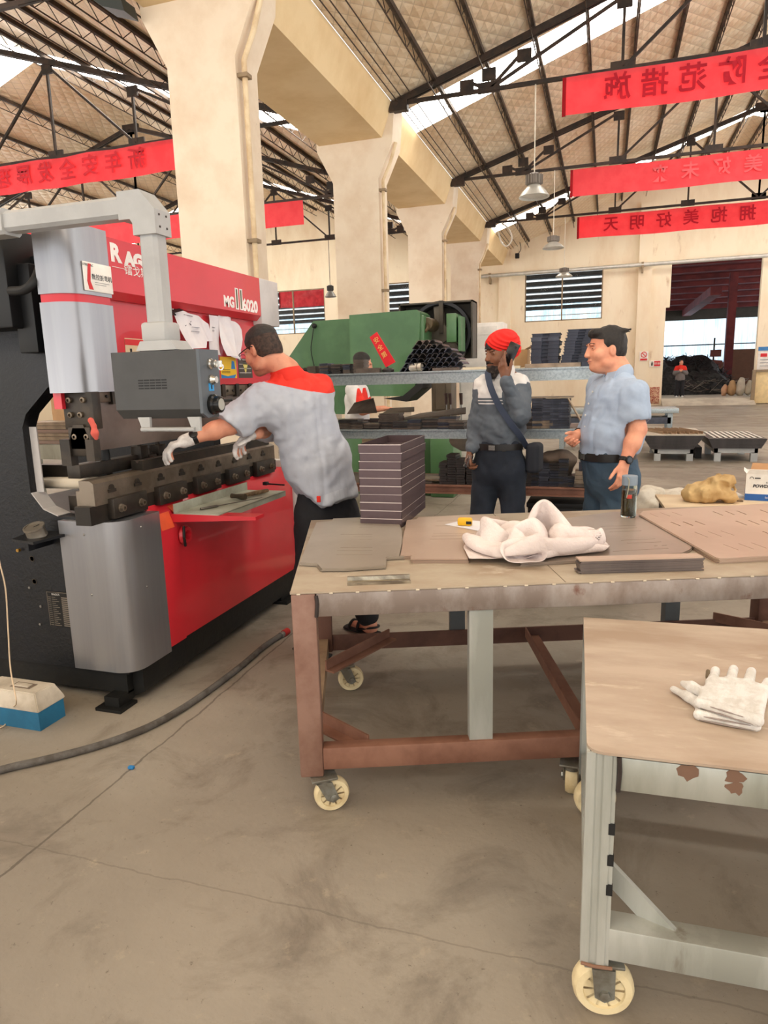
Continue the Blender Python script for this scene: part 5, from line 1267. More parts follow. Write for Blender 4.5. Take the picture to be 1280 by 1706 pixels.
# middle level
for i, (px, w, n, h) in enumerate(((895, .085, 12, .0185), (913, .083, 11, .0195), (927, .08, 11, .0195), (941, .078, 11, .0195))):
    stack(xr(px, 690), 5.4, Z2 + .001, n, w, .2, h, [DB2, DB2, DB, BGE] if i < 2 else [DB2, DB], 'folded_pan', 'steel panel', ['blue-grey folded panel in the first of four columns right of the turbaned person', 'blue-grey folded panel in the second of four columns right of the turbaned person', 'blue-grey folded panel in the third of four columns right of the turbaned person', 'blue-grey folded panel in the fourth column, behind the slanting rod'][i], 'panel column %s' % 'abcd'[i], 'pan', .002, .004, .0008 if i == 0 else 0, seed=40 + i)
tag(MB().box(-.56, -.23, 5.3, 5.5, Z2 + .229, Z2 + .237).build('cover_sheet', BGE, smooth=0), 'beige sheet lying across the four columns of folded panels', 'steel sheet').location.y += .02
tag(MB().tube([at(947, 664, Y=5.28), at(974, 712, Y=5.28)], .008, 8).build('slanting_rod', BGE), 'slanting pale rod leaning beside the folded panel columns', 'rod').location.y -= .0
stack(xr(882, 700), 5.36, Z2, 8, .055, .15, .011, [DKW, DK], 'small_bracket', 'steel bracket', 'small dark bracket in the short stack at the elbow of the turbaned person', 'bracket stack at the elbow', 'flat', seed=51)
specs = [(586, 5.42, .17, 6, .0125, DKW), (601, 5.4, .1, 5, .012, DK), (624, 5.38, .13, 4, .011, DKW), (652, 5.42, .17, 9, .0135, DKW), (672, 5.36, .13, 5, .0125, DK), (694, 5.36, .11, 6, .0125, DB), (722, 5.4, .16, 6, .013, DK), (748, 5.38, .14, 7, .013, DB), (764, 5.36, .12, 5, .012, DKW)]
nm = ['left end of the middle rack level', 'second stack of the middle rack level', 'low flat stack on the middle rack level', 'tallest stack on the middle rack level', 'stack before the tallest one on the middle rack level', 'small dark blue stack on the middle rack level', 'stack under the long slanting sheet', 'dark blue stack near the hand of the turbaned person', 'right-hand stack by the sleeve of the turbaned person']
for i, (px, y, w, n, h, m) in enumerate(specs):
    stack(xr(px, 705, y), y, Z2 + .0005, n, w, .16, h, [m, DKW, DK], 'cut_plate', 'steel plate', 'cut steel plate in the ' + nm[i], 'plate stack ' + nm[i], 'pan' if i % 3 == 0 else 'flat', .006, .008, seed=60 + i)
for lab, p, th in (('long grey sheet sloping across the stacks on the middle rack level', ((655, 702), (700, 690), (776, 680), (776, 690)), .008), ('brown sheet leaning on the stacks at the left of the middle rack level', ((578, 690), (590, 672), (622, 664), (628, 688)), .006), ('thin grey sheet on top of the tallest middle stack', ((636, 690), (650, 681), (690, 679), (690, 686)), .006)):
    P = [at(px, py, Y=5.5 + .12 * (k in (1, 2))) for k, (px, py) in enumerate(p)]
    tag(MB().prism(P, (0, .01, th)).build('loose_sheet', DKW, smooth=0), lab, 'steel sheet')
# lower level
lows = [(742, .06, 8, .022, 'leftmost narrow column on the lowest rack level'), (756, .075, 12, .0195, 'tall column left of the trousers of the turbaned person'), (771, .07, 10, .02, 'column behind the glass in the hand of the turbaned person'), (788, .07, 9, .02, 'column touching the trousers of the turbaned person'),
        (876, .1, 10, .0215, 'dark column right of the trousers of the turbaned person'), (891, .09, 10, .0215, 'second dark column right of the trousers'), (908, .075, 9, .02, 'blue stack on the lowest rack level behind the open sack'), (925, .085, 9, .02, 'stack in the middle of the lowest rack level'), (940, .07, 10, .0205, 'last tall stack on the lowest rack level'), (957, .15, 5, .0165, 'low wide pile at the lowest rack level end')]
for i, (px, w, n, h, lab) in enumerate(lows):
    stack(xr(px, 790, 5.42), 5.42, Z3 + .0005, n, w, .17, h, [DB if i > 3 else DK, DB2 if i == 6 else DK], 'steel_part', 'steel part', 'dark steel part in the ' + lab, 'part stack ' + lab, 'pan' if i % 2 else 'flat', .004, .005, seed=80 + i)
stack(xr(972, 785, 5.4), 5.4, Z3 + .001, 4, .12, .2, .03, [BGE, DKW], 'steel_part', 'steel part', 'thick pale part in the low pile beside the blue-shirted person\'s belt', 'pale parts at the rack end', 'pan', seed=99)
tag(MB().box(xr(965, 770), xr(978, 770), 5.36, 5.5, Z3 + .125, Z3 + .19).build('dark_box', DB), 'small dark blue box on the pale parts at the lowest rack end', 'box')
for lab, x0, x1, y0, dz, ang in (('grey cut sheet at the front of the lowest rack level', -1.7, -1.35, 5.33, .0, .25), ('pale offcut sheet leaning on the lowest rack level', -1.45, -1.18, 5.36, .02, -.2), ('flat grey offcut beside the trousers of the turbaned person', -.68, -.5, 5.32, 0, .1)):
    mb = MB(); mb.T = Matrix.Translation(((x0 + x1) / 2, y0 + .1, Z3 + .001 + dz)) @ Matrix.Rotation(ang, 4, 'Z'); mb.box(-(x1 - x0) / 2, (x1 - x0) / 2, -.08, .1, 0, .012)
    tag(mb.build('offcut_sheet', BGE if 'pale' in lab else DKW, smooth=0), lab, 'steel sheet')
# sheets and offcuts lying on the floor under and before the rack
r_ = random.Random(6)
for k, lab in enumerate(('tan sheet lying on the floor under the left half of the rack', 'dark offcut on the floor before the rack', 'cream sheet on the floor between worker and rack', 'grey sheet on the floor under the middle of the rack', 'narrow dark strip on the floor under the rack', 'pale strip on the floor near the foot post of the rack')):
    mb = MB(); mb.T = Matrix.Translation((-2.1 + k * .33, 5.05 + r_.uniform(-.25, .5), .004 + .03 * k)) @ Matrix.Rotation(r_.uniform(-.8, .8), 4, 'Z'); mb.box(-.3, .3, -.18, .18, 0, .026)
    tag(mb.build('floor_sheet', [BGE, DK, M('cream_sheet', (222, 206, 176), .6), DKW, DK, BGE][k], smooth=0), lab, 'steel sheet')
bx = thing('black_crate', 'black crate standing on the floor under the right end of the rack', 'crate', (-.35, 5.6, 0))
MB().box(-.56, -.14, 5.42, 5.8, .0, .46, .01).build('crate_body', BLACK, bx); MB().box(-.57, -.13, 5.41, 5.81, .44, .48, .008).build('crate_rim', BLACK, bx)
# ================================================================ green punch press behind the rack
GRN = M('machine_green', (78, 116, 76), .4, .0, (66, 102, 66), 1.6, c3=(110, 96, 72), sc3=5, lo3=.7, hi3=.8, coat=.15)
gm = thing('punch_press', 'big green punch press with a black flywheel guard behind the rack', 'punch press', (-2.7, 8.6, 0))
P = [at(px, py, Y=8.0) for px, py in ((582, 525), (694, 516), (700, 521), (697, 612), (691, 645), (673, 660), (585, 660))]
MB().prism(P, (0, .5, 0)).build('front_frame', GRN, gm)
P = [at(px, py, Y=8.25) for px, py in ((478, 600), (522, 535), (582, 531), (600, 600), (585, 690), (520, 690))]
MB().prism(P, (0, .7, 0)).build('rear_frame', GRN, gm)
e = at(697, 560, Y=8.0); MB().box(e.x - .02, e.x + .06, 8.05, 8.45, 1.62, 2.2, .02).build('frame_edge', GRN, gm)
MB().box(-3.6, -1.85, 8.3, 9.0, 0, .95, .02).build('machine_base', GRN, gm)
MB().box(-2.05, -1.75, 8.2, 8.7, 0, .75, .02).box(-2.5, -2.2, 8.2, 8.7, 0, .75, .02).build('table_leg', GRN, gm)
MB().prism([(at(640, 664, Y=8).x, 7.98, at(640, 664, Y=8).z), (at(672, 661, Y=8).x, 7.98, 1.27), (at(695, 640, Y=8).x, 7.98, 1.4), (at(705, 632, Y=8).x, 7.98, 1.44), (at(705, 645, Y=8).x, 7.98, 1.36), (at(678, 670, Y=8).x, 7.98, 1.2)], (0, .5, 0)).build('under_edge', BLACK, gm)
MB().box(-2.0, -1.75, 8.1, 8.4, .95, 1.45, .02).box(-1.93, -1.82, 8.05, 8.1, 1.1, 1.4).build('slide', M('slide_brown', (86, 76, 62), .5, .4), gm)
q = at(524, 543, Y=8.24); cabm = MB().lathe((q.x, 8.25, q.z), (0, -1, 0), [(.03, 0), (.03, .03), (.015, .05), (0, .05)], 14); cabm.tube([(q.x, 8.22, q.z), (q.x - .02, 8.2, q.z - .15), (q.x - .05, 8.21, q.z - .3), (q.x - .02, 8.22, q.z - .5)], .006, 6, 4); cabm.build('cable_gland', BLACK, gm)
fw = Vector((at(733, 556, Y=8.6).x, 8.62, at(733, 556, Y=8.6).z)); fr = .395
GD = M('guard_black', (58, 54, 47), .5, .2, (74, 66, 54), 4)
gx0, gx1 = at(665, 505, Y=8.6).x, at(788, 505, Y=8.6).x; gz1, gz0 = at(730, 503, Y=8.6).z, at(783, 596, Y=8.6).z
gd = MB().box(gx0, gx1, 8.86, 8.9, gz0, gz1).box(gx0, gx1, 8.58, 8.9, gz1 - .02, gz1).box(gx1 - .02, gx1, 8.58, 8.9, gz0, gz1).box(gx0, gx0 + .02, 8.58, 8.9, gz0 + .3, gz1)
gd.build('flywheel_guard', GD, gm)
MB().box(fw.x + .0, fw.x + .05, 8.56, 8.6, fw.z, gz1 + .01).build('guard_bar', GD, gm)
MB().lathe(fw, (0, 1, 0), [(fr * .86, 0), (fr * .9, -.02), (fr, -.02), (fr, .06), (fr, .14), (fr * .9, .14), (fr * .86, .12), (fr * .86, 0)], 48).build('flywheel', M('flywheel_black', (34, 34, 36), .35, .3), gm)
sp = MB()
for k in range(5):
    q = 2 * PI * k / 5 + .4; sp.beam(fw + Vector((0, .05, 0)), fw + Vector((fr * .88 * math.cos(q), .05, fr * .88 * math.sin(q))), .12, .05, up=(0, 1, 0))
sp.lathe(fw, (0, 1, 0), [(.12, -.04), (.12, .12)], 24); sp.build('flywheel_spokes', M('spoke_brown', (104, 96, 84), .5, .4), gm)
a = at(745, 523, Y=8.3); b = at(762, 570, Y=8.3); MB().box(a.x, b.x, 8.25, 8.55, b.z, a.z, .01).build('bracket', GRN, gm)
MB().box(at(765, 530, Y=8.3).x, at(770, 585, Y=8.3).x, 8.25, 8.5, at(765, 585, Y=8.3).z, at(765, 527, Y=8.3).z).build('bracket_plate', GRN, gm)
a = at(713, 540, Y=8.2); MB().lathe((a.x, 8.15, a.z), (0, 1, 0), [(.07, 0), (.08, .05), (.08, .3)], 18).tube([(a.x, 8.15, a.z), (a.x + .02, 8.1, a.z - .06), (a.x - .03, 8.1, a.z - .1)], .02, 8, 4).build('crank_boss', M('boss_brown', (96, 82, 60), .4, .5), gm)
# white lockers, cartons and small things beyond the rack
LK = M('locker_white', (232, 226, 220), .5); 
lk = thing('white_cabinet', 'white ribbed metal cabinet behind the turbaned person and the flywheel', 'cabinet', (-1.4, 9.6, 0))
a = at(765, 600, Y=9.5); b = at(839, 536, Y=9.5); ck = MB().box(a.x, b.x, 9.5, 9.9, 0, b.z, .01).build('cabinet_body', LK, lk)
dr = MB().box(a.x + .03, b.x - .08, 9.485, 9.5, .1, b.z - .05); dr = dr.build('cabinet_door', LK, lk); 
for k in range(5):
    z = .35 + k * .42; MB().box(a.x + .06, b.x - .11, 9.478, 9.486, z, z + .05).build('pressed_rib', LK, dr)
pass; MB().box(b.x - .16, b.x - .14, 9.46, 9.485, 1.2, 1.35).build('handle', GREYP, lk)
def carton(label, px0, py0, px1, py1, Y, d, c=(186, 148, 104), name='carton'):
    a = at(px0, py1, Y=Y); b = at(px1, py0, Y=Y); m = M('cardboard_%d' % c[0], c, .8, 0, tuple(v * .93 for v in c), 6)
    t = thing(name, label, 'carton', ((a.x + b.x) / 2, Y + d / 2, a.z)); MB().box(a.x, b.x, Y, Y + d, a.z, b.z).build('box_body', m, t, smooth=0); return t, a, b, m
t, a, b, m = carton('brown carton on the rack between turban and blue panels', 857, 582, 879, 612, 5.62, .2); 
MB().prism([(b.x - .02, 5.62, b.z), (b.x + .06, 5.62, b.z + .04), (b.x + .06, 5.82, b.z + .04), (b.x - .02, 5.82, b.z)], (0, 0, .004)).build('flap', m, t)
tag(MB().box(-2.62, -2.0, 7.3, 7.7, 0, .9).build('work_stool', M('bench_beige', (190, 170, 140), .6)), 'beige stool block behind the rack where the seated worker is', 'stool')
for i, (px, lab) in enumerate(((906, 'left'), (913, 'middle'), (945, 'right'))): pass
for px, lab in ((743, 'leftmost screwdriver standing in front of the white cabinet'), (750, 'second screwdriver standing in front of the white cabinet'), (768, 'screwdriver nearest the sleeve of the turbaned person')):
    a = at(px, 655, Y=5.85); b = at(px + 1, 682, Y=5.85); t = thing('screwdriver', lab, 'screwdriver', (b.x, 5.85, Z2), group='screwdrivers')
    MB().cyl((b.x, 5.85, b.z + .04), (a.x, 5.85, a.z), .013, .016, n=10).build('handle', M('tool_handle_brown', (84, 60, 50), .5), t); MB().cyl((b.x, 5.85, Z2), (b.x, 5.85, b.z + .05), .005, n=8).build('shaft', SCREW, t)
# open sack slumped on the lowest level
SACK = M('woven_sack_white', (218, 212, 200), .85, 0, (192, 182, 166), 7, bump=.4, bsc=160); KHAKI = M('khaki_cloth', (208, 178, 128), .9, 0, (182, 148, 100), 3, bump=.4, bsc=120); GRY = M('grey_brown_cloth', (124, 108, 96), .9, 0, (96, 84, 74), 4)
def lump(name, label, cat, mat, parts, h=.012, amp=.014, sc=16, seed=1, floor=None, k=.05):
    s = SDF(k)
    for p in parts: s.ell(*p)
    V, F = s.mesh(h, lambda P: amp * (np.abs(vnoise(P, sc, seed)) * 1.4 - .5) + amp * .4 * vnoise(P, sc * 3, seed + 1, 2))
    V = relax(V, F, 1)
    if floor is not None: V[:, 2] = np.maximum(V[:, 2], floor)
    o = np_obj(name, V, F, mat); return tag(o, label, cat)
lump('cloth_bag', 'crumpled grey-brown cloth bag on the lowest rack level between the dark stacks', 'bag', GRY, [((xr(925, 750), 5.52, Z3 + .2), (.16, .1, .06)), ((xr(937, 765), 5.5, Z3 + .14), (.07, .08, .12))], floor=Z3 + .05)
lump('plastic_bag', 'pale crumpled bag on the lowest rack level beside the glass in the hand', 'bag', M('bag_pale', (196, 184, 164), .7), [((xr(765, 745), 5.6, Z3 + .33), (.14, .1, .09))], h=.014)
# ================================================================ right middle: crate top, sacks, carton, pallets, bench
PLY = M('beige_board', (226, 206, 176), .65, 0, (208, 184, 152), 2, stretch=(.4, 3, 1))
cr = thing('low_crate', 'low beige board-topped crate behind the right end of the long table', 'crate', (1.2, 5.8, 0))
mb = MB(); mb.T = Matrix.Translation((.47, 5.4, 0)) @ Matrix.Rotation(math.radians(3), 4, 'Z'); mb.box(0, 1.5, 0, .74, .425, .45, .003); mb.build('board', PLY, cr)
mb = MB(); mb.T = Matrix.Translation((.47, 5.4, 0)) @ Matrix.Rotation(math.radians(3), 4, 'Z'); mb.box(.03, 1.47, .03, .71, 0, .424); mb.build('crate_body', M('crate_dark', (78, 68, 58), .8), cr)
lump('cloth_sack', 'khaki cloth sack slumped on the beige crate top', 'sack', KHAKI, [((.79, 5.85, .53), (.19, .12, .085)), ((.74, 5.85, .5), (.13, .12, .06)), ((.9, 5.86, .61), (.09, .08, .06)), ((.95, 5.83, .49), (.06, .08, .045))], h=.009, amp=.02, sc=22, seed=3, floor=.4515)
lump('woven_sack', 'white woven sack on the floor beside the blue-shirted person\'s jeans', 'sack', SACK, [((.42, 6.6, .2), (.17, .18, .26))], h=.016, amp=.03, sc=10, seed=5, floor=.002)
lump('woven_sack', 'flat white woven sack lying behind the khaki sack', 'sack', SACK, [((.74, 7.3, .17), (.3, .25, .15)), ((.6, 7.2, .14), (.28, .25, .12))], h=.016, amp=.025, sc=9, seed=6, floor=.002)
CW = M('carton_white', (238, 236, 232), .6); CB = M('carton_blue', (40, 96, 170), .5); CI = M('carton_ink', (42, 44, 52), .6)
t = thing('powder_carton', 'white carton with a blue bottom band and open flaps at the right edge', 'carton', (1.085, 5.96, .451), math.radians(-10)); cw, cd, chh = .4, .3, .21
L_ = lambda: MB()
L_().box(0, cw, 0, cd, 0, chh).build('box_body', CW, t, world=False, smooth=0)
L_().box(-.001, cw + .001, -.0015, .001, .0, .052).box(-.0015, .001, 0, cd, 0, .052).build('blue_band', CB, t, world=False, smooth=0)
FLP = M('carton_brown_inside', (196, 150, 108), .8)
L_().prism([(0, 0, chh), (cw, 0, chh), (cw - .02, -.01, chh + .035), (.02, -.01, chh + .035)], (0, .003, 0)).build('flap', CW, t, world=False, smooth=0)
L_().prism([(0.03, cd, chh), (cw - .03, cd, chh), (cw - .03, cd + .02, chh + .05), (.04, cd + .02, chh + .05)], (0, .003, 0)).build('flap', FLP, t, world=False, smooth=0)
L_().prism([(.0, .02, chh), (.0, cd - .02, chh), (-.02, cd - .04, chh + .02), (-.02, .04, chh + .02)], (.003, 0, 0)).build('flap', CW, t, world=False, smooth=0)
def ctext(nm, body, sz, x, z, m, **k):
    mb = text(None, body, sz, None, (x, -.0022, z), (1, 0, 0), (0, 0, 1), depth=.0004, **k); mb.build(nm, m, t, world=False, smooth=0)
ctext('carton_lettering', 'POWDER COATING', .034, .2, .115, CI, bold=.0012, shear=.2, fit=.3); ctext('carton_small_print', 'Electrostatic', .018, .2, .145, CI, fit=.12); ctext('carton_band_print', 'Specifications   L', .018, .2, .027, CW)
L_().tube([(.025, -.002, .172), (.032, -.002, .185), (.045, -.002, .186), (.052, -.002, .172)], .002, 6, 4).box(.06, .1, -.0025, 0, .174, .182).build('carton_logo', CI, t, world=False, smooth=0)
P = [at(px, py, Z=.47) for px, py in ((1216, 826), (1228, 820), (1240, 826))]; tag(MB().prism([(p.x, p.y, .4515) for p in P], (0, 0, .02)).build('paper_scrap', CW), 'white scrap of paper beside the white carton', 'paper')
tag(MB().box(1.02, 1.06, 5.87, 5.93, .4512, .46).build('wood_scrap', HAND), 'small brown wood scrap beside the white carton', 'wood scrap')
PALM = M('pallet_grey_steel', (176, 178, 178), .45, .4)
def pallet(label, x0, x1, y0, y1, zt):
    t = thing('steel_pallet', label, 'pallet', ((x0 + x1) / 2, (y0 + y1) / 2, 0), group='steel pallets')
    for x in (x0, x1 - .1):
        for y in (y0, y1 - .1): MB().box(x, x + .1, y, y + .1, 0, zt - .07).build('leg', PALM, t)
    MB().box(x0, x1, y0, y0 + .05, zt - .08, zt).build('front_rail', PALM, t); MB().box(x0, x1, y1 - .05, y1, zt - .08, zt).build('back_rail', PALM, t); MB().box(x0, x0 + .05, y0, y1, zt - .08, zt).box(x1 - .05, x1, y0, y1, zt - .08, zt).build('side_rail', PALM, t)
pallet('grey steel pallet under the boat-shaped pile with brown bars', .82, 1.42, 12.3, 13.6, .2); pallet('grey steel pallet under the pile with white stripes', 1.74, 2.38, 12.3, 13.5, .22)
def flare(x0, x1, y0, y1, z0, n, h, dx, mats, label, toplabel, group, topm):
    for k in range(n):
        w = dx * k / (n - 1); mb = MB().box(x0 - w, x1 + w, y0 - w * .3, y1 + w * .3, z0 + k * h, z0 + (k + 1) * h - .002)
        o = mb.build('steel_sheet', topm if k == n - 1 else mats, smooth=0); tag(o, toplabel if k == n - 1 else label, 'steel panel', group)
flare(.76, 1.42, 12.25, 13.6, .2, 12, .021, .16, DK, 'dark panel inside the boat-shaped pile on the left steel pallet', 'pale topmost panel of the boat-shaped pile on the left steel pallet', 'boat-shaped pile', M('panel_pale', (206, 196, 180), .4, .2))
flare(1.7, 2.42, 12.25, 13.6, .22, 8, .02, .07, DK, 'dark panel inside the pile with white stripes', 'topmost panel of the striped pile on the right steel pallet', 'striped pile', DK)
for k in range(9):
    x = 1.72 + k * .085; tag(MB().box(x, x + .04, 12.35, 13.6, .3805, .39).build('white_strip', M('strip_white', (228, 224, 216), .5)), 'white strip lying across the striped pile of panels', 'strip', 'white strips on the pallet')
for k in range(5):
    mb = MB(); mb.T = Matrix.Translation((.84 + k * .135, 12.72, .4525)) @ Matrix.Rotation(.3, 4, 'Z'); mb.channel((0, -.45, 0), (0, .5, 0), .09, .04, .006)
    tag(mb.build('brown_channel', M('bar_brown', (158, 130, 102), .5, .2), smooth=0), 'brown channel bar lying askew on the boat-shaped pile', 'channel bar', 'brown bars on the pallet')
bn = thing('galvanised_bench', 'galvanised bench standing far behind the blue-shirted person', 'bench', (.7, 14.3, 0))
MB().box(-.9, 1.33, 14, 14.8, .7, .79, .004).build('bench_top', GALV, bn); MB().box(-.9, 1.2, 14.05, 14.7, .5, .62).build('bench_shelf', DB2, bn)
for x in (-.85, 1.14):
    for y in (14.05, 14.65): MB().box(x, x + .09, y, y + .09, 0, .7).build('leg', GALV, bn)
tag(MB().box(1.5, 1.6, 12.7, 13.2, 0, .19).build('dark_can', BLACK), 'black block standing between the two steel pallets', 'block')
# narrow pigeon holes of stacked pale cartons behind the blue-shirted person
for k in range(3):
    mb = MB(); x = -.06 + .02 * k; z = 1.146 + k * .0755; y = 5.7
    t = thing('pale_box', ('lowest', 'middle', 'top')[k] + ' pale open box of the column beside the chest of the blue-shirted person', 'box', (x, y, z)); MB().box(x - .09, x + .1, y, y + .16, z, z + .07).build('box_body', M('box_pale', (190, 180, 160), .6), t, smooth=0); MB().box(x - .065, x - .03, y - .004, y, z + .012, z + .055).build('box_slot', DK, t, smooth=0)
tag(MB().box(-.16, -.04, 5.66, 5.9, Z2 + .001, 1.144).build('pale_crate', M('box_pale', (190, 180, 160), .6)), 'pale crate under the column of open boxes on the middle rack level', 'crate')
# things behind the press, seen through its throat
rt_ = thing('steel_trestle', 'galvanised trestle table behind the press, seen through its throat', 'trestle', (-4.2, 4.9, 0))
MB().box(-5.2, -3.3, 4.6, 4.66, .88, 1.0).build('front_rail', GALVW, rt_); MB().box(-5.2, -3.3, 4.66, 5.2, .98, 1.0).build('table_top', GALVW, rt_)
for x in (-5.15, -3.4): MB().box(x, x + .06, 4.66, 4.72, 0, .98).build('leg', GALVW, rt_); MB().box(x, x + .06, 5.1, 5.16, 0, .98).build('leg', GALVW, rt_)
stack(-4.44, 4.8, 1.0, 6, .55, .26, .031, [BGE, M('pinkish_channel', (150, 128, 118), .5, .2)], 'long_channel', 'steel channel', 'long brownish channel in the pile seen through the throat of the press', 'channels behind the press', 'pan', .02, .004, seed=7)
for k in range(4):
    x = -4.75 + k * .14; tag(MB().box(x, x + .125, 5.25, 5.33, 0, 1.55).build('slate_board', M('panel_slate', (120, 132, 140), .5), smooth=0), 'slate grey upright panel behind the channels seen through the throat of the press', 'panel', 'upright panels behind the press')
tag(MB().prism([(-4.95, 5.2, 1.0), (-4.62, 5.2, 1.0), (-4.75, 5.2, 1.5), (-4.95, 5.2, 1.5)], (0, .02, 0)).build('brown_board', M('board_tan', (190, 150, 110), .7)), 'tan board leaning behind the throat of the press', 'board')
for k in range(7):
    c = at(402 + (k % 4) * 7, 740, X=-2.25); c.z = .972 + (k // 4) * .052 + .026; tag(MB().box(c.x - .04, c.x + .04, c.y - .05, c.y + .02, c.z - .025, c.z + .025, .004).build('folded_strip', M('strip_tan', (206, 178, 130), .4, .4)), 'shiny tan folded strip in the bundle behind the die, by the waist of the worker', 'strip', 'tan strips behind the die')
# ================================================================ people
def unit_(v): v = np.array(v, float); return v / np.linalg.norm(v)
def A(px, py, Y): return np.array(at(px, py, Y=Y))
def basis(f, up=(0, 0, 1)):
    """columns right, forward, up"""
    f = unit_(f); r = unit_(np.cross(f, up)); return np.stack([r, f, np.cross(r, f)], 1)
def head_sdf(s, c, R, k=1.0, neck=None, chub=0.0):
    L = lambda x, y, z: c + R @ (np.array((x, y, z)) * k)
    E = lambda p, r, op='u', kk=.018: s.ell(L(*p), np.array(r) * k, R, op, kk)
    E((0, -.012, .038), (.074, .094, .084)); E((0, .028, -.022), (.062 + chub, .068, .082)); E((0, .05, -.078), (.04 + chub, .042, .034))
    for x in (-1, 1):
        E((x * .04, .062, -.022), (.026 + chub * .6, .026, .028), kk=.02); E((x * .05, .01, -.07), (.026 + chub, .04, .03), kk=.02)
        E((x * .033, .098, .016), (.017, .015, .011), 's', .012)
        E((x * .076, -.008, -.006), (.009, .019, .03), kk=.008); E((x * .083, -.002, -.004), (.004, .009, .016), 's', .004)
        E((x * .026, .088, .034), (.022, .012, .008), kk=.012)
    s.cap(L(0, .094, .02), L(0, .109, -.022), .009 * k, .0128 * k, k=.014)
    for x in (-1, 1): E((x * .011, .106, -.026), (.008, .011, .007), kk=.006)
    E((0, .09, -.05), (.024, .014, .0065), kk=.007); E((0, .088, -.0605), (.021, .014, .007), kk=.007)
    E((0, .1, -.0553), (.024, .012, .0016), 's', .004)
    E((0, .075, -.092), (.02, .018, .015), kk=.014)
    if neck is not None: s.cap(L(0, -.03, -.04), neck, .056 * k + chub * .8, .062 * k + chub, k=.03)
    return L
EYEW = M('eye_white', (176, 158, 146), .35); IRIS = M('iris_dark', (40, 26, 20), .2); BROW = M('brow_black', (30, 25, 23), .8)
def face_parts(root, L, R, k, brow=BROW, lip=None, browz=.036):
    for x in (-1, 1):
        o = MB(); c = Vector(L(x * .032, .0755, .0145)); f = Vector(R[:, 1] * 1)
        o.lathe(c, tuple(f), [(0, -.011 * k), (.0085 * k, -.005 * k), (.0102 * k, .002 * k), (.0085 * k, .0082 * k), (.005 * k, .0106 * k), (0, .0113 * k)], 14); e = o.build('eye', EYEW, root)
        c2 = c + f * .0102 * k; MB().lathe(c2, tuple(f), [(.0078 * k, 0), (.006 * k, .0014 * k), (0, .002 * k)], 12).build('iris', IRIS, e)
        MB().tube([L(x * .032 - .014, .0825, .0165), L(x * .032, .0885, .0187), L(x * .032 + .014, .0825, .0165)], .0042 * k, 6, 4).build('eyelid', root['_skin'] if False else SKINL[root.name], e)
        MB().tube([L(x * .014, .0965, browz - .002), L(x * .033, .095, browz + .004), L(x * .052, .08, browz - .001)], [.003 * k, .0042 * k, .002 * k], 6, 4).build('eyebrow', brow, root)
        MB().tube([L(x * .032 - .013, .083, .0105), L(x * .032, .0875, .0088), L(x * .032 + .013, .083, .0105)], .0036 * k, 6, 4).build('eyelid', SKINL[root.name], e)
    if lip: MB().tube([L(-.021, .0925, -.0555), L(-.008, .1035, -.0535), L(0, .1035, -.0545), L(.008, .1035, -.0535), L(.021, .0925, -.0555)], [.002, .0042, .004, .0042, .002], 6, 4).build('lips', lip, root)
SKINL = {}
def hand_sdf(s, w, d, n, t, curl, k=1.0, thumb=(.55, .75, .25), tcurl=.3, r=.0092, kk=.008):
    """w wrist, d along the fingers, n out of the palm, t towards the thumb; curl = per finger bend angles"""
    w = np.array(w, float); d = unit_(d); n = np.array(n, float); n = unit_(n - d * (n @ d)); t0 = np.cross(n, d); t = t0 if t0 @ np.array(t) > 0 else -t0
    P = lambda a, b, c: w + (d * a + t * b + n * c) * k
    tips = []
    offs = (.028, .0095, -.009, -.026); ln = ((.043, .026, .021), (.047, .029, .022), (.043, .027, .021), (.034, .021, .018)); kx = (.083, .087, .083, .076)
    s.cap(P(0, 0, 0), P(.03, 0, 0), .021 * k, .022 * k, k=.015)
    for i in range(4):
        q = P(kx[i], offs[i], 0); s.cap(P(.012, offs[i] * .6, 0), q, .0135 * k, .0115 * k, k=.012)
        a = 0; p = q
        for j in range(3):
            a += curl[i][j]; dd = d * math.cos(a) + n * math.sin(a) + t * (offs[i] * .9 if j == 0 else 0)
            p2 = p + dd * ln[i][j] * k; s.cap(p, p2, r * k * (1 - .06 * j), r * k * (.95 - .07 * j), k=kk if j == 0 else .004); p = p2
        tips.append(p)
    b = P(.018, .022, .004); dv = unit_(d * thumb[0] + t * thumb[1] + n * thumb[2])
    p1 = b + dv * .042 * k; s.cap(b, p1, .0145 * k, .0115 * k, k=.012)
    d2 = unit_(dv * math.cos(tcurl) + d * math.sin(tcurl)); p2 = p1 + d2 * .032 * k; s.cap(p1, p2, .011 * k, .0098 * k, k=.004)
    d3 = unit_(dv * math.cos(tcurl * 1.6) + d * math.sin(tcurl * 1.6)); s.cap(p2, p2 + d3 * .024 * k, .0098 * k, .008 * k, k=.004)
    return tips
def cloth_mesh(s, h, amp, sc, seed, aniso=(1, 1, 1), it=1, extra=None):
    V, F = s.mesh(h); N = normals(V, F)
    Q = V * np.array(aniso)
    f = amp * (np.abs(vnoise(Q, sc, seed, 2)) ** .8 - .45) + amp * .3 * vnoise(V, sc * 3, seed + 5, 2)
    if extra is not None: f = f + extra(V)
    V = V + N * f[:, None]
    return relax(V, F, it, .5), F
def fcent(V, F): return V[F].mean(1)
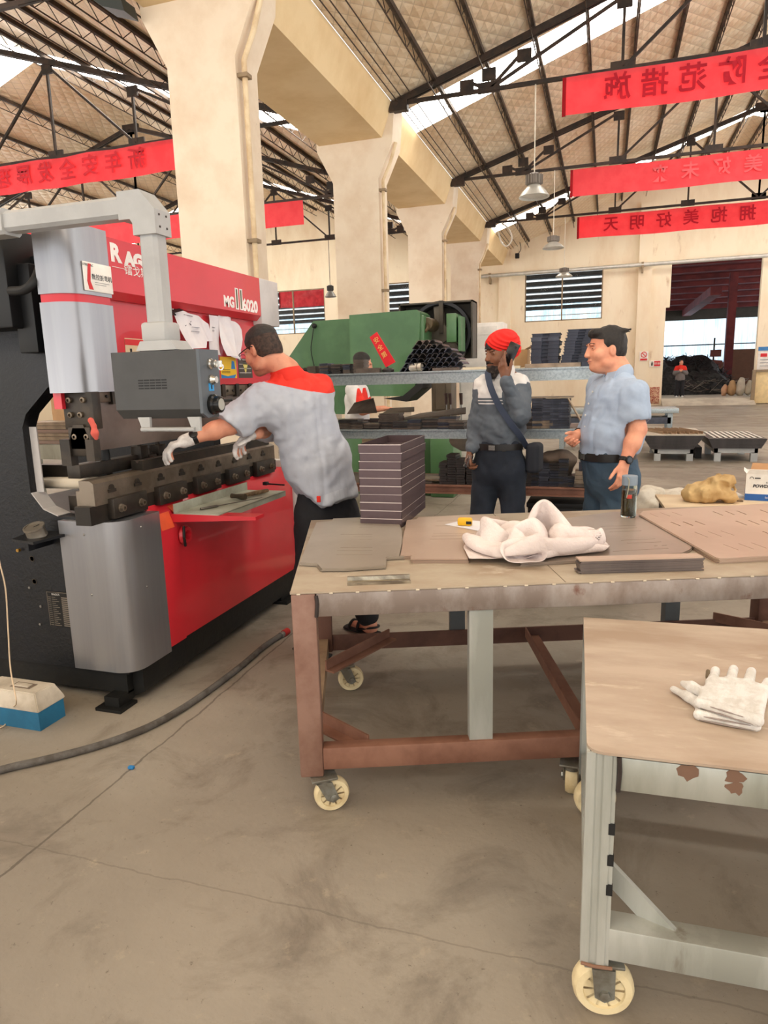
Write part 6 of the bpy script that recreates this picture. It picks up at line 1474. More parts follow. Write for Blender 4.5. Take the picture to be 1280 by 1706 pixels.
def shoe(s, heel, toe, w=.045, hgt=.075):
    heel = np.array(heel, float); toe = np.array(toe, float); d = unit_(toe - heel)
    s.cap(heel + np.array((0, 0, hgt * .55)), heel + np.array((0, 0, .04)), w * .85, w * .9, k=.03)
    s.cap(heel + np.array((0, 0, .04)), toe * .75 + heel * .25 + np.array((0, 0, .04)), w * .85, w * .95, k=.03); s.cap(toe * .75 + heel * .25 + np.array((0, 0, .036)), toe - d * w * .8 + np.array((0, 0, .03)), w, w * .75, k=.03)
HAIRB = M('black_hair', (26, 22, 21), .55, 0, (40, 34, 31), 60, bump=.5, bsc=260)
WATCH = M('watch_black', (28, 28, 30), .3, .3); BELT = M('belt_black', (30, 27, 26), .4); STEELB = M('buckle_steel', (180, 178, 172), .25, .9)
# ---------------------------------------------------------------- A: man leaning into the press
SK1 = M('skin_light_a', (214, 150, 122), .5, 0, (198, 130, 104), 9, c3=(186, 112, 92), sc3=16, lo3=.66, hi3=.85)
pa = thing('person', 'person in a grey short-sleeved work shirt with a red collar leaning into the red press', 'person', (-1.38, 3.4, 0)); SKINL[pa.name] = SK1
f = unit_((-.9, .42, 0)); rgt = unit_(np.cross(f, (0, 0, 1))); lft = -rgt
pel = A(546, 850, 3.36); hipL = pel + lft * .095 + np.array((0, 0, -.03)); hipR = pel + rgt * .095 + np.array((0, 0, -.03))
ankL = np.array((-1.44, 3.2, .09)); ankR = np.array((-1.285, 3.58, .09)); kneL = (hipL + ankL) / 2 + f * .05; kneR = (hipR + ankR) / 2 + f * .05
chest = A(496, 672, 3.26); mid = A(528, 765, 3.32); c7 = A(478, 618, 3.24)
shL = A(440, 668, 3.10); elL = A(384, 708, 2.97); wrL = A(319, 731, 2.87); shR = chest + rgt * .19 + np.array((-.04, 0, .06)); elR = A(440, 715, 3.28) + np.array((-.05, .12, 0)); wrR = A(431, 722, 3.12)
hc = A(438, 584, 3.2); hf = unit_(np.array((-.88, .30, -.36))); HR = basis(hf)
sb_ = SDF(.03)
HL = head_sdf(sb_, hc, HR, 1.0, c7)
sb_.ecap(pel, mid, (.13, .085), (.13, .09), lft).ecap(mid, chest, (.14, .1), (.16, .1), lft).cap(chest, c7, .09, .06)
for a, b, c in ((hipL, kneL, ankL), (hipR, kneR, ankR)): sb_.cap(a, b, .085, .058).cap(b, c, .056, .042)
for h_, to in ((ankL, f), (ankR, f)): sb_.cap(h_ + np.array((0, 0, -.04)) - to * .03, h_ + np.array((0, 0, -.058)) + to * .13, .032, .022).cap(h_, h_ - to * .02 + np.array((0, 0, -.05)), .036, .034)
for a, b, c in ((shL, elL, wrL), (shR, elR, wrR)): sb_.cap(c7 * .3 + a * .7, a, .042, .05).cap(a, b, .05, .044).cap(b, b * .6 + c * .4, .044, .041).cap(b * .6 + c * .4, c, .041, .028)
hdL = unit_(A(288, 742, 2.83) - wrL)
cur = ((.5, .5, .35), (.55, .55, .4), (.6, .55, .4), (.65, .6, .4))
hand_sdf(sb_, wrL + hdL * .01, hdL, (0.25, .3, -.9), (-.2, .9, .1), cur, .98)
hand_sdf(sb_, wrR, (-.8, -.2, -.3), (0, -.1, -1), (0, -.9, 0), cur, .98)
V, F = sb_.mesh(.0055); np_obj('body', relax(V, F, 1, .3), F, SK1, pa)
face_parts(pa, HL, HR, 1.0)
# trousers
s = SDF(.05); s.ecap(pel + np.array((-.02, 0, .08)), pel + np.array((0, 0, -.08)), (.16, .12), (.175, .135), lft)
for a, b, c in ((hipL, kneL, ankL), (hipR, kneR, ankR)): s.cap(a, b, .105, .085).cap(b, c + np.array((0, 0, .03)), .085, .07)
V, F = cloth_mesh(s, .009, .008, 26, 2, (1, 1, .6)); np_obj('trousers', V, F, M('trousers_black', (26, 26, 30), .85, 0, (34, 34, 38), 6), pa)
# shirt (grey body and sleeves, red yoke and collar)
SHG = M('shirt_grey', (176, 180, 190), .85, 0, (166, 170, 182), 5, bump=.25, bsc=420); SHR = M('shirt_red', (228, 52, 36), .8, 0, (216, 44, 32), 5, bump=.25, bsc=420)
s = SDF(.05); hem = A(546, 848, 3.34); hn = unit_(np.array((.42, -.1, -.9)))
s.ecap(hem + hn * .1, mid, (.185, .145), (.19, .145), lft).ecap(mid, chest, (.19, .145), (.2, .125), lft).ecap(chest, c7 + np.array((.0, 0, -.03)), (.19, .12), (.085, .075), lft, k=.06)
sle = elL + (elL - shL) * .12
s.cap(chest * .4 + shL * .6, shL, .1, .085).cap(shL, sle, .086, .092); s.cap(chest * .4 + shR * .6, shR, .1, .08).cap(shR, elR, .08, .085)
s.plane(sle - unit_(elL - shL) * .015, unit_(elL - shL) * np.array((1, 1, 1)) + np.array((0, 0, -.3)))
s.plane(hem, hn)
def folds(V):
    d = np.linalg.norm(V - A(448, 722, 3.15), axis=1); ax = unit_(A(520, 690, 3.2) - A(448, 730, 3.15)); q = (V - A(448, 722, 3.15)) @ np.cross(ax, unit_(A(470, 700, 3) * np.array((0, 1, 0)) + np.array((0, 1e-6, 0))))
    return .010 * np.sin(q * 95) * np.exp(-(d / .13) ** 2)
V, F = cloth_mesh(s, .0075, .012, 24, 3, (1.5, 1.5, .3), 2, folds)
yn = unit_(np.array((.28, .0, 1.0))); yo = A(452, 637, 3.12); gr = np.minimum((V - yo) @ yn, V[:, 2] - 1.36); gb = .055 + (V - hem) @ hn
np_obj('shirt', *cut_mesh(V, F, np.minimum(-gr, -gb)), SHG, pa); np_obj('red_yoke', *cut_mesh(V, F, gr), SHR, pa)
np_obj('waistband', *cut_mesh(V, F, gb), M('shirt_band', (186, 190, 198), .85, 0, (174, 178, 188), 40, stretch=(1, 1, .05)), pa)
s = SDF(.02); s.ecap(c7 + np.array((.02, 0, -.045)), c7 + np.array((-.02, 0, .012)), (.085, .08), (.073, .07), lft); V, F = s.mesh(.006); np_obj('collar', V, F, SHR, pa)
q = at(531, 832, Y=3.145); MB().box(q.x - .012, q.x + .008, q.y, q.y + .012, q.z - .016, q.z + .016, .003).build('red_tab', SHR, pa)
# hair: black on top, shorter at the sides
s = SDF(.014); s.ell(HL(0, -.012, .044), (.0785, .097, .086), HR); s.ell(HL(0, -.042, -.008), (.074, .068, .072), HR)
V, F = s.mesh(.0045, lambda P: .002 * vnoise(P, 90, 2)); C = (V - hc) @ HR
gt = np.minimum(C[:, 2] - .05 - .3 * np.maximum(C[:, 1] - .03, 0), .088 - C[:, 1]); gs = np.minimum(np.minimum(-gt, C[:, 2] + .055 - 1.3 * np.maximum(C[:, 1] + .03, 0)), .06 - C[:, 1])
hr = np_obj('hair', *cut_mesh(V, F, gt), HAIRB, pa); np_obj('short_hair', *cut_mesh(V, F, gs), M('stubble_hair', (74, 56, 48), .8, 0, (46, 37, 33), 50, bump=.4, bsc=300), hr)
# glasses
GF = M('glasses_black', (20, 20, 22), .3); g = MB()
for x in (-1, 1):
    g.tube([HL(x * .034 + .024 * math.cos(q), .112, .008 + .018 * math.sin(q)) for q in [2 * PI * k / 20 for k in range(21)]], .0017, 6)
    g.tube([HL(x * .058, .111, .016), HL(x * .076, .09, .019), HL(x * .086, .0, .018), HL(x * .085, -.02, .01)], .0028, 6, 4)
g.tube([HL(-.01, .114, .012), HL(0, .117, .015), HL(.01, .114, .012)], .0017, 6); g.build('glasses', GF, pa)
# glove, watch, sandals
GLW = M('glove_white', (228, 224, 220), .9, 0, (206, 200, 196), 30, bump=.4, bsc=300)
s = SDF(.012); hand_sdf(s, wrL + hdL * .012, hdL, (0.25, .3, -.9), (-.2, .9, .1), cur, 1.05, r=.0115, kk=.008); s.cap(wrL + hdL * .0, wrL + hdL * .035, .033, .032)
V, F = s.mesh(.0035, lambda P: .001 * vnoise(P, 110, 3)); np_obj('white_glove', relax(V, F, 1), F, GLW, pa)
s = SDF(.012); hand_sdf(s, wrR, (-.8, -.2, -.3), (0, -.1, -1), (0, -.9, 0), cur, 1.05, r=.0135); V, F = s.mesh(.004); np_obj('white_glove', V, F, GLW, pa)
wd = unit_(wrL - elL); wp = wrL - wd * .018; wo = np.array((.1, -.9, .5)); wo = unit_(wo - wd * (wo @ wd))
w_ = MB().lathe(Vector(wp - wd * .011), tuple(wd), [(.0325, 0), (.034, .002), (.034, .02), (.0325, .022)], 24).build('watch', WATCH, pa)
MB().lathe(Vector(wp + wo * .031), tuple(wo), [(.021, 0), (.021, .008), (.018, .0095), (0, .0095)], 24).build('watch_case', WATCH, w_)
SAND = M('sandal_black', (24, 23, 23), .6)
for nk in (ankL, ankR):
    hl = nk - f * .065; hl[2] = .014; tp = nk + f * .165; tp[2] = .014
    s = SDF(.02); s.ecap(hl, tp, (.044, .013), (.047, .013), np.cross(f, (0, 0, 1)) if False else rgt); s2 = SDF(.006)
    V, F = s.mesh(.005); V[:, 2] = np.maximum(V[:, 2], .001); sd = np_obj('sandal', V, F, SAND, pa)
    st_ = MB()
    for fw, hg, wd_ in ((.05, .062, .018), (.12, .045, .016)):
        st_.tube([nk * np.array((1, 1, 0)) + f * fw + rgt * x + np.array((0, 0, hz)) for x, hz in ((-.044, .02), (-.03, hg), (0, hg + .016), (.03, hg), (.044, .02))], .009, 8, 4)
    st_.tube([nk * np.array((1, 1, 0)) + v for v in (f * .05 - rgt * .042 + np.array((0, 0, .03)), -f * .055 - rgt * .03 + np.array((0, 0, .058)), -f * .075 + np.array((0, 0, .06)), -f * .055 + rgt * .03 + np.array((0, 0, .058)), f * .05 + rgt * .042 + np.array((0, 0, .03)))], .007, 8, 4)
    st_.build('sandal_strap', SAND, sd)
# ---------------------------------------------------------------- B: man in the light blue shirt
SK2 = M('skin_light_b', (222, 158, 128), .5, 0, (208, 138, 110), 9, c3=(200, 120, 98), sc3=14, lo3=.66, hi3=.85)
YB = 4.5
pbm = thing('person', 'person with short black hair in a light blue short-sleeved shirt and blue jeans, looking left', 'person', (.03, YB, 0)); SKINL[pbm.name] = SK2
f = unit_((-.88, -.47, 0)); rgt = unit_(np.cross(f, (0, 0, 1))); lft = -rgt
pel = A(1020, 790, YB); hipL = pel + lft * .1 + np.array((0, 0, -.04)); hipR = pel + rgt * .1 + np.array((0, 0, -.04))
ankL = np.array(hipL); ankL[2] = .09; ankL += lft * .03 + f * .02; ankR = np.array(hipR); ankR[2] = .09; ankR += rgt * .03 + f * .08; ankL += np.array((.02, .16, 0)); ankR += np.array((.03, .2, 0))
kneL = (hipL + ankL) / 2 + f * .03; kneR = (hipR + ankR) / 2 + f * .03
belly = A(1019, 722, YB); chest = A(1026, 668, YB); c7 = A(1033, 622, YB)
shL = A(1056, 656, 4.35); elL = A(1063, 716, 4.32); wrL = A(1041, 770, 4.24); shR = A(1004, 645, 4.66); elR = A(1000, 712, 4.7); wrR = A(962, 724, 4.46)
hc = A(1010, 583, YB); hf = unit_((-.93, -.36, -.06)); HR = basis(hf); HK = 1.12
s = SDF(.03); HL = head_sdf(s, hc, HR, HK, c7 + np.array((0, 0, -.01)), .008)
s.ecap(pel, belly, (.17, .13), (.165, .13), lft).ecap(belly, chest, (.165, .13), (.18, .12), lft).cap(chest, c7, .1, .065)
s.ell(HL(0, .03, -.095), (.05, .045, .03), HR)
for a, b, c in ((hipL, kneL, ankL), (hipR, kneR, ankR)): s.cap(a, b, .09, .06).cap(b, c, .058, .045); s.cap(c + np.array((0, 0, -.05)), c + f * .13 + np.array((0, 0, -.06)), .035, .025)
for a, b, c in ((shL, elL, wrL), (shR, elR, wrR)): s.cap(c7 * .3 + a * .7, a, .045, .055).cap(a, b, .056, .047).cap(b, b * .6 + c * .4, .048, .046).cap(b * .6 + c * .4, c, .046, .031)
curB = ((.35, .5, .3), (.4, .55, .35), (.45, .55, .35), (.5, .6, .4))
hdL = unit_(A(1036, 802, 4.2) - wrL); hand_sdf(s, wrL + hdL * .008, hdL, lft * -.8 + f * .2, f * 1.0, curB, 1.05, thumb=(.8, .5, .25))
hdR = unit_(A(944, 742, 4.36) - wrR); curR = ((.55, .7, .5), (.7, .8, .6), (.85, .85, .6), (.95, .85, .6))
hand_sdf(s, wrR + hdR * .008, hdR, lft * .9 + np.array((0, 0, .25)), np.array((-.3, -.1, .9)), curR, 1.05, thumb=(.75, .45, .45), tcurl=.4)
V, F = s.mesh(.0055); np_obj('body', relax(V, F, 1, .3), F, SK2, pbm)
face_parts(pbm, HL, HR, HK, lip=M('lips_pink', (196, 116, 104), .5), browz=.037)
# jeans, belt
JEAN = M('jeans_blue', (66, 88, 108), .85, 0, (50, 70, 90), 4, c3=(96, 118, 136), sc3=7, lo3=.6, hi3=.8, bump=.3, bsc=300, stretch=(1, 1, .5))
s = SDF(.05); bel = A(1012, 757, YB)
s.ecap(bel, pel + np.array((0, 0, -.02)), (.19, .16), (.19, .165), lft)
for a, b, c in ((hipL, kneL, ankL), (hipR, kneR, ankR)): s.cap(a, b, .115, .088).cap(b, c + np.array((0, 0, .0)), .086, .075)
V, F = cloth_mesh(s, .008, .009, 22, 7, (1, 1, .7)); np_obj('jeans', V, F, JEAN, pbm)
s = SDF(.0); s.ecap(bel + np.array((0, 0, -.022)), bel + np.array((0, 0, .012)), (.197, .169), (.197, .169), lft); V, F = s.mesh(.007); C = fcent(V, F)
bt_ = np_obj('belt', V, F, BELT, pbm, keep=(C[:, 2] < bel[2] + .02) & (C[:, 2] > bel[2] - .03))
q = bel + f * .168 + np.array((0, 0, -.006)); MB().beam(Vector(q - rgt * .025), Vector(q + rgt * .025), .006, .036).build('buckle', STEELB, bt_)
SHB = M('shirt_light_blue', (168, 184, 206), .85, 0, (156, 172, 196), 5, bump=.3, bsc=420)
s = SDF(.055); hem = bel + np.array((0, 0, .01))
s.ecap(hem + np.array((0, 0, -.03)), belly, (.185, .165), (.205, .182), lft).ecap(belly, chest, (.205, .182), (.205, .155), lft).ecap(chest, c7 + np.array((0, 0, -.035)), (.19, .13), (.085, .08), lft, k=.07)
sle = shL + (elL - shL) * .58; sl2 = shR + (elR - shR) * .58
s.cap(chest * .35 + shL * .65, shL, .1, .073).cap(shL, sle, .077, .088); s.cap(chest * .35 + shR * .65, shR, .105, .085).cap(shR, sl2, .088, .086)
s.plane(sle + unit_(elL - shL) * .01, unit_(elL - shL)) if False else None
s.cap(sle, sle + unit_(elL - shL) * .12, .072, .072, 's', .006); s.plane(hem + np.array((0, 0, -.004)), (0, 0, -1))
V, F = cloth_mesh(s, .0075, .011, 26, 11, (1.2, 1.2, .5), 2, lambda V: .002 * np.sin((V @ np.array((.4, .2, 1.0))) * 70) * np.exp(-((V[:, 2] - hem[2]) / .12) ** 2))
np_obj('shirt', V, F, SHB, pbm)
s = SDF(.015); s.ecap(c7 + f * .012 + np.array((0, 0, -.055)), c7 - f * .002 + np.array((0, 0, .004)), (.09, .088), (.081, .079), lft); V, F = s.mesh(.006); np_obj('collar', V, F, SHB, pbm)
for sg in (-1, 1):
    p = c7 + f * .085 + np.array((0, 0, .005)); P = [p + rgt * sg * .012, p + rgt * sg * .07 - f * .03 + np.array((0, 0, .01)), p + rgt * sg * .062 - f * .0 + np.array((0, 0, -.075)), p + rgt * sg * .025 + f * .018 + np.array((0, 0, -.05))]
    MB().prism([tuple(v) for v in P], tuple(f * .006)).build('collar_point', SHB, pbm)
bv = MB()
for k in range(6):
    t_ = k / 5; zc_ = chest[2] + .06 - t_ * (chest[2] + .06 - hem[2] - .03); fr = .150 + (.035 * math.sin(PI * min(1, t_ * 1.15)) if t_ < .9 else .01)
    ctr = chest + (belly - chest) * max(0, (chest[2] - zc_) / (chest[2] - belly[2])); q = np.array((ctr[0], ctr[1], zc_)) + f * (fr + .004)
    MB().lathe(Vector(q), tuple(f), [(.0065, 0), (.0065, .004), (.003, .005), (0, .004)], 10).build('button', M('button_white', (226, 226, 222), .4), pbm)
wd = unit_(wrL - elL); wp = wrL - wd * .012; wo = lft - wd * (lft @ wd); wo = unit_(wo)
w_ = MB().lathe(Vector(wp - wd * .012), tuple(wd), [(.037, 0), (.039, .002), (.039, .022), (.037, .024)], 24).build('watch', WATCH, pbm)
MB().lathe(Vector(wp + wo * .034), tuple(wo), [(.024, 0), (.025, .006), (.022, .012), (.016, .0125), (0, .012)], 28).build('watch_case', WATCH, w_)
MB().lathe(Vector(wp + wo * .0465), tuple(wo), [(.0155, 0), (.0155, .0006), (0, .0006)], 24).build('watch_dial', M('watch_dial', (60, 66, 76), .3), w_)
wdR = unit_(wrR - elR); MB().tube([tuple(wrR - wdR * .02 + (np.cross(wdR, (0, 0, 1)) * math.cos(q) + np.cross(wdR, np.cross(wdR, (0, 0, 1))) * math.sin(q)) * .036) for q in [2 * PI * k / 20 for k in range(21)]], .004, 8).build('bracelet', BELT, pbm)
s = SDF(.012); s.ell(HL(0, -.016, .045), np.array((.08, .098, .085)) * HK, HR); s.ell(HL(0, .05, .092), np.array((.055, .045, .03)) * HK, HR); s.ell(HL(0, -.045, -.004), np.array((.0765, .068, .07)) * HK, HR)
for k in range(7): s.cap(HL(-.05 + .016 * k, -.075, .095), HL(-.055 + .017 * k, -.108 - .012 * (k % 3), .098 - .012 * (k % 2)), .013, .004)
V, F = s.mesh(.005, lambda P: .004 * vnoise(P * np.array((1, 1, .6)), 85, 6)); C = (V - hc) @ HR / HK
kp = np.maximum(C[:, 2] - .058 - .3 * np.maximum(C[:, 1] - .05, 0), np.minimum(C[:, 2] + .06 - 1.25 * np.maximum(C[:, 1] + .04, 0), .036 - C[:, 1]))
np_obj('hair', *cut_mesh(V, F, kp), HAIRB, pbm)
for nk in (ankL, ankR):
    s = SDF(.02); hl = nk - f * .06; hl[2] = 0; tp = nk + f * .19; tp[2] = 0; shoe(s, hl, tp); V, F = s.mesh(.007); V[:, 2] = np.maximum(V[:, 2], .001); np_obj('shoe', V, F, M('shoe_black', (28, 26, 26), .4), pbm)
# ---------------------------------------------------------------- C: man in the red turban, telephoning
SK3 = M('skin_brown', (134, 90, 66), .5, 0, (116, 76, 56), 9, c3=(98, 62, 46), sc3=14, lo3=.66, hi3=.85)
YC = 4.6
pc = thing('person', 'person in a red turban and grey-white shirt holding a phone to the ear', 'person', (-.66, YC, 0)); SKINL[pc.name] = SK3
f = unit_((-.22, -.97, 0)); rgt = unit_(np.cross(f, (0, 0, 1))); lft = -rgt
pel = A(832, 775, YC); hipL = pel + lft * .09 + np.array((0, 0, -.03)); hipR = pel + rgt * .09 + np.array((0, 0, -.03))
ankL = np.array(hipL); ankL[2] = .09; ankL += lft * .04; ankR = np.array(hipR); ankR[2] = .09; ankR += rgt * .04 + f * .04
kneL = (hipL + ankL) / 2 + f * .025; kneR = (hipR + ankR) / 2 + f * .025
belly = A(832, 712, YC); chest = A(836, 665, YC); c7 = A(841, 622, YC + .02)
shR = A(808, 643, YC); elR = A(797, 698, YC + .03); wrR = A(785, 748, YC - .05); shL = A(865, 642, YC + .02); elL = A(868, 692, YC - .1); wrL = A(843, 632, YC - .2)
hc = A(834, 592, YC - .03); hf = unit_((-.72, -.68, -.05)); HR = basis(hf); HK = .98
s = SDF(.03); HL = head_sdf(s, hc, HR, HK, c7 + np.array((0, 0, -.01)))
s.ecap(pel, belly, (.145, .105), (.135, .1), lft).ecap(belly, chest, (.135, .1), (.155, .1), lft).cap(chest, c7, .09, .058)
for a, b, c in ((hipL, kneL, ankL), (hipR, kneR, ankR)): s.cap(a, b, .08, .055).cap(b, c, .052, .042); s.cap(c + np.array((0, 0, -.05)), c + f * .13 + np.array((0, 0, -.06)), .035, .025)
for a, b, c in ((shL, elL, wrL), (shR, elR, wrR)): s.cap(c7 * .3 + a * .7, a, .058, .052).cap(a, b, .045, .04).cap(b, c, .04, .027)
phc = A(849, 596, YC - .2); hdL = unit_(A(836, 606, YC - .2) - wrL)
tipsC = hand_sdf(s, wrL + hdL * .004, hdL, unit_((.35, .65, .25)), np.array((.5, .2, .5)), ((.15, .25, .2), (.35, .5, .4), (.45, .6, .4), (.55, .7, .5)), .98, thumb=(.8, .55, .2))
hdR = unit_(A(779, 772, YC - .07) - wrR); hand_sdf(s, wrR + hdR * .006, hdR, unit_((.9, -.2, 0)), f, ((.6, .8, .5), (.7, .9, .6), (.8, .9, .6), (.9, .9, .6)), .98, thumb=(.8, .3, .5))
V, F = s.mesh(.0055); np_obj('body', relax(V, F, 1, .3), F, SK3, pc)
face_parts(pc, HL, HR, HK, browz=.035)
# beard and moustache
BRD = M('beard_dark', (34, 28, 26), .8, 0, (70, 60, 54), 50, bump=.6, bsc=240)
s = SDF(.014); s.ell(HL(0, .058, -.088), (.05, .046, .042), HR); s.ell(HL(0, .07, -.118), (.032, .03, .034), HR)
for x in (-1, 1): s.ell(HL(x * .057, .015, -.06), (.016, .04, .045), HR); s.cap(HL(0, .104, -.042), HL(x * .035, .086, -.052), .0085, .005)
s.ell(HL(0, .102, -.0585), (.022, .02, .007), HR, 's', .004)
V, F = s.mesh(.0045, lambda P: .003 * vnoise(P, 120, 4)); np_obj('beard', V, F, BRD, pc)
# turban
TUR = M('turban_red', (232, 38, 30), .8, 0, (216, 30, 24), 6, bump=.3, bsc=300)
s = SDF(.02); s.ell(HL(0, -.02, .075), (.097, .118, .07), HR); s.ell(HL(0, -.03, .105), (.082, .095, .06), HR); s.ell(HL(0, -.055, .03), (.094, .085, .06), HR)
s.ell(HL(0, .115, .025), (.04, .05, .045), HR, 's', .012)
def tfold(V):
    C = (V - hc) @ HR / HK; x, y, z = C[:, 0], C[:, 1], C[:, 2]; q = z - .10 + np.abs(x) * .75 - .1 * (y - .1)
    return .005 * np.sin(q * 230) * (np.abs(q) < .2)
V, F = cloth_mesh(s, .005, .002, 30, 5, extra=tfold); np_obj('turban', V, F, TUR, pc)
MB().prism([tuple(HL(-.03, .094, .045)), tuple(HL(.03, .094, .045)), tuple(HL(0, .1, .085))], tuple(hf * .01)).build('under_turban', M('under_turban_dark', (44, 40, 44), .8), pc)
g = MB()
# shirt: grey body, white chest with fine stripes
SGY = M('shirt_slate', (96, 104, 114), .8, 0, (84, 92, 102), 5, bump=.25, bsc=420); SWH = M('shirt_white', (226, 224, 222), .8, 0, (212, 210, 210), 5, bump=.25, bsc=420)
s = SDF(.05); bel = A(832, 742, YC); hem = bel + np.array((0, 0, .012))
s.ecap(hem, belly, (.155, .125), (.158, .13), lft).ecap(belly, chest, (.158, .13), (.162, .125), lft).ecap(chest, c7 + np.array((0, 0, -.035)), (.15, .105), (.075, .07), lft, k=.06)
s.cap(chest * .35 + shL * .65, shL, .085, .064).cap(shL, elL, .064, .056).cap(elL, wrL + (elL - wrL) * .05, .056, .042); s.cap(chest * .35 + shR * .65, shR, .085, .064).cap(shR, elR, .062, .054).cap(elR, wrR + (elR - wrR) * .06, .056, .042)
V, F = cloth_mesh(s, .007, .012, 28, 21, (1, 1, 1.1), 1, lambda V: .004 * np.sin((V @ np.array((.8, .2, .9))) * 75) * np.exp(-((V[:, 2] - hem[2] - .03) / .09) ** 2))
C = V
def dseg(a, b): ab = b - a; t = np.clip(((C - a) @ ab) / (ab @ ab), 0, 1); return np.linalg.norm(C - a - t[:, None] * ab, axis=1)
ga = np.minimum(np.minimum(dseg(shL + (elL - shL) * .3, elL) - .085, dseg(elL, wrL) - .075), np.minimum(dseg(shR + (elR - shR) * .3, elR) - .085, .172 - np.abs((C - chest) @ lft)))
zb_ = chest[2] + .012
np_obj('shirt', *cut_mesh(V, F, np.maximum(zb_ - V[:, 2], -ga)), SGY, pc); np_obj('white_chest', *cut_mesh(V, F, np.minimum(V[:, 2] - zb_, ga)), SWH, pc)
Vf, Ff = cut_mesh(V + normals(V, F) * .0012, F, np.minimum(ga, (V - chest) @ f + .02))
for k in range(2):
    z1_ = zb_ - .012 - k * .02; V1, F1 = cut_mesh(Vf, Ff, z1_ - Vf[:, 2]); np_obj('white_stripe', *cut_mesh(V1, F1, V1[:, 2] - z1_ + .008), SWH, pc)
s = SDF(.015); s.ecap(c7 + f * .012 + np.array((0, 0, -.05)), c7 + f * .012 + np.array((0, 0, .02)), (.082, .078), (.072, .07), lft); V, F = s.mesh(.006); np_obj('collar', V, F, SWH, pc)
for sg in (-1, 1):
    p = c7 + f * .078 + np.array((0, 0, -.005)); P = [p + rgt * sg * .01, p + rgt * sg * .065 - f * .03 + np.array((0, 0, .01)), p + rgt * sg * .07 + f * .005 + np.array((0, 0, -.06)), p + rgt * sg * .03 + f * .02 + np.array((0, 0, -.045))]
    MB().prism([tuple(v) for v in P], tuple(f * .006)).build('collar_point', SWH, pc)
s = SDF(.05); s.ecap(bel, pel + np.array((0, 0, -.03)), (.158, .128), (.165, .135), lft)
for a, b, c in ((hipL, kneL, ankL), (hipR, kneR, ankR)): s.cap(a, b, .098, .076).cap(b, c, .074, .064)
V, F = cloth_mesh(s, .008, .008, 24, 31, (1, 1, .7)); np_obj('jeans', V, F, M('jeans_dark_navy', (36, 44, 58), .85, 0, (28, 35, 47), 5), pc)
s = SDF(.0); s.ecap(bel + np.array((0, 0, -.02)), bel + np.array((0, 0, .012)), (.164, .134), (.164, .134), lft); V, F = s.mesh(.007); C = fcent(V, F)
bt_ = np_obj('belt', V, F, BELT, pc, keep=(C[:, 2] < bel[2] + .018) & (C[:, 2] > bel[2] - .026))
q = bel + f * .133 + np.array((0, 0, -.004)); MB().beam(Vector(q - rgt * .022), Vector(q + rgt * .022), .008, .032).build('buckle', STEELB, bt_)
for nk in (ankL, ankR):
    s = SDF(.02); hl = nk - f * .06; hl[2] = 0; tp = nk + f * .19; tp[2] = 0; shoe(s, hl, tp); V, F = s.mesh(.007); V[:, 2] = np.maximum(V[:, 2], .001); np_obj('shoe', V, F, M('shoe_brown', (50, 38, 32), .4), pc)
# phone, glass, shoulder bag: held things
PHB = M('phone_black', (22, 22, 24), .25)
px_ = unit_(A(853, 578, YC - .2) - A(840, 606, YC - .2)); py_ = unit_(np.cross(px_, f)); pn = np.cross(px_, py_)
mb = MB(); mb.box(-.036, .036, -.004, .004, -.074, .074, .004); Rm = Matrix(((py_[0], pn[0], px_[0]), (py_[1], pn[1], px_[1]), (py_[2], pn[2], px_[2]))); c = Vector(A(851, 590, YC - .13))
mb.v = [tuple(c + Rm @ Vector(v)) for v in mb.v]; ph = thing('mobile_phone', 'black mobile phone held to the ear of the turbaned person', 'phone', c); mb.build('phone_body', PHB, ph)
c2 = c + Vector(f) * .005 + Vector(px_) * .05 + Vector(py_) * .015; MB().lathe(c2, tuple(f), [(.008, 0), (.008, .003), (0, .003)], 12).build('camera_lens', GF, ph)
b0 = A(803, 622, YC - .02) + np.array((.02, 0, .01)); SB = M('strap_navy', (56, 66, 86), .8)
bgt = thing('shoulder_bag', 'dark shoulder bag with a blue-grey strap worn across the grey shirt', 'bag', Vector(A(882, 760, YC)))
path = [A(812, 616, YC + .03), A(812, 617, YC - .075), A(818, 645, YC - .15), A(832, 676, YC - .165), A(852, 706, YC - .165), A(868, 728, YC - .12), A(880, 748, YC - .02)]
vs = []; P = spline([Vector(p) for p in path], 6); fs = []
for i, p in enumerate(P):
    d = (P[min(i + 1, len(P) - 1)] - P[max(i - 1, 0)]).normalized(); o_ = Vector(f); sd = d.cross(o_).normalized() * .021
    vs += [p - sd, p + sd, p + sd + o_ * .004, p - sd + o_ * .004]
    if i: fs += [(4 * i - 4 + k, 4 * i - 4 + (k + 1) % 4, 4 * i + (k + 1) % 4, 4 * i + k) for k in range(4)]
MB().add(vs, fs).build('strap', SB, bgt)
s = SDF(.02); q = A(880, 762, YC - .0) + lft * .045; s.rbox(q, (.045, .07, .1), .03, basis(f)); V, F = s.mesh(.007); np_obj('bag_body', V, F, M('bag_dark', (40, 44, 54), .8), bgt)
q = Vector(A(781, 768, YC - .1)); gl = thing('drinking_glass', 'small clear glass held in the lowered hand of the turbaned person', 'glass', q)
dx = Vector((-.35, -.1, -1)).normalized(); MB().lathe(q - dx * .045, tuple(dx), [(.018, 0), (.02, .005), (.024, .09), (.022, .09), (.0185, .008), (0, .008)], 20).build('glass_body', M('clear_glass', (236, 240, 244), .04, trans=1.0, ior=1.4), gl)
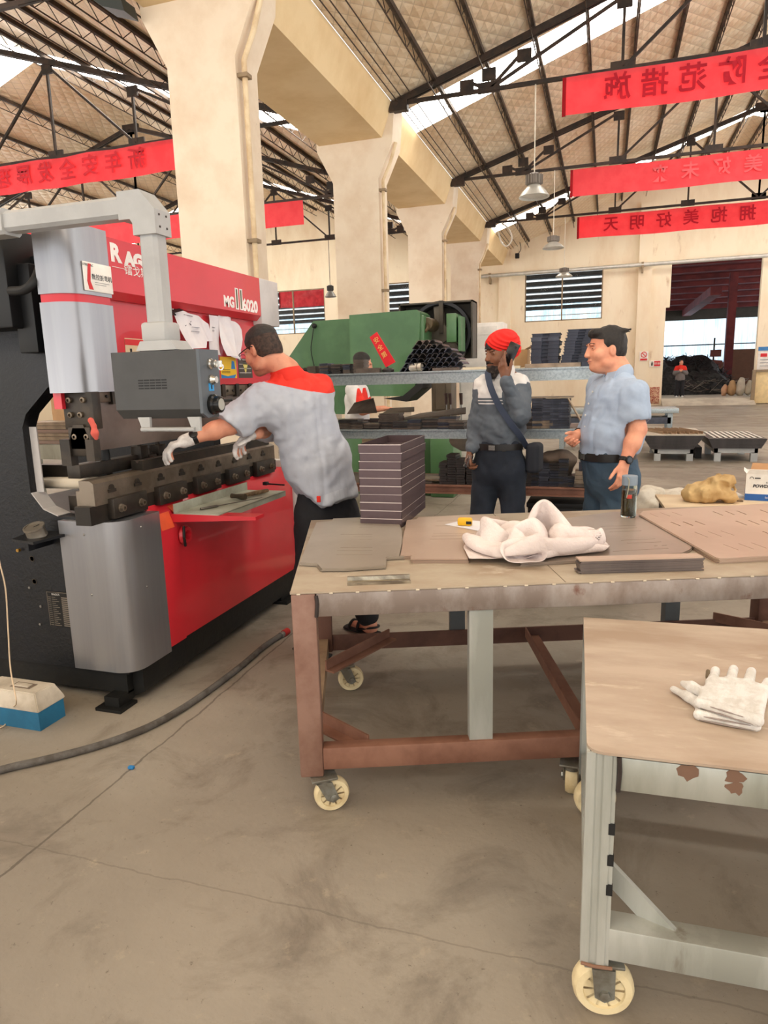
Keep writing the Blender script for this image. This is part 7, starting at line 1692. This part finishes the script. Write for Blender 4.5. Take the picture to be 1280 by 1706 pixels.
# ---------------------------------------------------------------- D: worker seated behind the rack
pd_ = thing('person', 'person with dark hair in a white shirt with red trim, half hidden behind the rack', 'person', (-2.48, 7.1, .9)); SKINL[pd_.name] = SK1
hc = A(604, 607, 7.1); HR = basis((.95, .25, -.3)); s = SDF(.03); c7 = hc + np.array((-.06, 0, -.17)); HL = head_sdf(s, hc, HR, 1.0, c7)
che = c7 + np.array((-.02, 0, -.2)); pel = np.array((c7[0] - .02, 7.12, .95)); lft = np.array((0, 1., 0)); shD = che + np.array((0.02, -.18, .1)); elD = shD + np.array((.12, -.03, -.22)); wrD = elD + np.array((.2, .1, .02))
s.ecap(pel, che, (.15, .11), (.16, .1), lft).cap(che, c7, .09, .06).cap(shD, elD, .05, .042).cap(elD, wrD, .042, .03)
hand_sdf(s, wrD, (.9, .3, 0), (0, 0, -1), (0, 1, 0), cur); s.cap(pel + np.array((.05, -.08, .0)), pel + np.array((.45, -.1, .02)), .08, .06).cap(pel + np.array((.05, .08, 0)), pel + np.array((.45, .1, .02)), .08, .06)
for yy in (-.1, .1): s.cap(pel + np.array((.45, yy, .02)), pel + np.array((.45, yy, -.42)), .06, .045)
V, F = s.mesh(.009); np_obj('body', V, F, SK1, pd_)
s = SDF(.04); s.ecap(pel + np.array((0, 0, .02)), che, (.17, .13), (.18, .12), lft).cap(che, c7 + np.array((0, 0, -.04)), .12, .08).cap(shD, elD * .8 + shD * .2, .075, .075); s.cap(che + np.array((0, .17, .1)), che + np.array((.05, .2, -.1)), .07, .07)
V, F = cloth_mesh(s, .011, .01, 16, 41); rd = np.minimum(np.minimum(V[:, 0] - che[0] - .09, che[2] + .12 - V[:, 2]), V[:, 2] - che[2] + .12)
np_obj('shirt', *cut_mesh(V, F, -rd), M('shirt_offwhite', (224, 222, 222), .85), pd_); np_obj('red_trim', *cut_mesh(V, F, rd), SHR, pd_)
s = SDF(.01); s.ell(HL(0, -.02, .045), (.08, .098, .085), HR); V, F = s.mesh(.008); C = (V - hc) @ HR; np_obj('hair', *cut_mesh(V, F, C[:, 2] + .03 - .9 * np.maximum(C[:, 1] + .02, 0)), HAIRB, pd_)
s = SDF(.04); 
for yy in (-.09, .09): s.cap(pel + np.array((0, yy, -.0)), pel + np.array((.45, yy, .02)), .1, .08).cap(pel + np.array((.45, yy, .02)), pel + np.array((.45, yy, -.45)), .08, .065)
V, F = s.mesh(.012); np_obj('trousers', V, F, M('trousers_black', (26, 26, 30)), pd_)
# ---------------------------------------------------------------- E: person in the far doorway
YE = 35.0; ft = A(1132, 655, YE); zf = .28; s_ = 1.72 / 1.75
pe = thing('person', 'person in a red-shouldered grey jacket and black trousers standing in the far doorway', 'person', (ft[0], YE, zf)); B = np.array((ft[0], YE, zf)); SKINL[pe.name] = SK2
K = lambda x, y, z: B + np.array((x, y, z)); HR = basis((.1, -1, -.1)); s = SDF(.03); HL = head_sdf(s, K(.02, 0, 1.6), HR, 1.05, K(0, .02, 1.42))
s.ecap(K(0, 0, .9), K(0, 0, 1.35), (.14, .1), (.16, .1), (1, 0, 0))
for x in (-1, 1):
    s.cap(K(x * .09, 0, .88), K(x * .1, 0, .48), .08, .06).cap(K(x * .1, 0, .48), K(x * .11, 0, .08), .055, .04)
    s.cap(K(x * .17, 0, 1.36), K(x * .25, -.05, 1.1), .05, .045).cap(K(x * .25, -.05, 1.1), K(x * .07, -.2, 1.2), .042, .03)
    hand_sdf(s, K(x * .07, -.2, 1.2), (-x * .8, -.2, .3), (0, 1, 0), (0, 0, 1), curB)
V, F = s.mesh(.012); np_obj('body', V, F, SK2, pe)
s = SDF(.04); s.ecap(K(0, 0, .85), K(0, 0, 1.36), (.21, .16), (.2, .14), (1, 0, 0)).cap(K(-.14, 0, 1.36), K(.14, 0, 1.36), .09, .09)
for x in (-1, 1): s.cap(K(x * .17, 0, 1.36), K(x * .26, -.05, 1.1), .085, .075).cap(K(x * .26, -.05, 1.1), K(x * .09, -.19, 1.19), .075, .06)
V, F = cloth_mesh(s, .014, .014, 14, 51); rd = V[:, 2] - B[2] - 1.24
np_obj('jacket', *cut_mesh(V, F, -rd), M('jacket_grey', (120, 112, 110), .85), pe); np_obj('red_shoulders', *cut_mesh(V, F, rd), SHR, pe)
s = SDF(.04); s.ecap(K(0, 0, .92), K(0, 0, .8), (.17, .13), (.18, .14), (1, 0, 0))
for x in (-1, 1): s.cap(K(x * .09, 0, .82), K(x * .11, 0, .12), .1, .1)
V, F = s.mesh(.014); np_obj('trousers', V, F, M('trousers_black', (26, 26, 30)), pe)
s = SDF(.01); s.ell(HL(0, -.02, .045), (.085, .1, .09), HR); s.ell(HL(0, -.08, .0), (.05, .05, .07), HR); V, F = s.mesh(.01); C = (fcent(V, F) - K(.02, 0, 1.6)) @ HR; np_obj('hair', V, F, HAIRB, pe, keep=(C[:, 2] > -.06 + 1.2 * np.maximum(C[:, 1] + .02, 0)))
for x in (-1, 1): s = SDF(.02); shoe(s, K(x * .11, .06, 0), K(x * .13, -.2, 0)); V, F = s.mesh(.012); V[:, 2] = np.maximum(V[:, 2], zf + .001); np_obj('shoe', V, F, WHITE, pe)
# ================================================================ crumpled white cloth on the table
def crumple(nx=58, ny=46, lx=1.12, ly=.86, steps=470):
    """a sheet dropped and pushed together into a heap: position based dynamics with self repulsion"""
    r = np.random.RandomState(3)
    gx, gy = np.meshgrid(np.linspace(-.5, .5, nx) * lx, np.linspace(-.5, .5, ny) * ly)
    P = np.stack([gx, gy, np.zeros_like(gx)], -1); ph = r.rand(10) * 6.28; dr = r.normal(size=(10, 2)) * 13
    P[..., 2] = .2 + sum(.03 * np.sin(dr[k, 0] * gx + dr[k, 1] * gy + ph[k]) for k in range(10))
    V = np.zeros_like(P); dx = lx / (nx - 1); dy = ly / (ny - 1); dg = np.hypot(dx, dy); S = np.s_
    def link(a, b, L, k):
        d = P[b] - P[a]; l = np.linalg.norm(d, axis=-1, keepdims=True); c = d * ((l - L) / np.maximum(l, 1e-9) * .5 * k)
        P[a] += c; P[b] -= c
    def stretch():
        for o in (0, 1):
            m = (nx - o) // 2 * 2; link(S[:, o:o + m:2], S[:, o + 1:o + m:2], dx, .95)
            n = (ny - o) // 2 * 2; link(S[o:o + n:2, :], S[o + 1:o + n:2, :], dy, .95)
        for o in (0, 1):
            m = (nx - o) // 2 * 2
            for p in (0, 1):
                n = (ny - p) // 2 * 2
                link(S[p:p + n:2, o:o + m:2], S[p + 1:p + n:2, o + 1:o + m:2], dg, .4); link(S[p + 1:p + n:2, o:o + m:2], S[p:p + n:2, o + 1:o + m:2], dg, .4)
    def bend(k):
        for st in (2, 4):
            kk = k / (1 if st == 2 else 1.5)
            for o in range(2 * st):
                i = np.arange(o, nx - st, 2 * st)
                if len(i): link((slice(None), i), (slice(None), i + st), dx * st, kk)
                i = np.arange(o, ny - st, 2 * st)
                if len(i): link((i, slice(None)), (i + st, slice(None)), dy * st, kk)
    jj, ii = np.divmod(np.arange(nx * ny), nx)
    def repel(R):
        Q = P.reshape(-1, 3); key = np.floor(Q / R).astype(np.int64); pr = np.array((73856093, 19349663, 83492791))
        hsh = lambda k: (k[:, 0] * pr[0]) ^ (k[:, 1] * pr[1]) ^ (k[:, 2] * pr[2])
        h = hsh(key); order = np.argsort(h, kind='stable'); hs = h[order]; D = np.zeros_like(Q); C = np.zeros(len(Q))
        for off in np.ndindex(3, 3, 3):
            h2 = hsh(key + np.array(off) - 1); lo = np.searchsorted(hs, h2, 'left'); hi = np.searchsorted(hs, h2, 'right')
            for t in range(int((hi - lo).max())):
                a = np.nonzero(lo + t < hi)[0]; b = order[(lo + t)[a]]
                far = (np.abs(ii[a] - ii[b]) + np.abs(jj[a] - jj[b])) > 2
                a, b = a[far], b[far]; d = Q[a] - Q[b]; l = np.linalg.norm(d, axis=1); m = (l < R) & (l > 1e-6)
                a, d, l = a[m], d[m], l[m]; np.add.at(D, a, d / l[:, None] * ((R - l) * .5)[:, None]); np.add.at(C, a, 1)
        Q += D / np.maximum(C, 1)[:, None]
    dt = .012; peaks = ((30, 34, .06, .07, .165), (24, 14, -.15, .02, .12), (16, 30, .02, -.06, .10)); J, I = np.arange(ny)[:, None], np.arange(nx)[None]
    for s_ in range(steps):
        f_ = min(1, s_ / 300); e = max(0, (s_ - 320) / 100); ra = .72 * (1 - f_) + (.25 + .10 * e) * f_; rb = .6 * (1 - f_) + (.165 + .08 * e) * f_
        P0 = P.copy(); V *= .985; V[..., 2] -= 9.8 * dt * .6
        V *= np.minimum(1, 1.2 / np.maximum(np.linalg.norm(V, axis=-1, keepdims=True), 1e-9)); P += V * dt
        for it in range(9):
            stretch(); bend(.06)
            q = np.sqrt((P[..., 0] / ra) ** 2 + (P[..., 1] / rb) ** 2) / (1 + .06 * np.sin(3 * np.arctan2(P[..., 1], P[..., 0]) + 1)); q = np.maximum(q, 1)
            P[..., 0] /= q; P[..., 1] /= q; P[..., 2] = np.maximum(P[..., 2], .004)
        for cj, ci, tx, ty, tz in peaks:
            w = np.exp(-((J - cj) ** 2 + (I - ci) ** 2) / 3.0)[..., None] * min(1, s_ / 200) * .5
            P += w * (np.array((tx, ty, tz)) - P[cj, ci])
        if s_ % 2 == 0: repel(.021); P[..., 2] = np.maximum(P[..., 2], .004)
        V = (P - P0) / dt; V[P[..., 2] < .006] *= .5
    for _ in range(6): repel(.02); stretch()
    P[..., 2] = np.maximum(P[..., 2], .003)
    return P.reshape(-1, 3), nx, ny
V, nx, ny = crumple()
F = np.array([(j * nx + i, j * nx + i + 1, (j + 1) * nx + i + 1, (j + 1) * nx + i) for j in range(ny - 1) for i in range(nx - 1)])
V = relax(V, F, 1, .3) * np.array((.92, .74, 1.12)); V = V + normals(V, F) * (.0045 * (np.abs(vnoise(V, 38, 2)) - .4) + .0015 * vnoise(V, 90, 3, 2))[:, None]; V[:, 2] = np.maximum(V[:, 2], .002); V[:, 2] = V[:, 2] * (1 + .25 * np.exp(-((V[:, 0] - .05) / .12) ** 2))
a_ = math.radians(14); cc = at(882, 915, Z=BZ + .02)
X = V[:, 0] * math.cos(a_) - V[:, 1] * math.sin(a_) + cc.x; Yv = V[:, 0] * math.sin(a_) + V[:, 1] * math.cos(a_) + cc.y
V = np.stack([X, Yv, V[:, 2] + BZ + .0195], 1)
CLM = M('white_cloth', (224, 212, 208), .9, 0, (210, 196, 192), 6, bump=.5, bsc=90)
cl = np_obj('white_cloth', V, F, CLM); tag(cl, 'crumpled off-white cloth jacket heaped on the steel blanks in the middle of the table', 'cloth')
m_ = cl.modifiers.new('smooth', 'SUBSURF'); m_.levels = 1; m_.render_levels = 2
m_ = cl.modifiers.new('thick', 'SOLIDIFY'); m_.thickness = .0025; m_.offset = 1
# rolled sleeve end of the cloth
s = SDF(.025); c0 = np.array(at(955, 895, Z=BZ + .07)); c1 = np.array(at(993, 898, Z=BZ + .055)) + np.array((0, -.03, 0)); d_ = unit_(c1 - c0)
s.ecap(c0 - d_ * .05, c1, (.045, .04), (.036, .033), (0, 0, 1)); s.cap(c1 - d_ * .05, c1 + d_ * .08, .029, .030, 's', .006)
V, F = cloth_mesh(s, .0045, .007, 45, 9, (1, 1, 1)); V[:, 2] = np.maximum(V[:, 2], BZ + .019); sl_ = np_obj('sleeve', V, F, CLM, cl)
# ================================================================ yard beyond the doorway
SCR = M('scrap_dark', (58, 56, 56), .5, .4, (34, 33, 34), 9)
r_ = random.Random(8); hp = MB(); gx = 3.3
for i in range(16):
    pass
bm = bmesh.new(); bmesh.ops.create_icosphere(bm, subdivisions=4, radius=1)
for v in bm.verts:
    n_ = v.co.copy(); k = 1 + .12 * math.sin(7 * n_.x + 3 * n_.y) + .08 * math.sin(17 * n_.z + 11 * n_.x); v.co = Vector((4.0 + n_.x * 2.6 * k, 40 + n_.y * 1.6, .28 + max(0, n_.z) * 2.0 * k * (1 - .35 * max(0, n_.x))))
hp.bm(bm)
for i in range(700):
    q = r_.uniform(0, 2 * PI); e = r_.uniform(.05, 1.2); x = math.cos(q) * math.cos(e); y = math.sin(q) * math.cos(e); z_ = math.sin(e)
    p = Vector((4.0 + x * 2.6, 40 + y * 1.6, .3 + z_ * 2.0 * (1 - .35 * max(0, x)))); d = Vector((r_.uniform(-1, 1), r_.uniform(-1, 1), r_.uniform(-.6, .6))).normalized() * r_.uniform(.15, .5)
    p.z = max(p.z, .35); hp.beam(p - d, p + d, r_.uniform(.02, .05), .01)
tag(hp.build('scrap_heap', SCR, smooth=0), 'dark heap of tangled steel scrap in the yard beyond the doorway', 'scrap', kind='stuff')
ls = MB()
for i in range(90):
    x = r_.uniform(3.3, 6.6); y = r_.uniform(38.2, 39.2); a = r_.uniform(-.5, .5); ls.beam((x, y, r_.uniform(.32, 1.0)), (x + math.cos(a) * .6, y + math.sin(a) * .6, r_.uniform(.32, 1.1)), .04, .012)
tag(ls.build('scrap_strips', M('scrap_light', (150, 140, 130), .4, .6), smooth=0), 'loose bright steel strips in front of the dark scrap heap', 'scrap', kind='stuff')
for (px0, px1, pt, c, lab) in ((1201, 1213, 640, (206, 160, 126), 'small tan sack leftmost of the row beyond the doorway'), (1210, 1228, 633, (186, 150, 110), 'brown sack second of the row beyond the doorway'), (1224, 1244, 628, (206, 196, 180), 'white tied sack third of the row beyond the doorway'), (1240, 1256, 632, (196, 186, 168), 'pale sack at the end of the row beyond the doorway')):
    a = at(px0, 656, Y=36.2); b = at(px1, pt, Y=36.2); cx = (a.x + b.x) / 2; w = (b.x - a.x) / 2; h_ = b.z - .28
    lump('sack', lab, 'sack', M('sack_%d' % c[1], c, .9), [((cx, 36.2, .28 + h_ * .38), (w * .98, .25, h_ * .4)), ((cx + .03, 36.2, .28 + h_ * .7), (w * .7, .16, h_ * .3))], h=.03, amp=.03, sc=7, seed=px0, floor=.282)
SBR = M('sign_brown', (110, 56, 50), .6)
po = thing('sign_post', 'dark post with two brown sign boards in the yard beyond the doorway', 'sign', (5.75, 42, .28))
px_ = at(1189, 600, Y=42).x
MB().box(px_ - .04, px_ + .04, 42, 42.08, .28, at(1189, 563, Y=42).z).build('post', DKB, po)
for a, b, rr in (((1184, 583), (1202, 594), 0), ((1183, 600), (1203, 611), .12)):
    p, q = at(*a, Y=41.95), at(*b, Y=41.95); mb = MB(); mb.T = Matrix.Translation(((p.x + q.x) / 2, 41.95, (p.z + q.z) / 2)) @ Matrix.Rotation(rr, 4, 'Y'); mb.box(-(q.x - p.x) / 2, (q.x - p.x) / 2, 0, .04, -(p.z - q.z) / 2, (p.z - q.z) / 2); mb.build('board', SBR, po)
# floodlight under the left roof, hanging cable under the gutter, cable loop
fl = at(183, 8, Y=8.6); t = thing('floodlight', 'dark floodlight box at the top edge left of the nearest column', 'lamp', fl)
MB().prism([at(x, y, Y=8.6) for x, y in ((150, -22), (200, -6), (207, 18), (170, 10), (150, -4))], (0, .3, 0)).build('housing', M('flood_dark', (40, 46, 44), .5), t)
q = at(180, -12, Y=8.75); MB().cyl((q.x, q.y, q.z - .05), (q.x, q.y, 9.0), .015, n=8).build('rod', STEEL_DK, t)
q = [at(px, py, Y=27.27) for px, py in ((836, 371), (848, 382), (853, 398), (845, 410), (836, 404), (830, 385))]
tag(MB().tube(q, .03, 8, 6).build('cable_loop', M('cable_white', (226, 218, 204), .5)), 'white cable loop hanging under the far left corner of the right roof', 'cable')
q = [at(px, py, Y=33.0) for px, py in ((866, 402), (868, 415), (862, 425))]; t = thing('wall_socket', 'small black socket hanging on a cable on the back wall', 'socket', q[-1]); MB().tube(q, .015, 6, 4).build('cable', BLACK, t); MB().box(q[-1].x - .09, q[-1].x + .09, 32.95, 33.1, q[-1].z - .14, q[-1].z + .08, .02).build('socket_body', BLACK, t)
